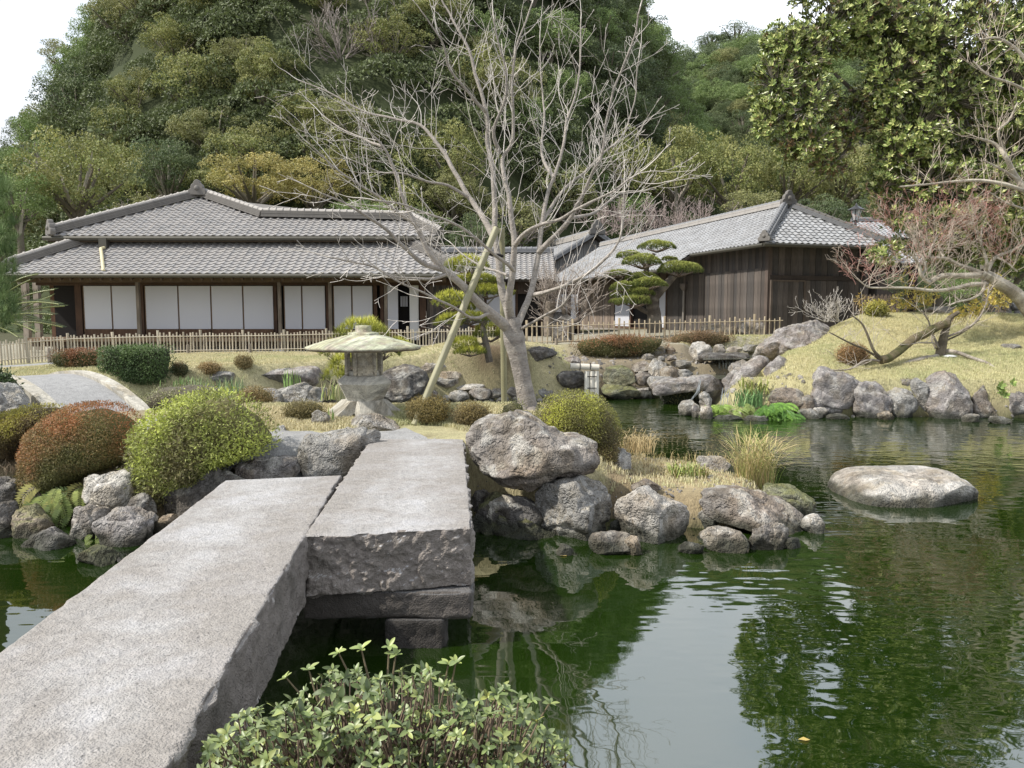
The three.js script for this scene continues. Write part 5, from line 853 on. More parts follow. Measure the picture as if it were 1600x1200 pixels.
{
  const d0 = 11.3, T = thing('cherry_tree', 'tall bare leafless cherry tree with pale grey spreading branches, propped by poles', 'tree', onLand(826, 662)), r = rng(2024), off = T.position.clone();
  const C = (px, py, dd = 0) => at(px, py, d0 + dd).sub(off);
  const w = (px) => px / ppm(d0) / 2;
  const trunk = new Geo(), [tp, tr] = catmull([C(832, 672), C(826, 640), C(818, 600), C(811, 565), C(803, 528), C(799, 498)], [w(38), w(31), w(27), w(28), w(34), w(26)], 6);
  for (let i = 0; i < tp.length; i++) tp[i].x += 0.01 * vnoise(i * .7, 2.5, 1.5);
  trunk.tube(tp, tr, 18, (k) => mix3([0.34, 0.31, 0.29], [0.46, 0.43, 0.40], clamp(.5 + vnoise(k * .9, 3.3, 1.2)))); trunk.build('trunk', M.bark, T);
  const rt = new Geo(); for (let i = 0; i < 6; i++) { const a = i / 6 * 6.28 + .3, b = C(828, 655).add(V(Math.cos(a) * .12, 0, Math.sin(a) * .12)); rt.tube([b.clone().add(V(0, .16, 0)), b.clone().add(V(Math.cos(a) * .12, .0, Math.sin(a) * .12)), b.clone().add(V(Math.cos(a) * .32, -.18, Math.sin(a) * .32))], [.09, .08, .05], 8, [.36, .33, .31]); } rt.build('root_flare', M.bark, T);
  // limbs: [pixel x, pixel y, depth offset], widths in pixels at start and end
  const limbs = [
    [[[799, 515, 0], [786, 506, -.1], [766, 488, -.25], [750, 474, -.35], [727, 452, -.5], [700, 428, -.65], [684, 412, -.7], [668, 390, -.75], [650, 352, -.8], [632, 312, -.9], [612, 255, -1], [600, 228, -1.05], [560, 190, -1.2]], 26, 3],
    [[[690, 420, -.65], [660, 410, -.9], [632, 388, -1.1], [600, 356, -1.3], [572, 336, -1.5], [535, 316, -1.7], [503, 303, -1.9]], 11, 3],
    [[[800, 500, 0], [794, 478, .1], [784, 450, .15], [778, 408, .2], [772, 350, .3], [772, 284, .4], [763, 227, .5], [759, 175, .5], [742, 114, .6], [734, 81, .65], [710, 36, .7], [694, 5, .8], [680, -40, .8]], 20, 3],
    [[[773, 374, .3], [752, 338, .6], [734, 309, .8], [710, 268, 1], [688, 233, 1.2], [672, 212, 1.3], [653, 194, 1.4], [620, 186, 1.5], [584, 179, 1.6], [550, 164, 1.7], [510, 142, 1.8], [470, 126, 1.9]], 14, 3],
    [[[800, 500, 0], [797, 470, -.2], [800, 425, -.35], [803, 384, -.45], [797, 334, -.5], [791, 290, -.5], [784, 250, -.45], [797, 228, -.5], [801, 165, -.6], [800, 120, -.7], [812, 60, -.8], [830, 5, -.8]], 17, 3],
    [[[806, 516, 0], [818, 490, .2], [831, 450, .4], [841, 397, .5], [846, 360, .6], [853, 320, .7], [866, 276, .8], [880, 227, .9], [884, 190, 1], [898, 150, 1.1], [906, 90, 1.1], [908, 30, 1.2]], 16, 3],
    [[[841, 395, .5], [868, 368, .3], [893, 341, .1], [906, 315, 0], [917, 292, -.1], [925, 270, -.2], [940, 240, -.3], [946, 190, -.4], [962, 130, -.5], [990, 60, -.6], [1000, 10, -.7]], 12, 3],
    [[[803, 384, -.45], [818, 365, -.7], [844, 350, -.9], [872, 342, -1.0], [905, 325, -1.2], [935, 308, -1.3], [955, 298, -1.4], [978, 284, -1.5], [1000, 270, -1.6]], 9, 3],
    [[[830, 462, .4], [855, 456, .1], [885, 446, -.2], [918, 428, -.5], [945, 404, -.7], [966, 378, -.8], [974, 340, -.8], [978, 300, -.9]], 9, 3],
    [[[812, 515, 0], [828, 507, -.2], [860, 488, -.5], [880, 476, -.7], [895, 458, -.8], [912, 436, -.9]], 7, 3],
    [[[776, 496, -.2], [765, 490, -.3], [750, 496, -.5], [735, 496, -.6], [720, 488, -.8], [700, 477, -1], [680, 468, -1.2], [655, 455, -1.4], [625, 440, -1.6], [600, 425, -1.8]], 8, 3],
    [[[803, 425, -.35], [786, 408, -.6], [770, 396, -.8], [752, 380, -1], [728, 360, -1.2], [700, 345, -1.4], [660, 330, -1.6], [625, 318, -1.8], [585, 312, -2]], 8, 3],
    [[[700, 428, -.65], [676, 434, -.8], [650, 434, -1], [615, 432, -1.2], [585, 418, -1.4], [555, 410, -1.6], [520, 402, -1.8]], 7, 2.5],
    [[[780, 240, -.45], [770, 205, -.6], [790, 150, -.8], [786, 90, -.9], [772, 30, -1]], 8, 3],
    [[[846, 350, .6], [880, 300, 1], [920, 262, 1.2], [945, 238, 1.4], [972, 212, 1.5], [990, 160, 1.6], [998, 90, 1.6]], 8, 2.5],
    [[[650, 352, -.8], [620, 330, -.9], [590, 306, -1.1], [560, 288, -1.3], [520, 260, -1.5], [486, 225, -1.6]], 7, 2.5],
    [[[797, 434, -.3], [775, 424, -.1], [745, 412, .2], [722, 396, .5], [705, 380, .8]], 7, 2.5],
    [[[866, 276, .8], [845, 240, 1.2], [850, 190, 1.4], [846, 130, 1.6], [842, 60, 1.7]], 8, 2.5],
    [[[759, 175, .5], [735, 150, .2], [705, 110, 0], [690, 60, -.2], [660, 20, -.3]], 8, 2.5],
    [[[600, 228, -1.05], [575, 220, -.9], [540, 205, -.7], [505, 180, -.5]], 6, 2.5],
    [[[893, 341, .1], [930, 330, .5], [955, 312, .8], [980, 292, 1], [1000, 262, 1.2]], 7, 2.5],
    [[[734, 309, .8], [700, 290, .6], [668, 284, .4], [630, 270, .2], [590, 268, .1], [550, 250, 0]], 7, 2.5],
  ];
  const o = { seg: 0.09, wob: 0.15, up: 0.2, min: 0.0031, dens: 3.0 }, tw = new Geo(), cols = Array.from({ length: 8 }, () => { const k = .9 + r() * .35; return [.52 * k, .485 * k, .45 * k]; });
  for (const [pts, w0, w1] of limbs) {
    const g = new Geo(), P = pts.map(([a, b, c]) => C(a, b, c)), n = P.length, R = P.map((_, i) => w(lerp(w0 * .84, w1 * .7, Math.pow(i / (n - 1), 0.6)))), [cp, cr] = catmull(P, R, 4);
    for (const p of cp) p.add(V(vnoise(p.x * 3, p.y * 3, p.z) * .022 + vnoise(p.x * 7, p.y * 7, 1.1) * .008, vnoise(p.y * 3, p.x * 3, 4.4) * .022, 0));
    const base = barkCol(r); g.tube(cp, cr, 10, (k) => mix3(base, [.52, .48, .45], .3 + .3 * vnoise(k, 1.1, w0))); g.build('branch', M.bark, T);
    let len = 0; for (let i = 1; i < cp.length; i++) len += cp[i].distanceTo(cp[i - 1]);
    const start = n > 9 ? .3 : .22, k = Math.round(len * 4.6);
    for (let i = 0; i < k; i++) {
      const t = start + (1 - start) * (i + r()) / k, j = Math.min(cp.length - 2, Math.floor(t * (cp.length - 1))), ax = cp[j + 1].clone().sub(cp[j]).normalize(), s = unit(r); s.addScaledVector(ax, -s.dot(ax)).normalize();
      const dir = ax.multiplyScalar(.8 + r() * .4).addScaledVector(s, .7 + r() * .6).add(V(0, .1, 0)).normalize();
      shoot(tw, r, cp[j], dir, (0.45 + r() * 0.95) * (1.15 - .4 * t), Math.min(cr[j] * .6, .0042 + r() * .0048), 2, cols[Math.floor(r() * 8)], o);
    }
    shoot(tw, r, cp[cp.length - 1], cp[cp.length - 1].clone().sub(cp[cp.length - 3]).normalize(), .6, cr[cr.length - 1], 2, cols[0], o);
  }
  tw.build('twigs', M.twig, T, 'stuff');
}
{ // props
  const mk = (label, a, b, r0, r1, col) => { const base = a.clone(), g = new Geo(), n = 12, P = [], R = []; for (let i = 0; i <= n; i++) { P.push(a.clone().lerp(b, i / n).sub(base)); R.push(lerp(r0, r1, i / n) * (i % 3 ? 1 : 1.03)); } g.tube(P, R, 14, (k) => mix3(col, col.map((v) => v * .8), (k % 3) / 3), true); const o = g.build('prop_pole', M.bamboo); o.name = numbered('support_pole'); o.position.copy(base); return [tag(o, label, 'pole'), a, b]; };
  const [p1] = mk('long leaning greenish pole propping the cherry from the lawn at left', onLand(648, 664), at(776, 356, 11.0), .052, .047, [.33, .315, .2]);
  const [p2] = mk('upright greenish pole standing behind the left of the cherry trunk', at(788, 640, 12.6), at(784, 357, 12.2), .05, .046, [.29, .275, .165]);
  const q = new Geo(), c = at(772, 398, 11.1), R = []; for (let i = 0; i <= 14; i++) { const a = i / 14 * 6.2832; R.push(c.clone().add(V(Math.cos(a) * .12, -Math.cos(a) * .02, Math.sin(a) * .1))); } q.tube(R, .02, 6, W3); const tie = q.build('tie', M.black, p1); tie.position.copy(p1.position).negate();
  const q2 = new Geo(), c2 = at(790, 438, 12.0), R2 = []; for (let i = 0; i <= 14; i++) { const a = i / 14 * 6.2832; R2.push(c2.clone().add(V(Math.cos(a) * .12, 0, Math.sin(a) * .1))); } q2.tube(R2, .025, 6, W3); const tie2 = q2.build('tie', M.black, p2); tie2.position.copy(p2.position).negate();
}
// ---------- pines ----------
function needles(g, r, p, n, len, wid, col, spread, up) { for (let i = 0; i < n; i++) { const d = unit(r).multiplyScalar(spread).add(up).normalize(), l = len * (.7 + r() * .5), k = .75 + r() * .5, q = p.clone().addScaledVector(d, l), m = p.clone().addScaledVector(d, l * .55).add(V(0, .01 * len, 0)); g.blade(p, q, m, wid, [col[0] * k, col[1] * k, col[2] * k]); } }
function pad(g, tw, r, c, rx, ry, rz, n, o) {   // cushion of needle tufts with a few bare twigs beneath
  for (let i = 0; i < n; i++) {
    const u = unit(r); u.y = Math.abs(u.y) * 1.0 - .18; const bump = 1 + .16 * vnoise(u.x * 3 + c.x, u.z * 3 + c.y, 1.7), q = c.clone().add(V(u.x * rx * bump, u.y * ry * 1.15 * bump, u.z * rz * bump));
    const t = clamp((u.y + .2) * 1.2), col = mix3(o.low, o.high, clamp(t * .8 + (r() - .5) * .7));  // tufts dark below and yellowish above, the lit top put into the colour
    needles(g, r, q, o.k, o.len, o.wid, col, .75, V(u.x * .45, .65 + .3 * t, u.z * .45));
  }
  for (let i = 0; i < 7; i++) { const a = r() * 6.28, e = c.clone().add(V(Math.cos(a) * rx * .7, -ry * .05, Math.sin(a) * rz * .7)); tw.tube([c.clone().add(V(0, -ry * .55, 0)), c.clone().lerp(e, .5).add(V(0, -ry * .3, 0)), e], [.03 * o.s, .02 * o.s, .008 * o.s], 4, [.13, .1, .08]); }
}
function pine(label, d, foot, trunkP, pads, o, seed) {
  const base = at(foot[0], foot[1], d), T = thing('pine_tree', label, 'pine', base), r = rng(seed), L = (px, py, dd = 0) => at(px, py, d + dd).sub(base);
  for (const [pts, w0, w1] of trunkP) { const P = pts.map(([a, b, c]) => L(a, b, c || 0)), R = P.map((_, i) => lerp(w0, w1, i / (P.length - 1)) / ppm(d) / 2), [cp, cr] = catmull(P, R, 4), g = new Geo(); g.tube(cp, cr, 10, (k) => mix3([.12, .1, .085], [.26, .235, .2], clamp(.5 + vnoise(k * .8, 1.7, w0)))); g.build(w0 > 8 ? 'trunk' : 'branch', M.bark, T); }
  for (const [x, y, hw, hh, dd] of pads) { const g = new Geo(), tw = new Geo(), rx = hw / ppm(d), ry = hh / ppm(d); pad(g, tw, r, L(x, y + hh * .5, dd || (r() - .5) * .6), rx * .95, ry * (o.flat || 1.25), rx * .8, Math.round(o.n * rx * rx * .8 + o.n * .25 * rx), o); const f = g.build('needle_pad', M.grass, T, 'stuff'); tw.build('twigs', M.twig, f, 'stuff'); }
  return T;
}
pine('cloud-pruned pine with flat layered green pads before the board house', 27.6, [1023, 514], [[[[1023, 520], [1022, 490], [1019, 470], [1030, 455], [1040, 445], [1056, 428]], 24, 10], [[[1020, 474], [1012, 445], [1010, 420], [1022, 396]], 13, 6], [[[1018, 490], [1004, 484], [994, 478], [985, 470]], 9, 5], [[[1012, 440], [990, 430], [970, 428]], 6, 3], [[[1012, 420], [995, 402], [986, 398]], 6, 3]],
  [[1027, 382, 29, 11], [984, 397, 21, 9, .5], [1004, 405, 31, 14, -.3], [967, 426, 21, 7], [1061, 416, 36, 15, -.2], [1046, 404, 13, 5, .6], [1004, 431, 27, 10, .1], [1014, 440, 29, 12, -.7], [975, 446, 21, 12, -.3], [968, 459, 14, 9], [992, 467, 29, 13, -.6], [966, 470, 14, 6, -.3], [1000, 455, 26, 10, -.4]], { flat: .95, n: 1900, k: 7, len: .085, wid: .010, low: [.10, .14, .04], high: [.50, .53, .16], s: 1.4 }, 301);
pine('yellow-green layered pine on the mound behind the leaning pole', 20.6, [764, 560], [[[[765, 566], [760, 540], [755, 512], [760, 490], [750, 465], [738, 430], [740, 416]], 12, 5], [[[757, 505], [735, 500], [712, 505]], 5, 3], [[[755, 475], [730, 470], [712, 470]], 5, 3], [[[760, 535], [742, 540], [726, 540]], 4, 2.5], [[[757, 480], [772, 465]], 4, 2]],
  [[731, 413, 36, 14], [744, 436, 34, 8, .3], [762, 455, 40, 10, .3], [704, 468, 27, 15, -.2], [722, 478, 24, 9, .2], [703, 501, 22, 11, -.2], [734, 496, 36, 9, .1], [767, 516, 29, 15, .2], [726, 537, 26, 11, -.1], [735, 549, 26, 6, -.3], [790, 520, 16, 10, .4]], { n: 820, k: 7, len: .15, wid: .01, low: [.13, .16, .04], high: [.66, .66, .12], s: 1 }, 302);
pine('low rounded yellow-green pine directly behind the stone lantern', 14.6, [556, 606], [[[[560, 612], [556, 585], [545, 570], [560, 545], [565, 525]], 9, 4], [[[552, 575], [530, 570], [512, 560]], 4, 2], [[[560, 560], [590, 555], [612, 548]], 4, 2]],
  [[566, 514, 42, 18], [525, 547, 28, 14, .2], [598, 546, 30, 14, .3], [540, 566, 24, 12, -.2], [524, 586, 20, 14, -.3], [620, 540, 24, 9, .4], [565, 540, 40, 16, .5]], { n: 700, k: 8, len: .16, wid: .0075, low: [.15, .18, .04], high: [.66, .66, .13], s: .8 }, 303);
{ // pine needles at the left edge, near
  const d = 7.2, base = V(-5.4, .9, -7.2), T = thing('pine_tree', 'deep green pine with long needles cut off by the left edge of the picture', 'pine', base), r = rng(304), L = (x, y, k = 0) => at(x, y, d + k).sub(base);
  for (const pts of [[[-70, 640], [-60, 500], [-50, 380], [-40, 250]], [[-55, 440], [-20, 420], [10, 400]], [[-52, 380], [-20, 350], [8, 330]], [[-55, 500], [-25, 490], [5, 480]]]) { const g = new Geo(), P = pts.map(([a, b]) => L(a, b)), [cp, cr] = catmull(P, P.map((_, i) => (pts.length > 3 ? .1 : .03) - i * (pts.length > 3 ? .02 : .008)), 4); g.tube(cp, cr, 8, [.13, .1, .08]); g.build(pts.length > 3 ? 'trunk' : 'branch', M.bark, T); }
  for (const [x, y, s] of [[2, 345, 1], [6, 380, 1.1], [-4, 410, 1.2], [8, 430, .9], [-6, 310, .9], [4, 470, 1], [12, 490, 1], [-10, 450, 1.2], [-14, 375, 1.2], [0, 295, .7], [-2, 500, 1]]) { const g = new Geo(); for (let i = 0; i < 26; i++) { const c = L(x, y, (r() - .5) * .7).add(unit(r).multiplyScalar(.1 * s)); needles(g, r, c, 46, .13, .0022, mix3([.05, .1, .03], [.2, .28, .1], r()), .8, V(.3, .6, 0)); } g.build('needle_tuft', M.grass, T, 'stuff'); }
}
{ // cycad
  const d = 9.2, base = at(-42, 560, d), T = thing('cycad', 'cycad with arching dark feathery fronds at the left edge', 'cycad', V(base.x, .9, base.z)), o = T.position.clone(), r = rng(305), crown = at(-44, 520, d).sub(o);
  const tr = new Geo(); tr.tube([V(0, -.2, 0), V(0.0, crown.y * .6, 0), crown], [.2, .18, .14], 10, [.14, .1, .07]); tr.build('trunk', M.bark, T);
  const frond = (tip, arch, dd) => {
    const e = at(tip[0], tip[1], d + dd).sub(o), g = new Geo(), n = 46, P = []; for (let i = 0; i <= n; i++) { const t = i / n, p = crown.clone().lerp(e, t); p.y += Math.sin(t * Math.PI) * arch; P.push(p); }
    g.tube(P.filter((_, i) => i % 3 === 0), .008, 4, [.2, .22, .07]);
    for (let i = 5; i < n; i++) { const ax = P[i + 1].clone().sub(P[i]).normalize(), s0 = ax.clone().cross(V(0, 1, 0)).normalize(), k = Math.sin(Math.PI * Math.pow(i / n, .8)); for (const q of [-1, 1]) { const dir = s0.clone().multiplyScalar(q * .8).addScaledVector(ax, .75).add(V(0, .28 + .1 * r(), 0)).normalize(), l = .05 + .13 * k; const c = mix3([.035, .07, .02], [.22, .27, .09], r() * r() + (r() < .06 ? .4 : 0)); g.leaf(P[i], dir, ax.clone().cross(dir).cross(dir).normalize(), l, .009, c, .2); } }
    g.build('frond', M.gloss, T);
  };
  [[[62, 428], .18, .1], [[50, 436], .1, -.3], [[88, 452], .12, .0], [[84, 461], .02, .3], [[104, 478], .08, .2], [[86, 492], .1, -.4], [[101, 512], .1, -.1], [[60, 520], .12, -.6], [[96, 476], .16, -.7], [[60, 498], .12, .4], [[30, 528], .1, -.5], [[72, 505], .12, .2], [[40, 470], .16, .2], [[20, 440], .2, 0]].forEach((a) => frond(...a));
}
// ---------- evergreen magnolia, right: big glossy leaves in rosettes ----------
function rosette(g, r, p, ax, n, l, w, pal) { const a0 = r() * 6.28, s = Math.abs(ax.y) > .9 ? V(1, 0, 0) : V(0, 1, 0), u = ax.clone().cross(s).normalize(), v = ax.clone().cross(u); for (let i = 0; i < n; i++) { const an = a0 + i * 2.4, k = .5 + r() * .7, dir = ax.clone().multiplyScalar(k).addScaledVector(u, Math.cos(an)).addScaledVector(v, Math.sin(an)).normalize(), side = dir.clone().cross(ax).normalize(), c = pal[Math.floor(r() * pal.length)], b = .75 + r() * .5; g.push([p, dir, side, l * (.75 + r() * .5), w * (.8 + r() * .4), [c[0] * b, c[1] * b, c[2] * b]]); } }
{
  const d = 24.6, base = at(1560, 515, 27), T = thing('magnolia_tree', 'tall evergreen magnolia with big glossy leaves filling the upper right corner', 'tree', base), r = rng(401), L = (x, y, dd = 0) => at(x, y, d + dd).sub(base);
  const limbs = [[[[1560, 520, 2.5], [1550, 420, 2.5], [1535, 300, 2.2], [1500, 180, 2], [1470, 60, 2], [1450, -120, 2], [1440, -330, 2]], 40, 8], [[[1525, 250, 2.1], [1450, 210, 1], [1380, 180, .6], [1320, 150, .3], [1250, 130, 0], [1200, 120, 0]], 13, 3], [[[1450, 210, 1], [1390, 215, .5], [1340, 215, .2], [1310, 250, 0], [1290, 265, 0]], 7, 3], [[[1500, 180, 2], [1430, 110, 1], [1380, 60, .5], [1340, 10, .4], [1310, -50, .3]], 12, 4], [[[1535, 300, 2.2], [1480, 300, 1], [1420, 300, .3], [1390, 310, 0]], 9, 3], [[[1470, 60, 2], [1560, -20, 1], [1640, -80, .5]], 12, 4], [[[1545, 360, 2.4], [1600, 280, 1.2], [1660, 220, .8]], 12, 4], [[[1340, 148, .4], [1300, 110, .2], [1270, 70, .1], [1240, 40, 0]], 6, 3], [[[1280, 140, .1], [1250, 170, 0], [1215, 190, -.2]], 5, 2.5], [[[1455, -100, 2], [1390, -180, 1], [1330, -240, .6]], 12, 4], [[[1450, -120, 2], [1540, -220, 1.2], [1620, -290, 1]], 12, 4]];
  for (const [pts, a, b] of limbs) { const P = pts.map(([x, y, z]) => L(x, y, z)), R = P.map((_, i) => lerp(a, b, i / (P.length - 1)) / ppm(d) / 2), [cp, cr] = catmull(P, R, 4), g = new Geo(); g.tube(cp, cr, 9, (k) => mix3([.17, .15, .125], [.3, .28, .24], clamp(.5 + vnoise(k, 1.2, a)))); g.build(a > 30 ? 'trunk' : 'branch', M.bark, T); }
  // blobs of foliage: px, py, rx, ry, depth, share of brown leaves
  const blobs = [[1215, 130, 42, 50], [1250, 85, 50, 42], [1205, 185, 30, 30], [1262, 160, 50, 55], [1225, 62, 30, 26], [1290, 45, 55, 40], [1270, 215, 40, 32, -.2, .3], [1300, 240, 30, 36, 0, .7], [1235, 225, 24, 22, 0, .5], [1325, 195, 36, 40, .3, .4], [1340, 30, 50, 50], [1385, 40, 60, 60], [1400, 120, 58, 60], [1360, 165, 30, 40, .5, .3], [1450, 60, 70, 70], [1530, 50, 80, 70], [1600, 60, 70, 80], [1480, 150, 75, 60], [1570, 150, 80, 60], [1430, 200, 60, 50], [1500, 240, 70, 50], [1580, 230, 70, 50], [1400, 240, 40, 40], [1440, 290, 60, 45], [1375, 290, 26, 24], [1520, 310, 70, 45], [1600, 310, 60, 55], [1410, 330, 40, 30], [1480, 350, 55, 30], [1385, 395, 22, 20], [1560, 370, 50, 35, 1.5], [1340, -60, 80, 60], [1440, -70, 90, 70], [1550, -80, 90, 70], [1280, -30, 50, 40], [1400, -170, 90, 80], [1520, -190, 100, 90], [1330, -150, 60, 60], [1620, -150, 80, 100], [1450, -290, 90, 70], [1560, -300, 80, 70], [1350, -240, 60, 50], [1650, 150, 60, 120], [1650, 320, 60, 80, 1], [1560, 265, 60, 45], [1520, 350, 60, 40, .5], [1590, 385, 50, 40, .8], [1440, 375, 42, 24, .5], [1500, 400, 50, 26, .8]];
  const leaves = [], G = [[.20, .27, .07], [.27, .34, .09], [.38, .41, .14], [.15, .21, .06], [.5, .52, .22], [.31, .36, .11]], Bn = [[.16, .1, .05], [.12, .09, .04], [.2, .14, .06], [.1, .12, .03]];
  const tw = new Geo();
  for (const [x, y, rx, ry, dd = 0, br = .06] of blobs) {
    const c = L(x, y, dd - .3), ax = rx / ppm(d), ay = ry / ppm(d), n = Math.round(185 * (ax * ay + .25 * ax)), subs = Array.from({ length: 9 }, () => unit(r));
    for (let i = 0; i < n; i++) { const u = r() < .25 ? unit(r) : subs[i % 9].clone().addScaledVector(unit(r), .42).normalize(), k = .5 + .58 * Math.sqrt(r()), p = c.clone().add(V(u.x * ax * k, u.y * ay * k, u.z * ax * .9 * k)), dir = u.clone().multiplyScalar(.8).add(V(-.15, .45, .25)).normalize(); if (r() < .55) { const q = c.clone().add(V(u.x * ax * .55, u.y * ay * .55, u.z * ax * .5 - .3)).add(unit(r).multiplyScalar(.25)); rosette(leaves, r, q, dir, 5, .2, .085, [[.16, .21, .055], [.21, .26, .07], [.13, .17, .045]]); } rosette(leaves, r, p, dir, 5 + Math.floor(r() * 4), .152, .058, r() < br ? Bn : G); if (r() < .5) { const q = p.clone().lerp(c, .6).add(V(0, -.1, 0)); tw.tube([q, p.clone().lerp(q, .5).add(unit(r).multiplyScalar(.06)), p], [.018, .012, .007], 4, [.27, .24, .2]); } }  // inner leaves use darker colours, painting the shade deep in the crown
  }
  tw.build('twigs', M.twig, T, 'stuff');
  const big = leaves.map((l, i) => [l, i]).filter(([l]) => { const wp = l[0].clone().add(base); return wp.z > -24.7 && wp.y < 11.5; }).sort((a, b) => b[0][0].z * 1 - a[0][0].z * 1).slice(0, 300), single = new Set(big.map((b) => b[1]));
  const lg = [0, 1].map((k) => { const g = new Geo(); g.leaf(V(0, 0, 0), V(0, 1, 0), V(1, 0, 0), 1, .38 + .05 * k, W3, .1 + .06 * k); return g.geometry(); }), lm = G.concat(Bn.slice(0, 2)).map((c) => new THREE.MeshPhysicalMaterial({ color: rgb(c[0] * 1.1, c[1] * 1.1, c[2] * 1.1), roughness: .3, side: THREE.DoubleSide }));
  const rest = new Geo();
  leaves.forEach((l, i) => { if (!single.has(i)) { rest.leaf(...l, .12); return; } const [p, a, s, len] = l, o = mesh('leaf', lg[i % 2], lm[i % lm.length], T); o.position.copy(p); o.quaternion.setFromRotationMatrix(new THREE.Matrix4().makeBasis(s, a, s.clone().cross(a))); o.scale.setScalar(len); });
  rest.build('foliage', M.gloss, T, 'stuff');
}
// ---------- maple with red twigs, behind the mound at right ----------
{
  const d = 21.8, base = at(1640, 520, d), T = thing('red_twig_maple', 'crooked leafless maple with pale limbs and a haze of reddish twigs at right', 'tree', base), r = rng(402), L = (x, y, dd = 0) => at(x, y, d + dd).sub(base);
  const limbs = [[[[1640, 525], [1612, 490], [1590, 462], [1565, 444], [1545, 432], [1532, 427]], 24, 15], [[[1534, 428], [1515, 420], [1498, 414], [1478, 404], [1452, 403, -.2]], 9, 4], [[[1532, 430], [1500, 431, -.2], [1472, 431, -.4], [1460, 436, -.5], [1452, 441, -.5], [1440, 430, -.6], [1436, 415, -.6], [1428, 402, -.7], [1420, 395, -.8]], 10, 3], [[[1542, 444], [1515, 445, -.3], [1485, 452, -.5], [1455, 454, -.7], [1420, 450, -.9], [1374, 450, -1.1]], 8, 3], [[[1540, 430], [1548, 412, .2], [1556, 402, .2], [1580, 392, .3], [1612, 376, .3]], 8, 3], [[[1540, 428], [1542, 412, -.2], [1538, 395, -.2], [1533, 380, -.3], [1534, 355, -.3]], 6, 2], [[[1440, 431, -.6], [1446, 420, -.5], [1440, 398, -.4], [1434, 385, -.4]], 5, 2], [[[1452, 403, -.2], [1454, 390, -.1], [1466, 368, 0], [1480, 352, 0]], 4, 2], [[[1478, 404], [1470, 395, .3], [1466, 380, .4]], 4, 2], [[[1556, 402, .2], [1570, 408, 0], [1590, 425, -.2]], 4, 2], [[[1538, 440], [1535, 455, -.3], [1520, 466, -.5], [1496, 472, -.8], [1480, 478, -.9]], 5, 2], [[[1374, 450, -1.1], [1355, 448, -1.2], [1345, 440, -1.2]], 3, 1.5]];
  const tw = new Geo(), o = { seg: .14, wob: .12, up: .25, min: .0045, dens: 4, flat: .8 };
  for (const [pts, a, b] of limbs) {
    const P = pts.map(([x, y, z]) => L(x, y, z || 0)), [cp, cr] = catmull(P, P.map((_, i) => lerp(a, b, i / (P.length - 1)) / ppm(d) / 2), 5), g = new Geo(); g.tube(cp, cr, 9, (k) => mix3([.38, .34, .28], [.66, .62, .53], clamp(.5 + .8 * vnoise(k * .7, 2.2, a)))); g.build(a > 20 ? 'trunk' : 'branch', M.bark, T);
    const tips = a > 20 ? 0 : Math.round(P.length * 1.7); for (let i = 0; i < tips; i++) { const t = .35 + .65 * (i + r()) / tips, j = Math.min(cp.length - 2, Math.floor(t * (cp.length - 1))), dir = unit(r); dir.y = Math.abs(dir.y) * .9 + .25; dir.normalize(); shoot(tw, r, cp[j], dir, .6 + r() * .9, .011, 2, [.42, .36, .3], o); }
  }
  tw.build('twigs', M.twig, T, 'stuff');
  // fine reddish twigs in flat sprays
  const red = new Geo(); for (const [x, y, rx, ry, n] of [[1420, 372, 55, 30, 60], [1470, 340, 45, 25, 46], [1400, 350, 30, 22, 26], [1560, 360, 50, 26, 50], [1590, 345, 30, 26, 26], [1350, 425, 26, 24, 22], [1340, 412, 20, 14, 14], [1540, 392, 45, 22, 36], [1440, 395, 40, 22, 30], [1390, 440, 40, 16, 20], [1500, 330, 30, 24, 24], [1530, 340, 20, 40, 20], [1600, 400, 30, 26, 22]]) for (let i = 0; i < n * .62; i++) { const u = unit(r), p = L(x + u.x * rx, y + u.y * ry, u.z * .9), k = .8 + r() * .5; shoot(red, r, p, V(u.x * .8, .5 + r() * .4, u.z * .6).normalize(), .35 + r() * .5, .0055, 2, r() < .72 ? [.46 * k, .25 * k, .215 * k] : [.46 * k, .38 * k, .31 * k], { seg: .1, wob: .16, up: .15, min: .0036, dens: 7, flat: .7 }); }
  red.build('red_twigs', M.twig, T, 'stuff');
}
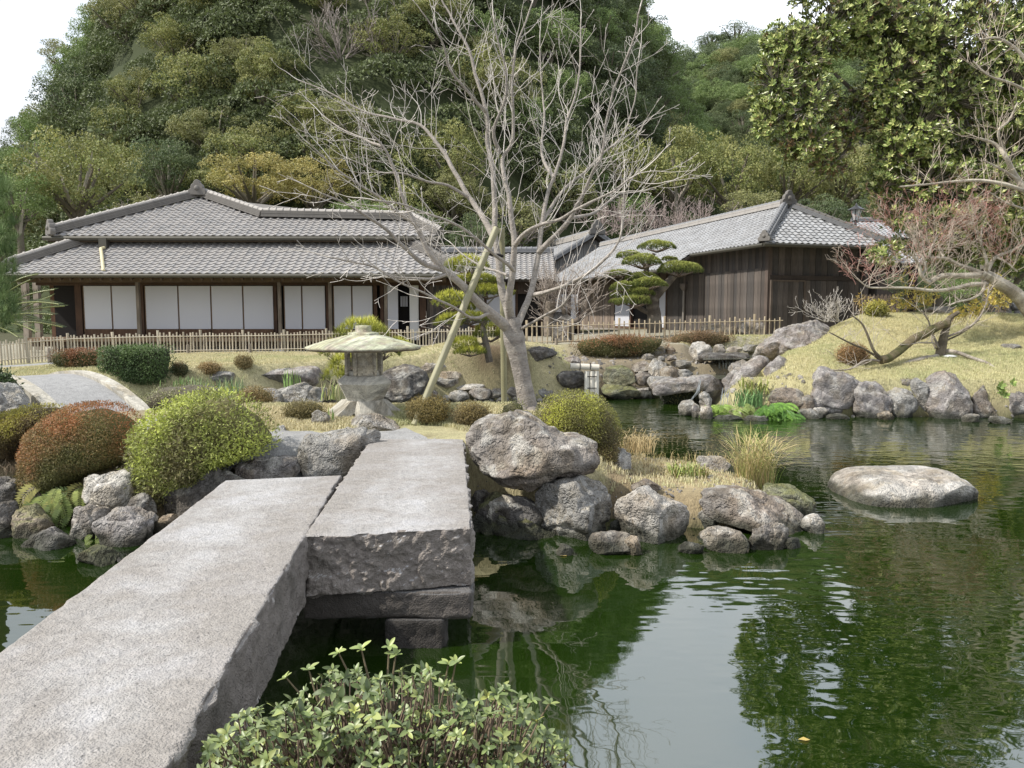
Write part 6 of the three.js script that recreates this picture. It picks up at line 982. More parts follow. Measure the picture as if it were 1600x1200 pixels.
{ // bare lichen-grey branches reaching in from the right edge
  const d = 21.5, base = at(1700, 540, d), T = thing('bare_tree', 'bare tree reaching in from the right edge with pale lichened branches', 'tree', base), r = rng(403), L = (x, y, dd = 0) => at(x, y, d + dd).sub(base);
  const tw = new Geo(), o = { seg: .16, wob: .1, up: .3, min: .005, dens: 2.6 };
  for (const [pts, a, b] of [[[[1700, 545], [1680, 430], [1640, 345], [1605, 300], [1585, 272], [1572, 246], [1556, 226], [1530, 216]], 15, 3.5], [[[1605, 300], [1570, 288], [1530, 282], [1490, 284], [1450, 288], [1405, 292]], 7, 2.5], [[[1572, 246], [1560, 205], [1575, 190], [1590, 160]], 5, 2], [[[1590, 280], [1560, 262], [1535, 250]], 5, 2], [[[1640, 345], [1610, 330], [1575, 318], [1545, 300]], 5, 2], [[[1660, 380], [1640, 260], [1620, 150], [1600, 90], [1560, 60], [1530, 62]], 10, 2.5], [[[1620, 150], [1580, 130], [1545, 118], [1520, 95]], 5, 2]]) {
    const P = pts.map(([x, y]) => L(x, y, (r() - .5) * .3)), [cp, cr] = catmull(P, P.map((_, i) => lerp(a, b, i / (P.length - 1)) / ppm(d) / 2), 5), g = new Geo(); g.tube(cp, cr, 9, (k) => mix3([.42, .38, .32], [.68, .64, .55], clamp(.5 + .7 * vnoise(k * .8, 3.2, a)))); g.build(a > 20 ? 'trunk' : 'branch', M.bark, T);
    for (let i = 0; i < P.length * 3; i++) { const t = .3 + .7 * r(), j = Math.min(cp.length - 2, Math.floor(t * (cp.length - 1))), dir = unit(r); dir.y = Math.abs(dir.y) + .2; shoot(tw, r, cp[j], dir.normalize(), .5 + r() * .8, .01, 2, [.5, .43, .36], o); }
  }
  tw.build('twigs', M.twig, T, 'stuff');
}
{ // leaning mossy tree on the mound
  const d = 21.2, base = onLand(1468, 556), D = -base.z, T = thing('leaning_tree', 'low gnarled tree with a mossy limb bent down to the grass of the mound', 'tree', base), r = rng(404), L = (x, y, dd = 0) => at(x, y, D + dd).sub(base);
  const tw = new Geo(), o = { seg: .14, wob: .09, up: .2, min: .005, dens: 2.2 };
  const dark = [[.13, .11, .08], [.22, .19, .14]], pale = [[.34, .3, .26], [.5, .46, .4]], mos = [[.1, .1, .035], [.2, .16, .1]];
  for (const [pts, a, b, pal] of [[[[1468, 562], [1471, 545], [1475, 525], [1480, 508], [1484, 496], [1498, 488]], 17, 6, dark], [[[1480, 506], [1466, 510, -.1], [1445, 522, -.2], [1425, 532, -.3], [1408, 546, -.5], [1395, 556, -.7], [1376, 562, -.9]], 13, 13, mos],
    [[[1469, 556], [1450, 559, -.2], [1425, 565, -.5], [1400, 573, -.7], [1384, 581, -.9]], 9, 3, pale], [[[1474, 548], [1492, 550, -.2], [1520, 560, -.4], [1545, 570, -.7], [1562, 585, -1]], 7, 4, pale], [[[1378, 560, -.9], [1366, 548, -1], [1356, 525, -1], [1346, 505, -1], [1330, 492, -1]], 5, 2, dark], [[[1376, 562, -.9], [1350, 545, -1.1], [1320, 532, -1.2], [1296, 520, -1.2]], 4, 1.5, dark], [[[1374, 563, -.9], [1352, 564, -1.1], [1330, 576, -1.3], [1300, 578, -1.4]], 4, 2, pale], [[[1470, 545], [1456, 536, -.2], [1430, 537, -.4], [1405, 540, -.6]], 3, 1.5, pale], [[[1466, 540], [1456, 520], [1450, 500, -.2], [1440, 485, -.3]], 4, 1.5, pale], [[[1476, 528], [1500, 518, -.1], [1525, 502, -.2], [1540, 478, -.2], [1545, 450, -.2]], 4, 2, pale], [[[1474, 535], [1510, 515, .2], [1530, 500, .3]], 3, 1.5, dark], [[[1462, 545], [1456, 530, .1], [1458, 512, .2]], 3, 1.5, pale]]) {
    const P = pts.map(([x, y, z]) => L(x, y, z || 0)), [cp, cr] = catmull(P, P.map((_, i) => lerp(a, b, i / (P.length - 1)) / ppm(D) / 2), 5), g = new Geo(); for (const p of cp) p.add(V(0, .02 * vnoise(p.x * 4, p.y * 4, 1.2), 0)); g.tube(cp, cr, 9, (k) => mix3(pal[0], pal[1], clamp(.5 + vnoise(k * .8, 5.1, a))), true); g.build(a > 15 ? 'trunk' : pal === pale && a > 6 ? 'root' : 'branch', M.bark, T);
    if (a < 7) for (let i = 0; i < P.length * 2; i++) { const t = .3 + .7 * r(), j = Math.min(cp.length - 2, Math.floor(t * (cp.length - 1))), dir = unit(r); dir.y = Math.abs(dir.y) * .8 + .2; shoot(tw, r, cp[j], dir.normalize(), .35 + r() * .6, .0075, 1, [.45, .4, .34], o); }
  }
  tw.build('twigs', M.twig, T, 'stuff');
}
// ---------- plum and pollard behind the tan fence ----------
{
  const mk = (name, label, cat, d, foot, limbs, seed, tl, col) => { const base = at(foot[0], foot[1], d), T = thing(name, label, cat, base), r = rng(seed), L = (x, y) => at(x, y, d + (r() - .5) * .2).sub(base), tw = new Geo(); limbs.forEach(([pts, a, b], q) => { const P = pts.map(([x, y]) => L(x, y)), [cp, cr] = catmull(P, P.map((_, i) => lerp(a, b, i / (P.length - 1)) / ppm(d) / 2), 5), g = new Geo(); g.tube(cp, cr, 9, (k) => mix3(col, col.map((v) => v * 1.6), clamp(.5 + vnoise(k, 1.1, a)))); g.build(q ? 'branch' : 'trunk', M.bark, T); for (let i = 0; i < P.length * tl; i++) { const j = Math.floor((.35 + .65 * r()) * (cp.length - 1)), dir = unit(r); dir.y = Math.abs(dir.y) * .8 + .3; shoot(tw, r, cp[j], dir.normalize(), .5 + r() * .8, .014, 2, [.36, .31, .27], { seg: .15, wob: .14, up: .3, min: .007, dens: 2.6 }); } }); tw.build('twigs', M.twig, T, 'stuff'); return T; };
  mk('plum_tree', 'bare plum tree with a crooked dark trunk behind the tan fence', 'tree', 27.5, [884, 520], [[[[884, 524], [892, 508], [903, 500], [916, 488], [930, 474], [940, 462]], 13, 4], [[[916, 488], [918, 470], [921, 455], [922, 440], [934, 430]], 7, 3], [[[903, 500], [900, 480], [898, 465]], 4, 2]], 501, 3, [.12, .1, .085]);
  mk('pollarded_tree', 'stubby pollarded tree with a twiggy head right of the cherry trunk', 'tree', 28, [858, 522], [[[[858, 525], [857, 505], [858, 485], [860, 470]], 17, 14], [[[859, 472], [850, 460], [848, 450]], 8, 5], [[[860, 472], [868, 462], [870, 452]], 8, 5], [[[880, 512], [882, 492], [880, 478], [884, 470]], 9, 6]], 502, 8, [.2, .17, .14]);
}
// ---------- trees behind the houses and on the hill ----------
const CROWN = {   // unit trees about 2 across (crown radius 1), crown centre at y = 0; palette, lobes, leaf size, leaf count
  camphor: { pal: [[.27, .295, .085], [.33, .33, .11], [.22, .26, .075], [.38, .37, .13], [.18, .215, .065]], lobes: 64, size: .04, n: 17000, fl: .8 },
  golden: { pal: [[.46, .40, .13], [.40, .365, .11], [.52, .45, .17], [.31, .31, .10], [.44, .37, .12]], lobes: 64, size: .04, n: 17000, fl: .85 },
  green: { pal: [[0.177, 0.275, 0.076], [0.231, 0.318, 0.098], [0.150, 0.221, 0.065], [0.283, 0.362, 0.120]], lobes: 64, size: .04, n: 17000, fl: .75 },
  dark: { pal: [[0.098, 0.150, 0.061], [0.133, 0.185, 0.065], [0.079, 0.115, 0.048], [0.177, 0.221, 0.087]], lobes: 64, size: .04, n: 17000, fl: .8 },
  olive: { pal: [[0.248, 0.265, 0.098], [0.300, 0.310, 0.120], [0.204, 0.221, 0.076], [0.354, 0.345, 0.141]], lobes: 64, size: .04, n: 17000, fl: .85 },
};
function treeProto(kind, seed) {
  const K = CROWN[kind], r = rng(seed), crown = new Geo(), wood = new Geo(), lobes = [];
  for (let i = 0; i < K.lobes; i++) { const u = unit(r); u.y = u.y * .75 + .18; const k = .45 + r() * .42; lobes.push([V(u.x * k, u.y * k * K.fl, u.z * k), .13 + r() * r() * .17]); }
  for (const [c, R] of lobes) {
    const n = Math.round(K.n / K.lobes * (R / .2) ** 2), tint = .8 + r() * .4, hue = K.pal[Math.floor(r() * K.pal.length)];
    for (let i = 0; i < n; i++) {
      const u = unit(r); if (u.y < -.2 && r() < .7) continue;
      const b = 1 + .22 * vnoise(u.x * 2.6 + c.x * 9, u.y * 2.6, u.z * 2.6 + c.z * 9), k = R * b * (.78 + .26 * Math.pow(r(), .5)), p = c.clone().add(V(u.x * k, u.y * k * .7, u.z * k));
      const a = u.clone().multiplyScalar(.35).add(unit(r).multiplyScalar(.9)).normalize(), nn = u.clone().add(unit(r).multiplyScalar(.7)).normalize(), s = a.clone().cross(nn).normalize(), q = K.pal[Math.floor(r() * K.pal.length)], cc = mix3(hue, q, .55), m = tint * (.75 + r() * .5);
      crown.leaf(p, a, s, K.size * (.7 + r() * .7), K.size * .62, [cc[0] * m, cc[1] * m, cc[2] * m], .1);
    }
  }
  const H = -1.75; wood.tube([V(0, H, 0), V(.03, -1.1, 0), V(.0, -.55, .02)], [.11, .085, .07], 7, [.13, .11, .085]);
  lobes.slice(0, 18).forEach(([c], i) => wood.tube([V(0, -.75 + .02 * i, 0), V(c.x * .45, c.y * .4 - .3, c.z * .45), c.clone().multiplyScalar(.98)], [.045, .03, .012], 5, i % 4 ? [.15, .13, .1] : [.33, .3, .25]));
  return { crown: crown.geometry(), wood: wood.geometry() };
}
function bareProto(seed) { const r = rng(seed), g = new Geo(), o = { seg: .16, wob: .12, up: .35, min: .007, dens: 5.5 }; g.tube([V(0, -1.75, 0), V(.02, -1, 0), V(0, -.6, 0)], [.06, .05, .045], 6, W3); for (let i = 0; i < 13; i++) { const d = unit(r); d.y = Math.abs(d.y) * .8 + .3; shoot(g, r, V(0, -.85 + .03 * i, 0), d.normalize(), 1.0 + r() * .5, .03, 2, [1, 1, 1], o); } return g.geometry(); }
const protos = {}; for (const [i, k] of Object.keys(CROWN).entries()) protos[k] = [0, 1].map((q) => treeProto(k, 600 + i * 10 + q)); const bareP = [bareProto(700), bareProto(701)];
M.trunkFar = S({ vertexColors: true }); M.bareFar = S({ color: rgb(.33, .29, .27), vertexColors: true });
const sources = {};
// crown centre at `pos`, crown radius in metres, ry squash
function forestTree(kind, pos, R, label, group, seed, ry = 1) {
  const r = rng(seed), q = seed % 2, key = kind + q; let T;
  if (!sources[key]) {
    T = sources[key] = thing(kind === 'bare' ? 'bare_forest_tree' : 'forest_tree', label, 'tree', pos, 0, group);
    if (kind === 'bare') mesh('branches', bareP[q], M.bareFar, T); else { mesh('crown', protos[kind][q].crown, M.leaf, T); mesh('trunk', protos[kind][q].wood, M.trunkFar, T); }
  } else { T = copyOf(sources[key], pos, 0, null, label); delete T.userData.group; if (group) T.userData.group = group; }
  T.position.copy(pos); T.rotation.y = r() * 6.28; T.scale.set(R, R * ry, R); return T;
}
{ // trees that stand out: px box centre x, top, bottom, width, kind, depth, label
  const near = [
    [118, 186, 375, 200, 'camphor', 50, 'broad olive-green tree towering behind the left end of the main house'], [28, 250, 380, 120, 'green', 47, 'green tree at the left edge behind the pine'], [262, 205, 340, 120, 'dark', 58, 'dark green tree right of the broad olive-green one, above the left roof hip'], [232, 300, 372, 100, 'bare', 48, 'grey leafless tree just above the left hip of the main house roof'],
    [395, 222, 350, 165, 'golden', 55, 'golden-olive tree right behind the peak of the main house roof'], [490, 232, 350, 140, 'golden', 57, 'golden-green tree right of the roof peak, left of the cherry'], [300, 178, 300, 110, 'dark', 70, 'dark tree on the slope above the golden-olive tree'], [378, 185, 260, 120, 'bare', 74, 'silvery leafless tree above the golden trees behind the roof peak'],
    [600, 190, 380, 170, 'camphor', 62, 'olive tree seen through the left half of the bare cherry'], [690, 158, 330, 160, 'camphor', 68, 'olive-yellow tree seen through the middle of the bare cherry'], [560, 300, 390, 110, 'green', 50, 'small green tree over the right end of the main house roof'], [650, 320, 420, 120, 'dark', 50, 'dark tree behind the right hip of the main house roof'], [740, 330, 430, 110, 'dark', 56, 'dark tree behind the leaning pole top'], [800, 300, 410, 130, 'bare', 62, 'grey leafless tree behind the cherry fork'], [870, 270, 400, 140, 'olive', 70, 'olive tree above the gabled hall, behind the cherry limbs'], [905, 210, 330, 120, 'bare', 72, 'brownish leafless tree above the gabled hall'],
    [975, 195, 370, 150, 'camphor', 74, 'yellow-green tree above the ridge ornament of the gabled hall'], [1060, 180, 360, 160, 'camphor', 72, 'tall yellow-green tree above the middle of the board house roof'], [1145, 195, 360, 150, 'camphor', 70, 'yellow-green tree left of the board house roof peak'], [1230, 205, 360, 150, 'camphor', 72, 'yellow-green tree right behind the board house roof peak'], [1310, 200, 370, 150, 'olive', 74, 'olive tree right of the board house roof peak, under the magnolia'], [1385, 190, 370, 150, 'camphor', 72, 'olive-yellow tree behind the street lamp'], [1180, 290, 370, 120, 'olive', 62, 'shaded olive tree low behind the board house ridge'], [1290, 300, 380, 120, 'dark', 60, 'dark tree low behind the hip of the board house roof'], [1370, 290, 380, 110, 'dark', 58, 'dark tree low beside the street lamp'],
    [1470, 300, 440, 160, 'dark', 46, 'dark evergreen behind the red-twigged maple'], [1580, 330, 470, 150, 'dark', 42, 'dark evergreen behind the maple trunk at the right edge'], [1420, 410, 475, 90, 'dark', 34, 'low dark shrub-like tree behind the yellow leaves at the mound'], [1520, 420, 490, 110, 'green', 34, 'green shrub-like tree behind the maple limbs'],
    [480, 22, 90, 120, 'bare', 112, 'pale leafless tree high on the hill near the top left of the cherry'], [655, 30, 110, 120, 'camphor', 110, 'olive tree high on the hill above the cherry crown'], [245, 5, 110, 170, 'camphor', 104, 'big olive tree on the upper left of the hill'], [440, 10, 100, 140, 'camphor', 112, 'billowing olive tree high on the hill left of the cherry top'], [360, 30, 110, 120, 'olive', 106, 'olive tree with pale limbs high on the hill'],
    [105, 62, 130, 90, 'olive', 128, 'tree standing out on the left skyline of the hill'], [50, 170, 250, 80, 'dark', 120, 'dark tree low on the left skyline of the hill'], [255, 110, 190, 120, 'bare', 92, 'greyish leafless thicket tree in the middle of the left slope'], [310, 135, 205, 80, 'bare', 90, 'pinkish leafless tree on the left slope'], [440, 110, 190, 110, 'green', 96, 'bright green tree on the slope left of the cherry'], [395, 150, 220, 90, 'camphor', 88, 'olive tree on the slope above the silvery leafless tree'],
    [1150, 38, 80, 90, 'dark', 250, 'dark tree on the far skyline left of the magnolia'], [1110, 48, 85, 60, 'dark', 250, 'tree on the far skyline between hill and magnolia'],
  ];
  near.forEach(([cx, y0, y1, w, k, d, l], i) => { const c = at(cx, (y0 + y1) / 2, d), R = w / 2 / ppm(d) * 1.04, ry = (y1 - y0) / w; const floor = Math.max(1.3, hillH(c.x, c.z)); forestTree(k, c, R, l, null, 900 + i, Math.max(.55, ry * (k === 'bare' ? 1 : 1.08))); });
  // the wood that covers the hill
  const r = rng(88), cand = [];
  for (let z = -52; z > -330; z -= lerp(3.5, 7.5, clamp((-z - 60) / 200))) for (let x = -105; x < 215; x += lerp(3.6, 7.5, clamp((-z - 60) / 200))) {
    const X = x + (r() - .5) * 4, Z = z + (r() - .5) * 4, h = hillH(X, Z); if (h < 1.2) continue;
    const d = -Z, y = h + 2.2, px = 800 + F * X / d, el = (y - EYE) / d; if (px < -160 || px > 1760) continue;
    // hidden behind the hill itself?
    let hid = false; for (let k = 2; k < 30; k++) { const t = k / 30; if (hillH(X * t, Z * t) + 2.5 > EYE + (y + 3.2 - EYE) * t) { hid = true; break; } }
    if (hid) continue; cand.push([X, h, Z, px, el]);
  }
  cand.sort((a, b) => Math.hypot(a[0], a[2]) - Math.hypot(b[0], b[2]));
  const inFrame = (c) => c[3] > -30 && c[3] < 1630 && c[4] < .45;
  const single = cand.filter(inFrame).slice(0, 255), rest = cand.filter((c) => !single.includes(c));
  console.log('hill trees', cand.length, single.length, rest.length);
  const kindAt = (X, Z, px, q) => { const n = vnoise(X * .045, Z * .045, 3.5) + (q - .5) * 1.1; if (q > .93) return 'bare'; if (px > 930) return n > .5 ? 'olive' : n > -.05 ? 'dark' : 'green'; return n > .55 ? 'camphor' : n > .2 ? 'olive' : n > -.25 ? 'green' : n > -.32 ? 'golden' : 'dark'; };
  const LW = { camphor: 'olive-yellow billowing tree', golden: 'golden-olive tree', green: 'mid-green evergreen', dark: 'dark green evergreen', olive: 'dull olive tree', bare: 'grey leafless tree' }, labOf = (k, px, el) => LW[k] + (el < .2 ? ' low on' : el < .29 ? ' halfway up' : ' high on') + ' the wooded hill ' + (px < 170 ? 'at its left edge' : px < 400 ? 'above the roof peak of the main house' : px < 620 ? 'left of the cherry crown' : px < 800 ? 'behind the left half of the cherry' : px < 1000 ? 'behind the right half of the cherry' : 'between the cherry and the magnolia');
  const LAB = { camphor: 'olive-yellow billowing tree among others in the wood covering the hill', golden: 'golden-olive tree among others in the wood covering the hill', green: 'mid-green evergreen among others in the wood covering the hill', dark: 'dark green evergreen among others in the wood covering the hill', olive: 'dull olive tree among others in the wood covering the hill', bare: 'grey leafless tree among others in the wood covering the hill' };
  single.forEach(([X, h, Z, px, el], i) => { const q = r(), k = kindAt(X, Z, px, q), R = (2.3 + r() * 1.7) * lerp(1, 1.7, clamp((-Z - 70) / 200)) * (k === 'bare' ? 1 : 1.05); forestTree(k, V(X, h + R * .45, Z), R, labOf(k, px, el), 'trees of the hill wood: ' + labOf(k, px, el), 2000 + i, .85 + r() * .35); });
  const by = {}; rest.forEach((c) => { const k = kindAt(c[0], c[2], c[3], r() * .9); (by[k] ??= []).push(c); });
  for (const [k, list] of Object.entries(by)) { const im = new THREE.InstancedMesh(protos[k][1].crown, M.leaf, list.length), m = new THREE.Matrix4(), qn = new THREE.Quaternion(); im.name = numbered('distant_wood'); list.forEach(([X, h, Z], i) => { const R = (2.5 + r() * 1.5) * lerp(1, 1.8, clamp((-Z - 70) / 200)); m.compose(V(X, h + R * .45, Z), qn.setFromAxisAngle(V(0, 1, 0), r() * 6.28), V(R, R * .95, R)); im.setMatrixAt(i, m); }); tag(im, 'far-off wood of ' + (k === 'dark' ? 'dark' : k === 'green' ? 'mid-green' : k === 'olive' ? 'dull olive' : k === 'golden' ? 'golden' : 'olive-yellow') + ' trees reading as one mass on the hill and far ridge', 'wood', null, 'stuff'); scene.add(im); }
  // undergrowth between the crowns
  const ug = new Geo(); for (let i = 0; i < 900; i++) { const u = unit(r), a = unit(r), s = a.clone().cross(unit(r)).normalize(), k = .7 + r() * .6; ug.leaf(V(u.x * 1, Math.abs(u.y) * .8, u.z), a, s, (.09 + .05 * r()), .07, [.13 * k, .165 * k, .06 * k]); }
  const spots = []; for (let i = 0; i < 9500; i++) { const X = lerp(-95, 110, r()), Z = lerp(-47, -215, Math.pow(r(), 1.1)), h = hillH(X, Z); if (h > -1) spots.push([X, Math.max(h, 1), Z]); }
  const im = new THREE.InstancedMesh(ug.geometry(), M.leaf, spots.length), m = new THREE.Matrix4(), qn = new THREE.Quaternion(); im.name = 'undergrowth'; spots.forEach(([X, h, Z], i) => { const R = 1.2 + r() * 1.8; m.compose(V(X, h, Z), qn.setFromAxisAngle(V(0, 1, 0), r() * 6.28), V(R, R, R)); im.setMatrixAt(i, m); }); tag(im, 'low dark undergrowth between the trees of the hill', 'undergrowth', null, 'stuff'); scene.add(im);
}
// ---------- clipped shrubs ----------
// outline in pixels (or box), depth of centre; leaves over the surface with a twiggy core
function shrub(name, shape, d, label, cat, pal, o = {}) {
  const r = rng(o.seed || 1); let out = shape;
  if (typeof shape[0] === 'number') { const [x0, y0, x1, y1] = shape, cx = (x0 + x1) / 2; out = []; for (let k = 0; k < 16; k++) { const a = k / 16 * 6.2832, q = 1 / Math.pow(Math.pow(Math.abs(Math.cos(a)), o.box || 2.3) + Math.pow(Math.abs(Math.sin(a)), o.box || 2.3), 1 / (o.box || 2.3)); out.push([cx + Math.cos(a) * q * (x1 - x0) / 2, (y0 + y1) / 2 + Math.sin(a) * q * (y1 - y0) / 2]); } }
  if (d === 'g') { const bx = out.reduce((a, p) => a + p[0], 0) / out.length, by = Math.max(...out.map((p) => p[1])), wx = Math.max(...out.map((p) => p[0])) - Math.min(...out.map((p) => p[0])), q = -onLand(bx, by - 1.5).z; d = q + (o.thick || .85) * wx / 2 / ppm(q) * .55; }
  const W = out.map(([x, y]) => { const q = at(x, y, d); return [q.x, q.y]; }), xs = W.map((p) => p[0]), ys = W.map((p) => p[1]), x0 = Math.min(...xs), x1 = Math.max(...xs), y0 = Math.min(...ys), y1 = Math.max(...ys), cx = (x0 + x1) / 2, cy = y0 + (y1 - y0) * .45, T = (o.thick || .85) * (x1 - x0) / 2;
  const rad = (an) => { const dx = Math.cos(an), dy = Math.sin(an); let best = .01; for (let i = 0, j = W.length - 1; i < W.length; j = i++) { const ax = W[j][0] - cx, ay = W[j][1] - cy, ex = W[i][0] - W[j][0], ey = W[i][1] - W[j][1], den = dx * ey - dy * ex; if (Math.abs(den) < 1e-9) continue; const t = (ax * ey - ay * ex) / den, u = (ax * dy - ay * dx) / den; if (t > 0 && u >= 0 && u <= 1) best = Math.max(best, t); } return best; };
  const N = 120, R = Array.from({ length: N }, (_, k) => rad(k / N * 6.2832)), RA = (an) => { const f = ((an / 6.2832) % 1 + 1) % 1 * N, i = Math.floor(f); return lerp(R[i % N], R[(i + 1) % N], f - i); };
  const surf = (n, k = 1) => { const c0 = Math.hypot(n.x, n.y), an = Math.atan2(n.y, n.x), c = Math.pow(c0, o.pow || .8), q = RA(an); return V(Math.cos(an) * q * c * k, Math.sin(an) * q * c * k, Math.sign(n.z) * Math.pow(Math.abs(n.z), .9) * T * k); };
  const base = V(cx, cy, -d), S0 = thing(name, label, cat || 'shrub', base, 0, o.group);
  // core
  const ig = icosphere(10), cp = new Float32Array(ig.attributes.position.count * 3); for (let i = 0; i < ig.attributes.position.count; i++) { const n = V(ig.attributes.position.getX(i), ig.attributes.position.getY(i), ig.attributes.position.getZ(i)), q = surf(n, .86 + .04 * vnoise(n.x * 4, n.y * 4, n.z * 4)); cp.set([q.x, q.y, q.z], i * 3); }
  const cg = new THREE.BufferGeometry(); cg.setAttribute('position', new THREE.BufferAttribute(cp, 3)); cg.setIndex(ig.index); cg.computeVertexNormals(); mesh('branch_core', cg, o.coreMat || S({ color: rgb(pal[0][0] * .6, pal[0][1] * .6, pal[0][2] * .6), roughness: 1 }), S0);
  const L = o.leaf || .022, area = 2 * Math.PI * Math.sqrt(((x1 - x0) / 2) * T) * (y1 - y0) * .9 + .02, n = Math.min(o.max || 30000, Math.round(area / (L * L * .42) * (o.dens || 1.5) * 1.25)), g = new Geo();
  const c0 = V(0, 0, 0);
  for (let i = 0; i < n; i++) {
    const u = unit(r); if (r() < .55) { const c0 = Math.pow(Math.sqrt(r()), 1 / (o.pow || .8)), an = r() * 6.2832; u.set(Math.cos(an) * c0, Math.sin(an) * c0, Math.sqrt(Math.max(0, 1 - c0 * c0))); } else if (u.z < -.55) u.z *= -1; const p = surf(u), e = .02, nn = V(p.x / ((x1 - x0) / 2) ** 2, p.y / ((y1 - y0) / 2) ** 2, p.z / (T * T)).normalize();
    const bump = (o.bump ?? .07) * (x1 - x0) * .5 * fbm(p.x * 3.2 + d, p.y * 3.2, p.z * 3.2, 3); p.addScaledVector(nn, bump + (r() - .65) * L * 2.2 + (o.sprig && r() < .06 ? L * r() * 2.4 : 0));
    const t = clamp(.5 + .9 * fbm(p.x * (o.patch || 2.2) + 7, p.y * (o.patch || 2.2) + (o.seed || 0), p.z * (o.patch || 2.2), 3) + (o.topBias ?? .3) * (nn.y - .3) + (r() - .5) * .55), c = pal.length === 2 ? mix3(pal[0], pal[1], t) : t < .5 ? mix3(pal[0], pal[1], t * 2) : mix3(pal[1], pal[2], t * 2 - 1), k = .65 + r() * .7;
    const a = nn.clone().multiplyScalar(.25 + r() * .5).add(unit(r).multiplyScalar(.95)).add(V(0, .2, 0)).normalize(), s = a.clone().cross(nn.clone().add(unit(r).multiplyScalar(.55))).normalize();
    g.leaf(p, a, s, L * (.7 + r() * .7), L * (o.wide || .42), [c[0] * k, c[1] * k, c[2] * k], .12);
  }
  g.build('foliage', o.mat || M.leaf, S0, 'stuff');
  if (o.stems !== 0) { const st = new Geo(); for (let i = 0; i < 7; i++) { const a = r() * 6.28, q = V(Math.cos(a) * (x1 - x0) * .16, y0 - cy + .05, Math.sin(a) * T * .3); st.tube([V(q.x * .4, y0 - cy - .14, q.z * .4), q, V(q.x * 1.8, (y0 - cy) * .3, q.z * 1.8)], [.018, .014, .008], 5, [.16, .12, .09]); } st.build('stems', M.twig, S0, 'stuff'); }
  return S0;
}
M.core = S({ color: rgb(.055, .045, .028), roughness: 1 });
M.coreGreen = S({ color: rgb(.03, .04, .015), roughness: 1 });
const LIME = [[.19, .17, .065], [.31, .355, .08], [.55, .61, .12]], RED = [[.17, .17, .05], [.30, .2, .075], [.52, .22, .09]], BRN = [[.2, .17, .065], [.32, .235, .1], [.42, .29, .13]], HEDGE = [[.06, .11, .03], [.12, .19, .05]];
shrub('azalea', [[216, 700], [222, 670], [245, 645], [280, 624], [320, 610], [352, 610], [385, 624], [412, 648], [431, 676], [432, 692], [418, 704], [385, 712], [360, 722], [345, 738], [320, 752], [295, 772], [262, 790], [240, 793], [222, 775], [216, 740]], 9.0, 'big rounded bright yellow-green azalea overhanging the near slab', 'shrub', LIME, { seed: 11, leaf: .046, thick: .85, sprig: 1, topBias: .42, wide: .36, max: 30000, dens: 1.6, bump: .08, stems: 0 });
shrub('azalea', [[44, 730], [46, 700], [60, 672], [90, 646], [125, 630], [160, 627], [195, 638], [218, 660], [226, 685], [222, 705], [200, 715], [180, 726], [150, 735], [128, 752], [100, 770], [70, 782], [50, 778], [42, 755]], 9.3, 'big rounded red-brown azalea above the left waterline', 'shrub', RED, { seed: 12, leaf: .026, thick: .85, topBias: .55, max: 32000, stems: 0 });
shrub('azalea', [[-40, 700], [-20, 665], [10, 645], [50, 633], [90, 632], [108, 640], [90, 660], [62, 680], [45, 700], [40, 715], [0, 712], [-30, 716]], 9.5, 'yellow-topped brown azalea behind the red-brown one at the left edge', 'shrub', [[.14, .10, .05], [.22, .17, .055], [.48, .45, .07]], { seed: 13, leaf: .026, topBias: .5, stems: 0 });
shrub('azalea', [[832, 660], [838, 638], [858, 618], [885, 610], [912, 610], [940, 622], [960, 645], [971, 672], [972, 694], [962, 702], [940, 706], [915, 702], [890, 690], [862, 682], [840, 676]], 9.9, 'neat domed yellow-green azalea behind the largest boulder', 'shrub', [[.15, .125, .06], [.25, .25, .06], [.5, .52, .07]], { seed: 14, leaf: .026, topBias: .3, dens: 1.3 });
shrub('azalea', [[912, 700], [945, 690], [968, 692], [965, 715], [955, 738], [938, 752], [922, 752], [915, 730]], 9.6, 'drooping brown-green tail of azalea beside the largest boulder', 'shrub', [[.12, .09, .045], [.2, .16, .055], [.26, .27, .06]], { seed: 15, leaf: .026, bump: .12, stems: 0 });
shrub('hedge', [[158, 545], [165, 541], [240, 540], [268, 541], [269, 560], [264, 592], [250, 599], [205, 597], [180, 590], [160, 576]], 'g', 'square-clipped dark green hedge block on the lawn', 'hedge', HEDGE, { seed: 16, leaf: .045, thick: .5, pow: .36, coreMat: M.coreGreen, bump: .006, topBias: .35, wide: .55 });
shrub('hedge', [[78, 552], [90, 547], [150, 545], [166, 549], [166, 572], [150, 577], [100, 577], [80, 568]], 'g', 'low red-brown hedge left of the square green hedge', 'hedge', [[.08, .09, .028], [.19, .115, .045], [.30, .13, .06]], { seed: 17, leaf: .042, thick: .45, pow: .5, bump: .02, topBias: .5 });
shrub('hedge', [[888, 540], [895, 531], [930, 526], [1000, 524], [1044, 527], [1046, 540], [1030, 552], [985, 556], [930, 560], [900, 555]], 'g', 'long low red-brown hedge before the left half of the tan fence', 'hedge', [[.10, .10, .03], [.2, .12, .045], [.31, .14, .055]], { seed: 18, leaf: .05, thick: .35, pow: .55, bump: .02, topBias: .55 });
shrub('hedge', [[1040, 526], [1060, 519], [1110, 518], [1146, 523], [1148, 533], [1110, 540], [1070, 545], [1042, 540]], 'g', 'brownish hedge continuing to the right before the tan fence', 'hedge', [[.14, .11, .05], [.22, .145, .07], [.3, .18, .09]], { seed: 19, leaf: .05, thick: .35, pow: .6, bump: .03, topBias: .3 });
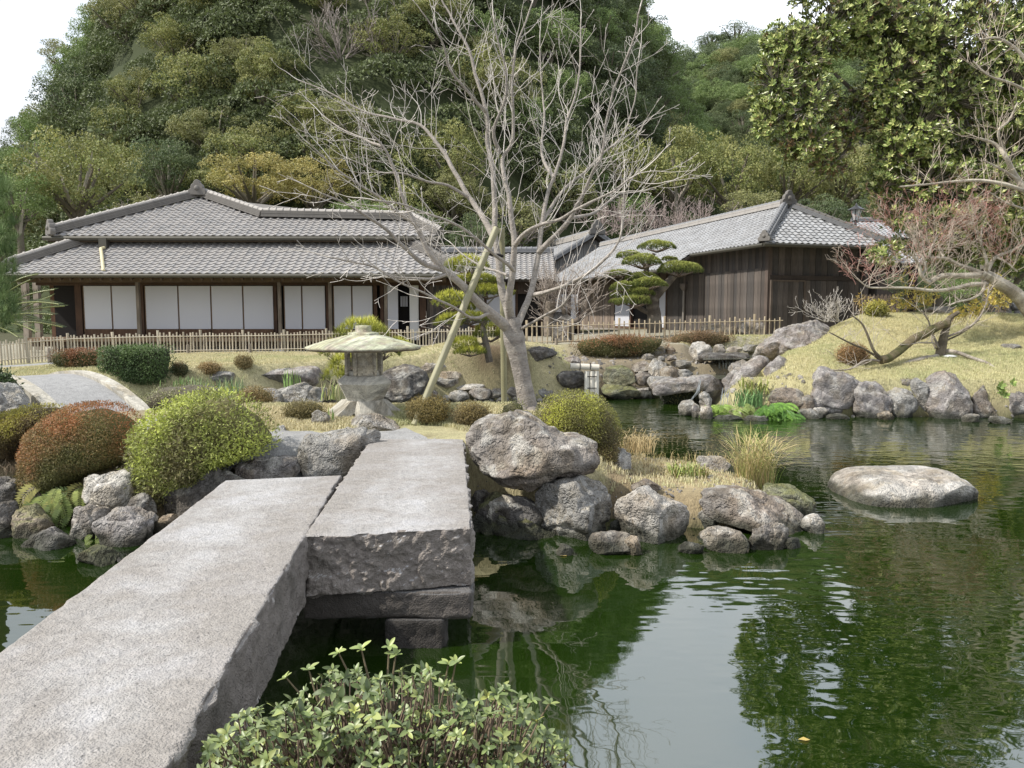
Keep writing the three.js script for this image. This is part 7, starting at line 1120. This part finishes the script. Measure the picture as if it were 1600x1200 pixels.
[[[267, 565, 295, 591], 'g', 'small round dark shrub just right of the square green hedge', [[.07, .08, .025], [.16, .12, .045], [.24, .13, .06]]], [[311, 565, 346, 587], 'g', 'small round red-brown shrub second right of the square hedge', BRN], [[367, 554, 396, 578], 'g', 'small round brown shrub on the lawn farthest right of the square hedge', BRN], [[370, 604, 429, 650], 12.6, 'brown rounded shrub peeping out behind the bright green azalea', BRN], [[443, 626, 508, 657], 'g', 'low spreading brown-green shrub left of the stone lantern', [[.14, .125, .045], [.22, .185, .07], [.28, .23, .09]]], [[634, 617, 706, 664], 'g', 'rounded brown-green shrub behind the foot of the leaning pole', [[.14, .125, .045], [.23, .18, .065], [.32, .25, .08]]], [[706, 629, 768, 669], 'g', 'small rounded brown shrub between the leaning pole foot and the largest boulder', [[.13, .11, .045], [.22, .165, .07], [.31, .24, .08]]], [[1306, 537, 1356, 573], 'g', 'small round rusty-brown shrub on the grassy mound', [[.2, .14, .06], [.3, .18, .08], [.4, .24, .1]]]].forEach(([b, d, l, p], i) => shrub('round_shrub', b, d, l, 'shrub', p, { seed: 30 + i, leaf: i < 3 || i > 6 ? .036 : .026, bump: .06 }));
shrub('yellow_bush', [1349, 470, 1386, 498], 'g', 'small yellow-green bush at the back of the grassy mound', 'shrub', [[.2, .2, .05], [.42, .4, .07], [.56, .46, .09]], { seed: 41, leaf: .06, bump: .12 });
shrub('dark_shrub', [[-30, 585], [-10, 574], [10, 580], [24, 596], [30, 612], [20, 622], [-20, 625]], 11, 'dark glossy green shrub at the left edge above the sloping rock', 'shrub', [[.03, .055, .02], [.07, .11, .035]], { seed: 42, leaf: .05, mat: M.gloss, wide: .55, coreMat: M.coreGreen });
shrub('sparse_shrub', [[222, 640], [230, 615], [255, 602], [300, 598], [340, 602], [352, 616], [340, 632], [300, 640], [250, 648]], 13.2, 'loose greyish shrub between the arched bridge and the bright green azalea', 'shrub', [[.16, .14, .1], [.24, .22, .12], [.3, .32, .14]], { seed: 43, leaf: .04, dens: .5, bump: .2 });
shrub('sparse_shrub', [[780, 650], [785, 632], [805, 624], [818, 632], [822, 650], [810, 662], [790, 664]], 'g', 'loose grey-green shrub at the foot of the upright pole', 'shrub', [[.16, .15, .08], [.22, .23, .09], [.28, .3, .1]], { seed: 44, leaf: .035, dens: .5, bump: .2 });
shrub('ivy', [[1024, 612], [1040, 608], [1080, 606], [1090, 616], [1086, 630], [1040, 634]], 20.75, 'dark trailing leaves hanging beneath the long ledge stone', 'plant', [[.03, .04, .015], [.09, .1, .03], [.25, .2, .06]], { seed: 45, leaf: .07, dens: .8, thick: .4, stems: 0 });
shrub('creeping_shrub', [[145, 655], [160, 630], [190, 615], [215, 612], [225, 630], [210, 650]], 13.5, 'thin green creeper on the kerb of the arched bridge', 'plant', [[.08, .09, .04], [.16, .2, .07]], { seed: 46, leaf: .04, dens: .25, bump: .25, thick: .3, stems: 0 });
// loose sprays of yellow leaves by the maple
{
  const mk = (label, d, blobs, seed, pal) => { const b = at(blobs[0][0], blobs[0][1], d), T = thing('yellow_spray', label, 'shrub', b), r = rng(seed), g = new Geo(), tw = new Geo(); for (const [x, y, rx, ry, n] of blobs) for (let i = 0; i < n; i++) { const u = unit(r), p = at(x + u.x * rx, y + u.y * ry, d + u.z * .5).sub(b), c = pal[Math.floor(r() * pal.length)], k = .75 + r() * .5; for (let q = 0; q < 4; q++) { const a = unit(r).add(V(0, .4, 0)).normalize(); g.leaf(p, a, a.clone().cross(unit(r)).normalize(), .1, .045, [c[0] * k, c[1] * k, c[2] * k]); } if (i % 3 === 0) tw.tube([p.clone().add(V(-.1, -.28, 0)), p.clone().add(V(-.03, -.12, .02)), p], [.008, .006, .004], 3, [.2, .15, .1]); } g.build('foliage', M.leaf, T, 'stuff'); tw.build('twigs', M.twig, T, 'stuff'); return T; };
  const Y = [[.72, .58, .13], [.6, .5, .12], [.78, .66, .2], [.46, .42, .12]];
  mk('yellow-leaved shrub spreading under the long pale maple limb', 25.4, [[1425, 468, 32, 14, 110], [1400, 480, 30, 10, 60], [1418, 435, 10, 20, 24], [1450, 462, 16, 14, 40]], 601, Y);
  mk('bright yellow leafy spray beside the maple trunk at right', 23.6, [[1556, 452, 18, 22, 110], [1565, 468, 16, 14, 60]], 602, Y);
  mk('yellow leaf spray hanging over the top of the leaning tree', 21.9, [[1512, 487, 20, 7, 60], [1530, 476, 12, 8, 26], [1495, 492, 10, 5, 20]], 603, Y);
  mk('orange-tinged thin bush at the foot of the board house corner', 27, [[1352, 475, 12, 14, 22], [1345, 468, 8, 10, 10]], 604, [[.5, .36, .1], [.36, .26, .1]]);
}
// silvery bare bush
{
  const b = at(1300, 503, 23.4), T = thing('silver_bush', 'silvery leafless bush in front of the board house at the mound edge', 'shrub', b), r = rng(610), g = new Geo(); for (let i = 0; i < 26; i++) { const d = unit(r); d.y = Math.abs(d.y) * .7 + .35; d.x -= .25; shoot(g, r, V((r() - .5) * .5, 0, (r() - .5) * .4), d.normalize(), .5 + r() * .55, .011, 2, [.5, .47, .43], { seg: .1, wob: .13, up: .35, min: .005, dens: 5 }); } g.build('twigs', M.twig, T, 'stuff');
  const b2 = at(1020, 345, 56), T2 = thing('bare_thicket', 'pinkish-grey leafless thicket just above the board house ridge', 'shrub', b2), g2 = new Geo(); for (let i = 0; i < 60; i++) { const d = unit(r); d.y = Math.abs(d.y) + .3; shoot(g2, r, V((i / 60 - .5) * 9, -1, (r() - .5) * 2), d.normalize(), 1.8 + r(), .02, 2, [.38, .31, .29], { seg: .3, wob: .1, up: .3, min: .012, dens: 2.5 }); } g2.build('twigs', M.twig, T2, 'stuff');
}
// ---------- ferns hanging under the red-brown azalea ----------
function fern(label, c, d, n, len, droop, seed, pal, spread = 1) {
  const b = at(c[0], c[1], d), T = thing('fern', label, 'fern', b), r = rng(seed);
  for (let k = 0; k < n; k++) {
    const a = r() * 6.28, g = new Geo(), dir = V(Math.cos(a) * spread, droop > 0 ? .2 : .9, Math.abs(Math.sin(a)) * .7 + .2).normalize(), p = V((r() - .5) * .5 * spread, (r() - .5) * .25 * spread, (r() - .5) * .2), P = [p.clone()], N = 16, l = len * (.7 + r() * .5), col = pal[Math.floor(r() * pal.length)];
    for (let i = 0; i < N; i++) { dir.y -= droop / N * (1 + i / N); dir.normalize(); P.push(P[i].clone().addScaledVector(dir, l / N)); }
    g.tube(P.filter((_, i) => i % 4 === 0), .003, 3, col);
    for (let i = 1; i < N; i++) { const ax = P[i + 1].clone().sub(P[i]).normalize(), s = ax.clone().cross(V(.2, .5, .8)).normalize(), w = l * .26 * Math.sin(Math.PI * Math.pow((i + 1) / (N + 1), .7)); for (const q of [-1, 1]) { const dd = s.clone().multiplyScalar(q).addScaledVector(ax, .5).normalize(), kk = .75 + r() * .5; g.leaf(P[i], dd, ax.clone().cross(dd).cross(dd).normalize(), w, w * .3 + .004, [col[0] * kk, col[1] * kk, col[2] * kk], .05); } }
    g.build('frond', M.leaf, T);
  }
  return T;
}
fern('fern fronds drooping below the red-brown azalea', [100, 775], 8.75, 26, .42, 2.2, 701, [[.2, .26, .06], [.28, .33, .08], [.14, .2, .05], [.36, .34, .1]], 1.0);
fern('small green fern tuft beside the smooth heart-shaped boulder', [162, 838], 8.0, 7, .12, 1.4, 702, [[.2, .26, .06]], .4);
fern('bright green feathery fern on the right of the islet', [1214, 642], 17.6, 60, .42, 1.0, 703, [[.18, .36, .05], [.24, .44, .07], [.14, .3, .05]], 1.3);
fern('light green low fern at the left of the islet', [1120, 642], 17.9, 30, .26, 1.0, 704, [[.3, .44, .08], [.24, .38, .07]], 1.1);
fern('pale green low fern in the middle of the islet', [1160, 640], 17.8, 26, .26, 1.0, 705, [[.3, .4, .1], [.26, .34, .09]], 1.1);
// ---------- sword-leaved plants and grasses ----------
function tuft(name, label, cat, foot, n, len, wid, pal, seed, o = {}) {
  const T = thing(name, label, cat, foot), r = rng(seed), g = new Geo();
  for (let i = 0; i < n; i++) { const a = r() * 6.28, lean = (o.lean ?? .5) * Math.sqrt(r()), l = len * (.55 + r() * .6), p = V((r() - .5) * (o.w ?? .2), -.03, (r() - .5) * (o.dz ?? o.w ?? .2)), dx = Math.cos(a) * lean + (o.dx || 0), dz = Math.sin(a) * lean, m = p.clone().add(V(dx * l * .4, l * .62, dz * l * .4)), q = p.clone().add(V(dx * l * 1.0, l * (1 - (o.bend ?? .5) * Math.hypot(dx, dz)), dz * l * 1.0)), c = pal[Math.floor(r() * pal.length)], k = .75 + r() * .5;
    if (o.fine) { const m2 = m.clone().lerp(q, .55).add(V(dx * .06, .05 * len, dz * .06)); g.blade(p, m, p.clone().lerp(m, .5).add(V(-dx * .03, .02, -dz * .03)), wid, [c[0] * k, c[1] * k, c[2] * k]); g.blade(m, q, m2, wid * .8, [c[0] * k, c[1] * k, c[2] * k]); } else g.blade(p, q, m, wid, [c[0] * k, c[1] * k, c[2] * k]); }
  g.build('blades', M.grass, T, 'stuff'); return T;
}
{ const r = rng(860), g = (() => { const q = new THREE.IcosahedronGeometry(1, 0); const p = q.attributes.position; for (let i = 0; i < p.count; i++) { const k = 1 + .25 * vnoise(p.getX(i) * 2, p.getY(i) * 2, p.getZ(i) * 2 + .5); p.setXYZ(i, p.getX(i) * k, p.getY(i) * k, p.getZ(i) * k); } q.computeVertexNormals(); return q; })(), pts = []; let k = 0; while (pts.length < 420 && k++ < 20000) { const a = r() < .6, x = a ? lerp(.2, 3.6, r()) : lerp(-6, .2, r()), d = lerp(7.4, 11.2, r()), s = sd(ISLAND, x, d); if (s < -.1 || s > 1.3) continue; const h = landAt(x, -d); if (h < -.06) continue; pts.push([x, h, -d]); } k = 0; while (pts.length < 1000 && k++ < 30000) { const x = lerp(.6, 13, r()), d = lerp(17.2, 24, r()), s = sd(BACK, x, d); if (s < -.2 || s > (x < 7 ? 3 : .25)) continue; const h = landAt(x, -d); if (h < -.06) continue; pts.push([x, h, -d, 1]); }
  const im = new THREE.InstancedMesh(g, S({ roughness: .95 }), pts.length), m = new THREE.Matrix4(), c = new THREE.Color(); im.name = 'pebbles'; pts.forEach(([x, h, z, f], i) => { const q = (f ? .025 : .01) + r() * r() * r() * (f ? .13 : .06); m.compose(V(x, h, z), new THREE.Quaternion().setFromEuler(new THREE.Euler(r() * 6, r() * 6, r() * 6)), V(q * (1 + r() * .5), q * (.35 + r() * .35), q * (.8 + r() * .5))); im.setMatrixAt(i, m); const v = .14 + r() * .2; im.setColorAt(i, c.setRGB(v, v * .93, v * .86)); }); tag(im, 'loose pebbles and small stones in the soil along the banks', 'pebbles', null, 'stuff'); scene.add(im); }
const DRY = [[.52, .40, .20], [.6, .48, .26], [.42, .34, .15], [.34, .33, .12]], GRN = [[.16, .27, .08], [.22, .34, .1], [.28, .4, .13]];
tuft('grass_clump', 'tall clump of arching straw-coloured grass at the island tip', 'grass', at(1180, 762, 9.6), 620, .82, .0065, [[.55, .43, .22], [.6, .47, .25], [.46, .40, .16], [.34, .36, .12], [.28, .34, .1]], 801, { lean: .85, bend: .42, w: .42, dz: .3, dx: .06, fine: 1 });
tuft('grass_clump', 'curly dry grass tuft right of the domed azalea', 'grass', at(990, 703, 10.6), 240, .42, .006, [[.62, .5, .28], [.55, .42, .22]], 802, { lean: 1.0, bend: .75, w: .5, fine: 1 });
tuft('grass_clump', 'fringe of dry grass along the far edge of the island tip', 'grass', at(1060, 722, 10.9), 240, .22, .006, DRY, 803, { lean: .8, w: 1.5, dz: .3 });
tuft('grass_clump', 'dead grey grass hanging between the whitish boulder and the craggy rock', 'grass', at(1065, 800, 8.9), 300, .3, .006, [[.5, .43, .3], [.42, .37, .28], [.55, .45, .26]], 804, { lean: 1.2, bend: .9, w: .5, dz: .4 });
tuft('grass_clump', 'low green weeds in the middle of the dry island tip', 'plant', at(1075, 745, 9.7), 200, .26, .014, [[.22, .3, .08], [.34, .4, .12], [.28, .24, .1]], 805, { lean: .9, w: .42 });
tuft('grass_clump', 'matted straw grass beside the soil at the island tip', 'grass', at(1030, 735, 10), 320, .14, .007, DRY, 806, { lean: 1.2, w: .9, dz: .8 });
tuft('iris', 'dense blue-green iris leaves above the bright green azalea', 'plant', at(335, 612, 14.6), 130, .34, .018, [[.22, .32, .15], [.28, .38, .2], [.3, .36, .16]], 811, { lean: .35, bend: .2, w: 1.1, dz: .5 });
tuft('iris', 'green iris shoots standing before the flat-topped rock', 'plant', at(458, 602, 15.4), 22, .36, .024, GRN, 812, { lean: .25, bend: .1, w: .34 });
tuft('iris', 'pale iris leaves and straw beside the lantern platform', 'plant', at(517, 622, 13.2), 46, .36, .018, [[.5, .46, .26], [.4, .44, .2], [.3, .38, .12]], 813, { lean: .4, bend: .3, w: .4 });
tuft('iris', 'a few green leaves at the front foot of the stone lantern', 'plant', at(517, 654, 10.5), 8, .2, .018, GRN, 814, { lean: .35, w: .1 });
tuft('iris', 'small green shoots on the lawn beside the square hedge', 'plant', at(285, 600, 16.2), 40, .2, .016, GRN, 815, { lean: .4, w: .7 });
tuft('iris', 'dark green sword leaves in the middle of the islet', 'plant', at(1170, 633, 18.2), 130, .52, .024, [[.1, .2, .07], [.14, .26, .09], [.2, .32, .12]], 816, { lean: .6, bend: .4, w: .6 });
tuft('leafy_plant', 'yellow-green leafy stems leaning over the islet sword leaves', 'plant', at(1178, 612, 18.8), 90, .44, .035, [[.34, .4, .1], [.4, .42, .14], [.28, .3, .08]], 817, { lean: .8, w: .6 });
tuft('grass_clump', 'thin dry twigs and straw on the bank at the far left edge', 'grass', at(30, 735, 9.2), 260, .26, .006, [[.34, .27, .19], [.26, .19, .13], [.42, .34, .24]], 818, { lean: 1.2, bend: .8, w: .8, dz: .4 });
{ // rosette plant in the wall at right
  const b = at(1566, 612, 17.7), T = thing('wall_plant', 'light green leafy plant growing from the right bank wall', 'plant', b), r = rng(820), L = []; for (let i = 0; i < 8; i++) rosette(L, r, V((r() - .5) * .3, (r() - .5) * .42, .05 + r() * .1), V((r() - .5) * .6, .5, .7).normalize(), 7, .13, .07, [[.3, .4, .1], [.38, .46, .14], [.24, .34, .08]]); L.forEach((l) => { const g = new Geo(); const [p, ...q] = l; g.leaf(V(0, 0, 0), ...q, .12); const o = g.build('leaf', M.leaf, T); o.position.copy(p); });
}
// ---------- the leafy bush in the foreground ----------
{
  const d = 2.72, b = V(-.45, .55, -2.6), T = thing('foreground_bush', 'loose green azalea bush at the bottom edge in front of the slabs', 'shrub', b), r = rng(830), leaves = [], st = new Geo();
  const top = (px) => 1062 - 46 * Math.exp(-(((px - 600) / 130) ** 2)) + 60 * ss(470, 330, px) + 70 * ss(780, 900, px) + 14 * Math.sin(px * .045);
  const G = [[.14, .19, .06], [.17, .22, .075], [.21, .26, .095], [.09, .13, .04], [.28, .32, .10], [.15, .19, .09], [.19, .235, .1], [.07, .1, .03]];
  for (let i = 0; i < 1250; i++) {
    const px = lerp(318, 885, r()), yt = top(px), k = r(), py = yt + 30 + (1330 - yt) * Math.pow(k, 1.2), dd = d - .5 * ss(1000, 1300, py) + (r() - .5) * .75, p = at(px, py, dd).sub(b), root = V((px - 600) / 900 + (r() - .5) * .5, -.5 + r() * .25, (r() - .5) * .6), m = p.clone().lerp(root, .45).add(V((r() - .5) * .12, -.02, (r() - .5) * .1));
    const k2 = .7 + r() * .6; st.tube([root, m, p.clone().lerp(m, .3).add(V((r() - .5) * .03, .01, 0)), p], [.007, .005, .0036, .0022], 4, [.17 * k2, .125 * k2, .09 * k2]);
    const ax = p.clone().sub(m).normalize().add(V(0, .6, .1)).normalize(); rosette(leaves, r, p, ax.add(unit(r).multiplyScalar(.65)).normalize(), 4 + Math.floor(r() * 3), .024 + r() * .012, .0125, r() < .03 ? [[.34, .36, .1], [.3, .34, .1]] : G);
    for (let q = 0; q < 5; q++) { const pp = p.clone().lerp(m, .2 + r() * .5), a = unit(r).add(V(0, .3, 0)).normalize(); leaves.push([pp, a, a.clone().cross(unit(r)).normalize(), .022 + r() * .014, .0125, G[Math.floor(r() * G.length)]]); }
  }
  for (const [px, py, x0] of [[530, 1022, 560], [565, 1016, 580], [448, 1060, 500], [483, 1048, 500], [608, 1012, 605], [618, 1025, 610], [830, 1095, 800], [858, 1100, 820], [700, 1040, 690], [712, 1036, 700]]) { const p = at(px, py, d + .1).sub(b), m = at(x0, py + 60, d + .12).sub(b); st.tube([at(x0 + 10, py + 160, d).sub(b), m, p], [.006, .005, .003], 5, [.2, .16, .1]); rosette(leaves, r, p, V((px - x0) / 80, .9, .2).normalize(), 5, .038, .0155, [[.27, .32, .10], [.22, .28, .09], [.19, .25, .09]]); }
  st.build('stems', M.twig, T, 'stuff');
  const lf = [0, 1, 2].map((k) => { const g = new Geo(), n = 6, w = .38 + .06 * k; for (let i = 0; i <= n; i++) { const t = i / n, h = w * .5 * Math.pow(Math.sin(Math.PI * Math.pow(t * .94 + .03, 1.25)), .75), dr = (-.1 - .14 * k) * t * t + .05 * k * Math.sin(t * 5); for (const q of [-1, 0, 1]) g.v(q * h, t, dr + (q ? .35 * h : 0), W3); } for (let i = 0; i < n; i++) for (let q = 0; q < 2; q++) { const a = i * 3 + q; g.i.push(a, a + 1, a + 4, a, a + 4, a + 3); } return g; });
  const lgs = lf.map((g) => g.geometry()), mats = new Map(), matOf = (c) => { const k = c.map((v) => v.toFixed(2)).join(); if (!mats.has(k)) mats.set(k, new THREE.MeshPhysicalMaterial({ color: rgb(...c), roughness: .42, side: THREE.DoubleSide })); return mats.get(k); };
  const B = (l) => new THREE.Matrix4().makeBasis(l[2], l[1], l[2].clone().cross(l[1])).scale(V(l[3], l[3], l[3])).setPosition(l[0]);
  const order = leaves.map((l, i) => [l[0].z + l[0].y * .6, i]).sort((x, y) => y[0] - x[0]).map((x) => x[1]), single = new Set(order.slice(0, 300)), rest = new Geo();
  const round = (c) => c.map((v) => Math.max(.02, Math.round(v / .05) * .05));
  leaves.forEach((l, i) => {
    if (single.has(i)) { const o = mesh('leaf', lgs[i % 3], matOf(round(l[5])), T); const m = B(l); m.decompose(o.position, o.quaternion, o.scale); return; }
    const g = lf[i % 3], m = B(l), n0 = rest.n, q = V(0, 0, 0); for (let k = 0; k < g.n; k++) { q.set(g.p[k * 3], g.p[k * 3 + 1], g.p[k * 3 + 2]).applyMatrix4(m); rest.v(q.x, q.y, q.z, l[5]); } for (const k of g.i) rest.i.push(k + n0);
  });
  M.bushLeaf = new THREE.MeshPhysicalMaterial({ vertexColors: true, roughness: .42, side: THREE.DoubleSide }); rest.build('foliage', M.bushLeaf, T, 'stuff');
}
// ---------- short grass on the lawns ----------
{
  const r = rng(840), g = new Geo(); for (let i = 0; i < 7; i++) { const a = r() * 6.28, q = V(Math.cos(a) * .05 * r(), 0, Math.sin(a) * .05 * r()), e = V(q.x + (r() - .5) * .05, .028 + r() * .025, q.z + (r() - .5) * .05); g.blade(q, e, q.clone().lerp(e, .55).add(V(0, .006, 0)), .006, W3); }
  const geo = g.geometry(), pts = []; let guard = 0;
  const bare = (x, d) => Math.exp(-(((x + 0.3) / 1.5) ** 2 + ((d - 21.4) / 1.0) ** 2));
  while (pts.length < 70000 && guard++ < 500000) {
    const right = r() < .45, isl = r() < .3, x = isl ? lerp(-4.2, 3.4, r()) : right ? lerp(5.5, 16, r()) : lerp(-15, 3, r()), d = isl ? lerp(9, 13.6, r()) : right ? lerp(17.8, 26.5, r()) : lerp(14.5, 24.5, r()), si = sd(ISLAND, x, d), sb = sd(BACK, x, d);
    if (Math.max(si - (x < 1 ? .95 : .5), sb - (x > 6.8 ? .22 : .4)) < 0 || (si > 0 && x > 1.1 && r() < .8)) continue; const h = landAt(x, -d); if (h < .2) continue; if (sb > 0 && r() < bare(x, d)) continue; if (sb > 0 && x > 1.7 && x < 7 && d > 20.3 && d < 25.4) continue; if (si > 0 && x < .8 && d < 9.95) continue;
    if (sb > 0 && x < -10.5 && d > 19.6) continue;
    pts.push([x, h - .006, -d]);
  }
  const gpth = [G2(655, 676, .9), G2(560, 684, .9), G2(470, 682, .9), G2(380, 676, .95), G2(290, 668, 1), G2(225, 650, 1)], onP = (x, d) => { let m = 9; for (let i = 0; i + 1 < gpth.length; i++) { const [ax, ay] = gpth[i], [bx, by] = gpth[i + 1], ex = bx - ax, ey = by - ay, t = clamp(((x - ax) * ex + (d - ay) * ey) / (ex * ex + ey * ey)); m = Math.min(m, Math.hypot(x - ax - ex * t, d - ay - ey * t)); } return m < .6; };
  const ok = pts.filter(([x, , z]) => !onP(x, -z)), im = new THREE.InstancedMesh(geo, M.grass, ok.length), m = new THREE.Matrix4(), q = new THREE.Quaternion(), c = new THREE.Color();
  ok.forEach(([x, h, z], i) => { const k = .8 + r() * .6; m.compose(V(x, h, z), q.setFromAxisAngle(V(0, 1, 0), r() * 6.28), V(k, k, k)); im.setMatrixAt(i, m); const n = clamp(.35 + fbm(x * .7, -z * .7, 4.5, 3) * .9 + (r() - .5) * .5), cc = mix3(x > 5 ? [.60, .55, .32] : [.64, .57, .37], [.43, .45, .23], n), kk = .8 + r() * .4; im.setColorAt(i, c.setRGB(cc[0] * kk, cc[1] * kk, cc[2] * kk)); });
  im.name = 'lawn_grass'; tag(im, 'short straw-coloured winter grass of the lawns and the mound', 'grass', null, 'stuff'); scene.add(im);
}
// small things
{ const p = onLand(1484, 558), g = new Geo(), P = [V(0, 0, 0), V(0, .03, 0), V(0, .05, 0)]; g.tube(P, [.2, .18, .08], 12, [.75, .76, .74], true); const o = g.build('ground_cover_plate', M.bamboo); o.name = numbered('light_fixture'); o.position.copy(p); o.scale.z = .6; tag(o, 'small pale disc lying in the grass by the leaning tree', 'fixture'); }
{ const r = rng(850), g = new Geo(); const L = [[1255, 952 + 203, 'pale yellow leaf floating on the open water at lower right'], [880, 868, 'yellowish leaf floating near the domed boulder']]; L.forEach(([x, y, l], i) => { const p = gp(x, y, .008), q = new Geo(); q.leaf(V(-.03, 0, 0), V(1, 0, 0), V(0, 0, 1), .07, .04, [.6, .45, .12], -.08); const o = q.build('floating_leaf', M.leaf); o.name = numbered('floating_leaf'); o.position.copy(p); tag(o, l, 'leaf'); }); }

renderer.render(scene, camera);
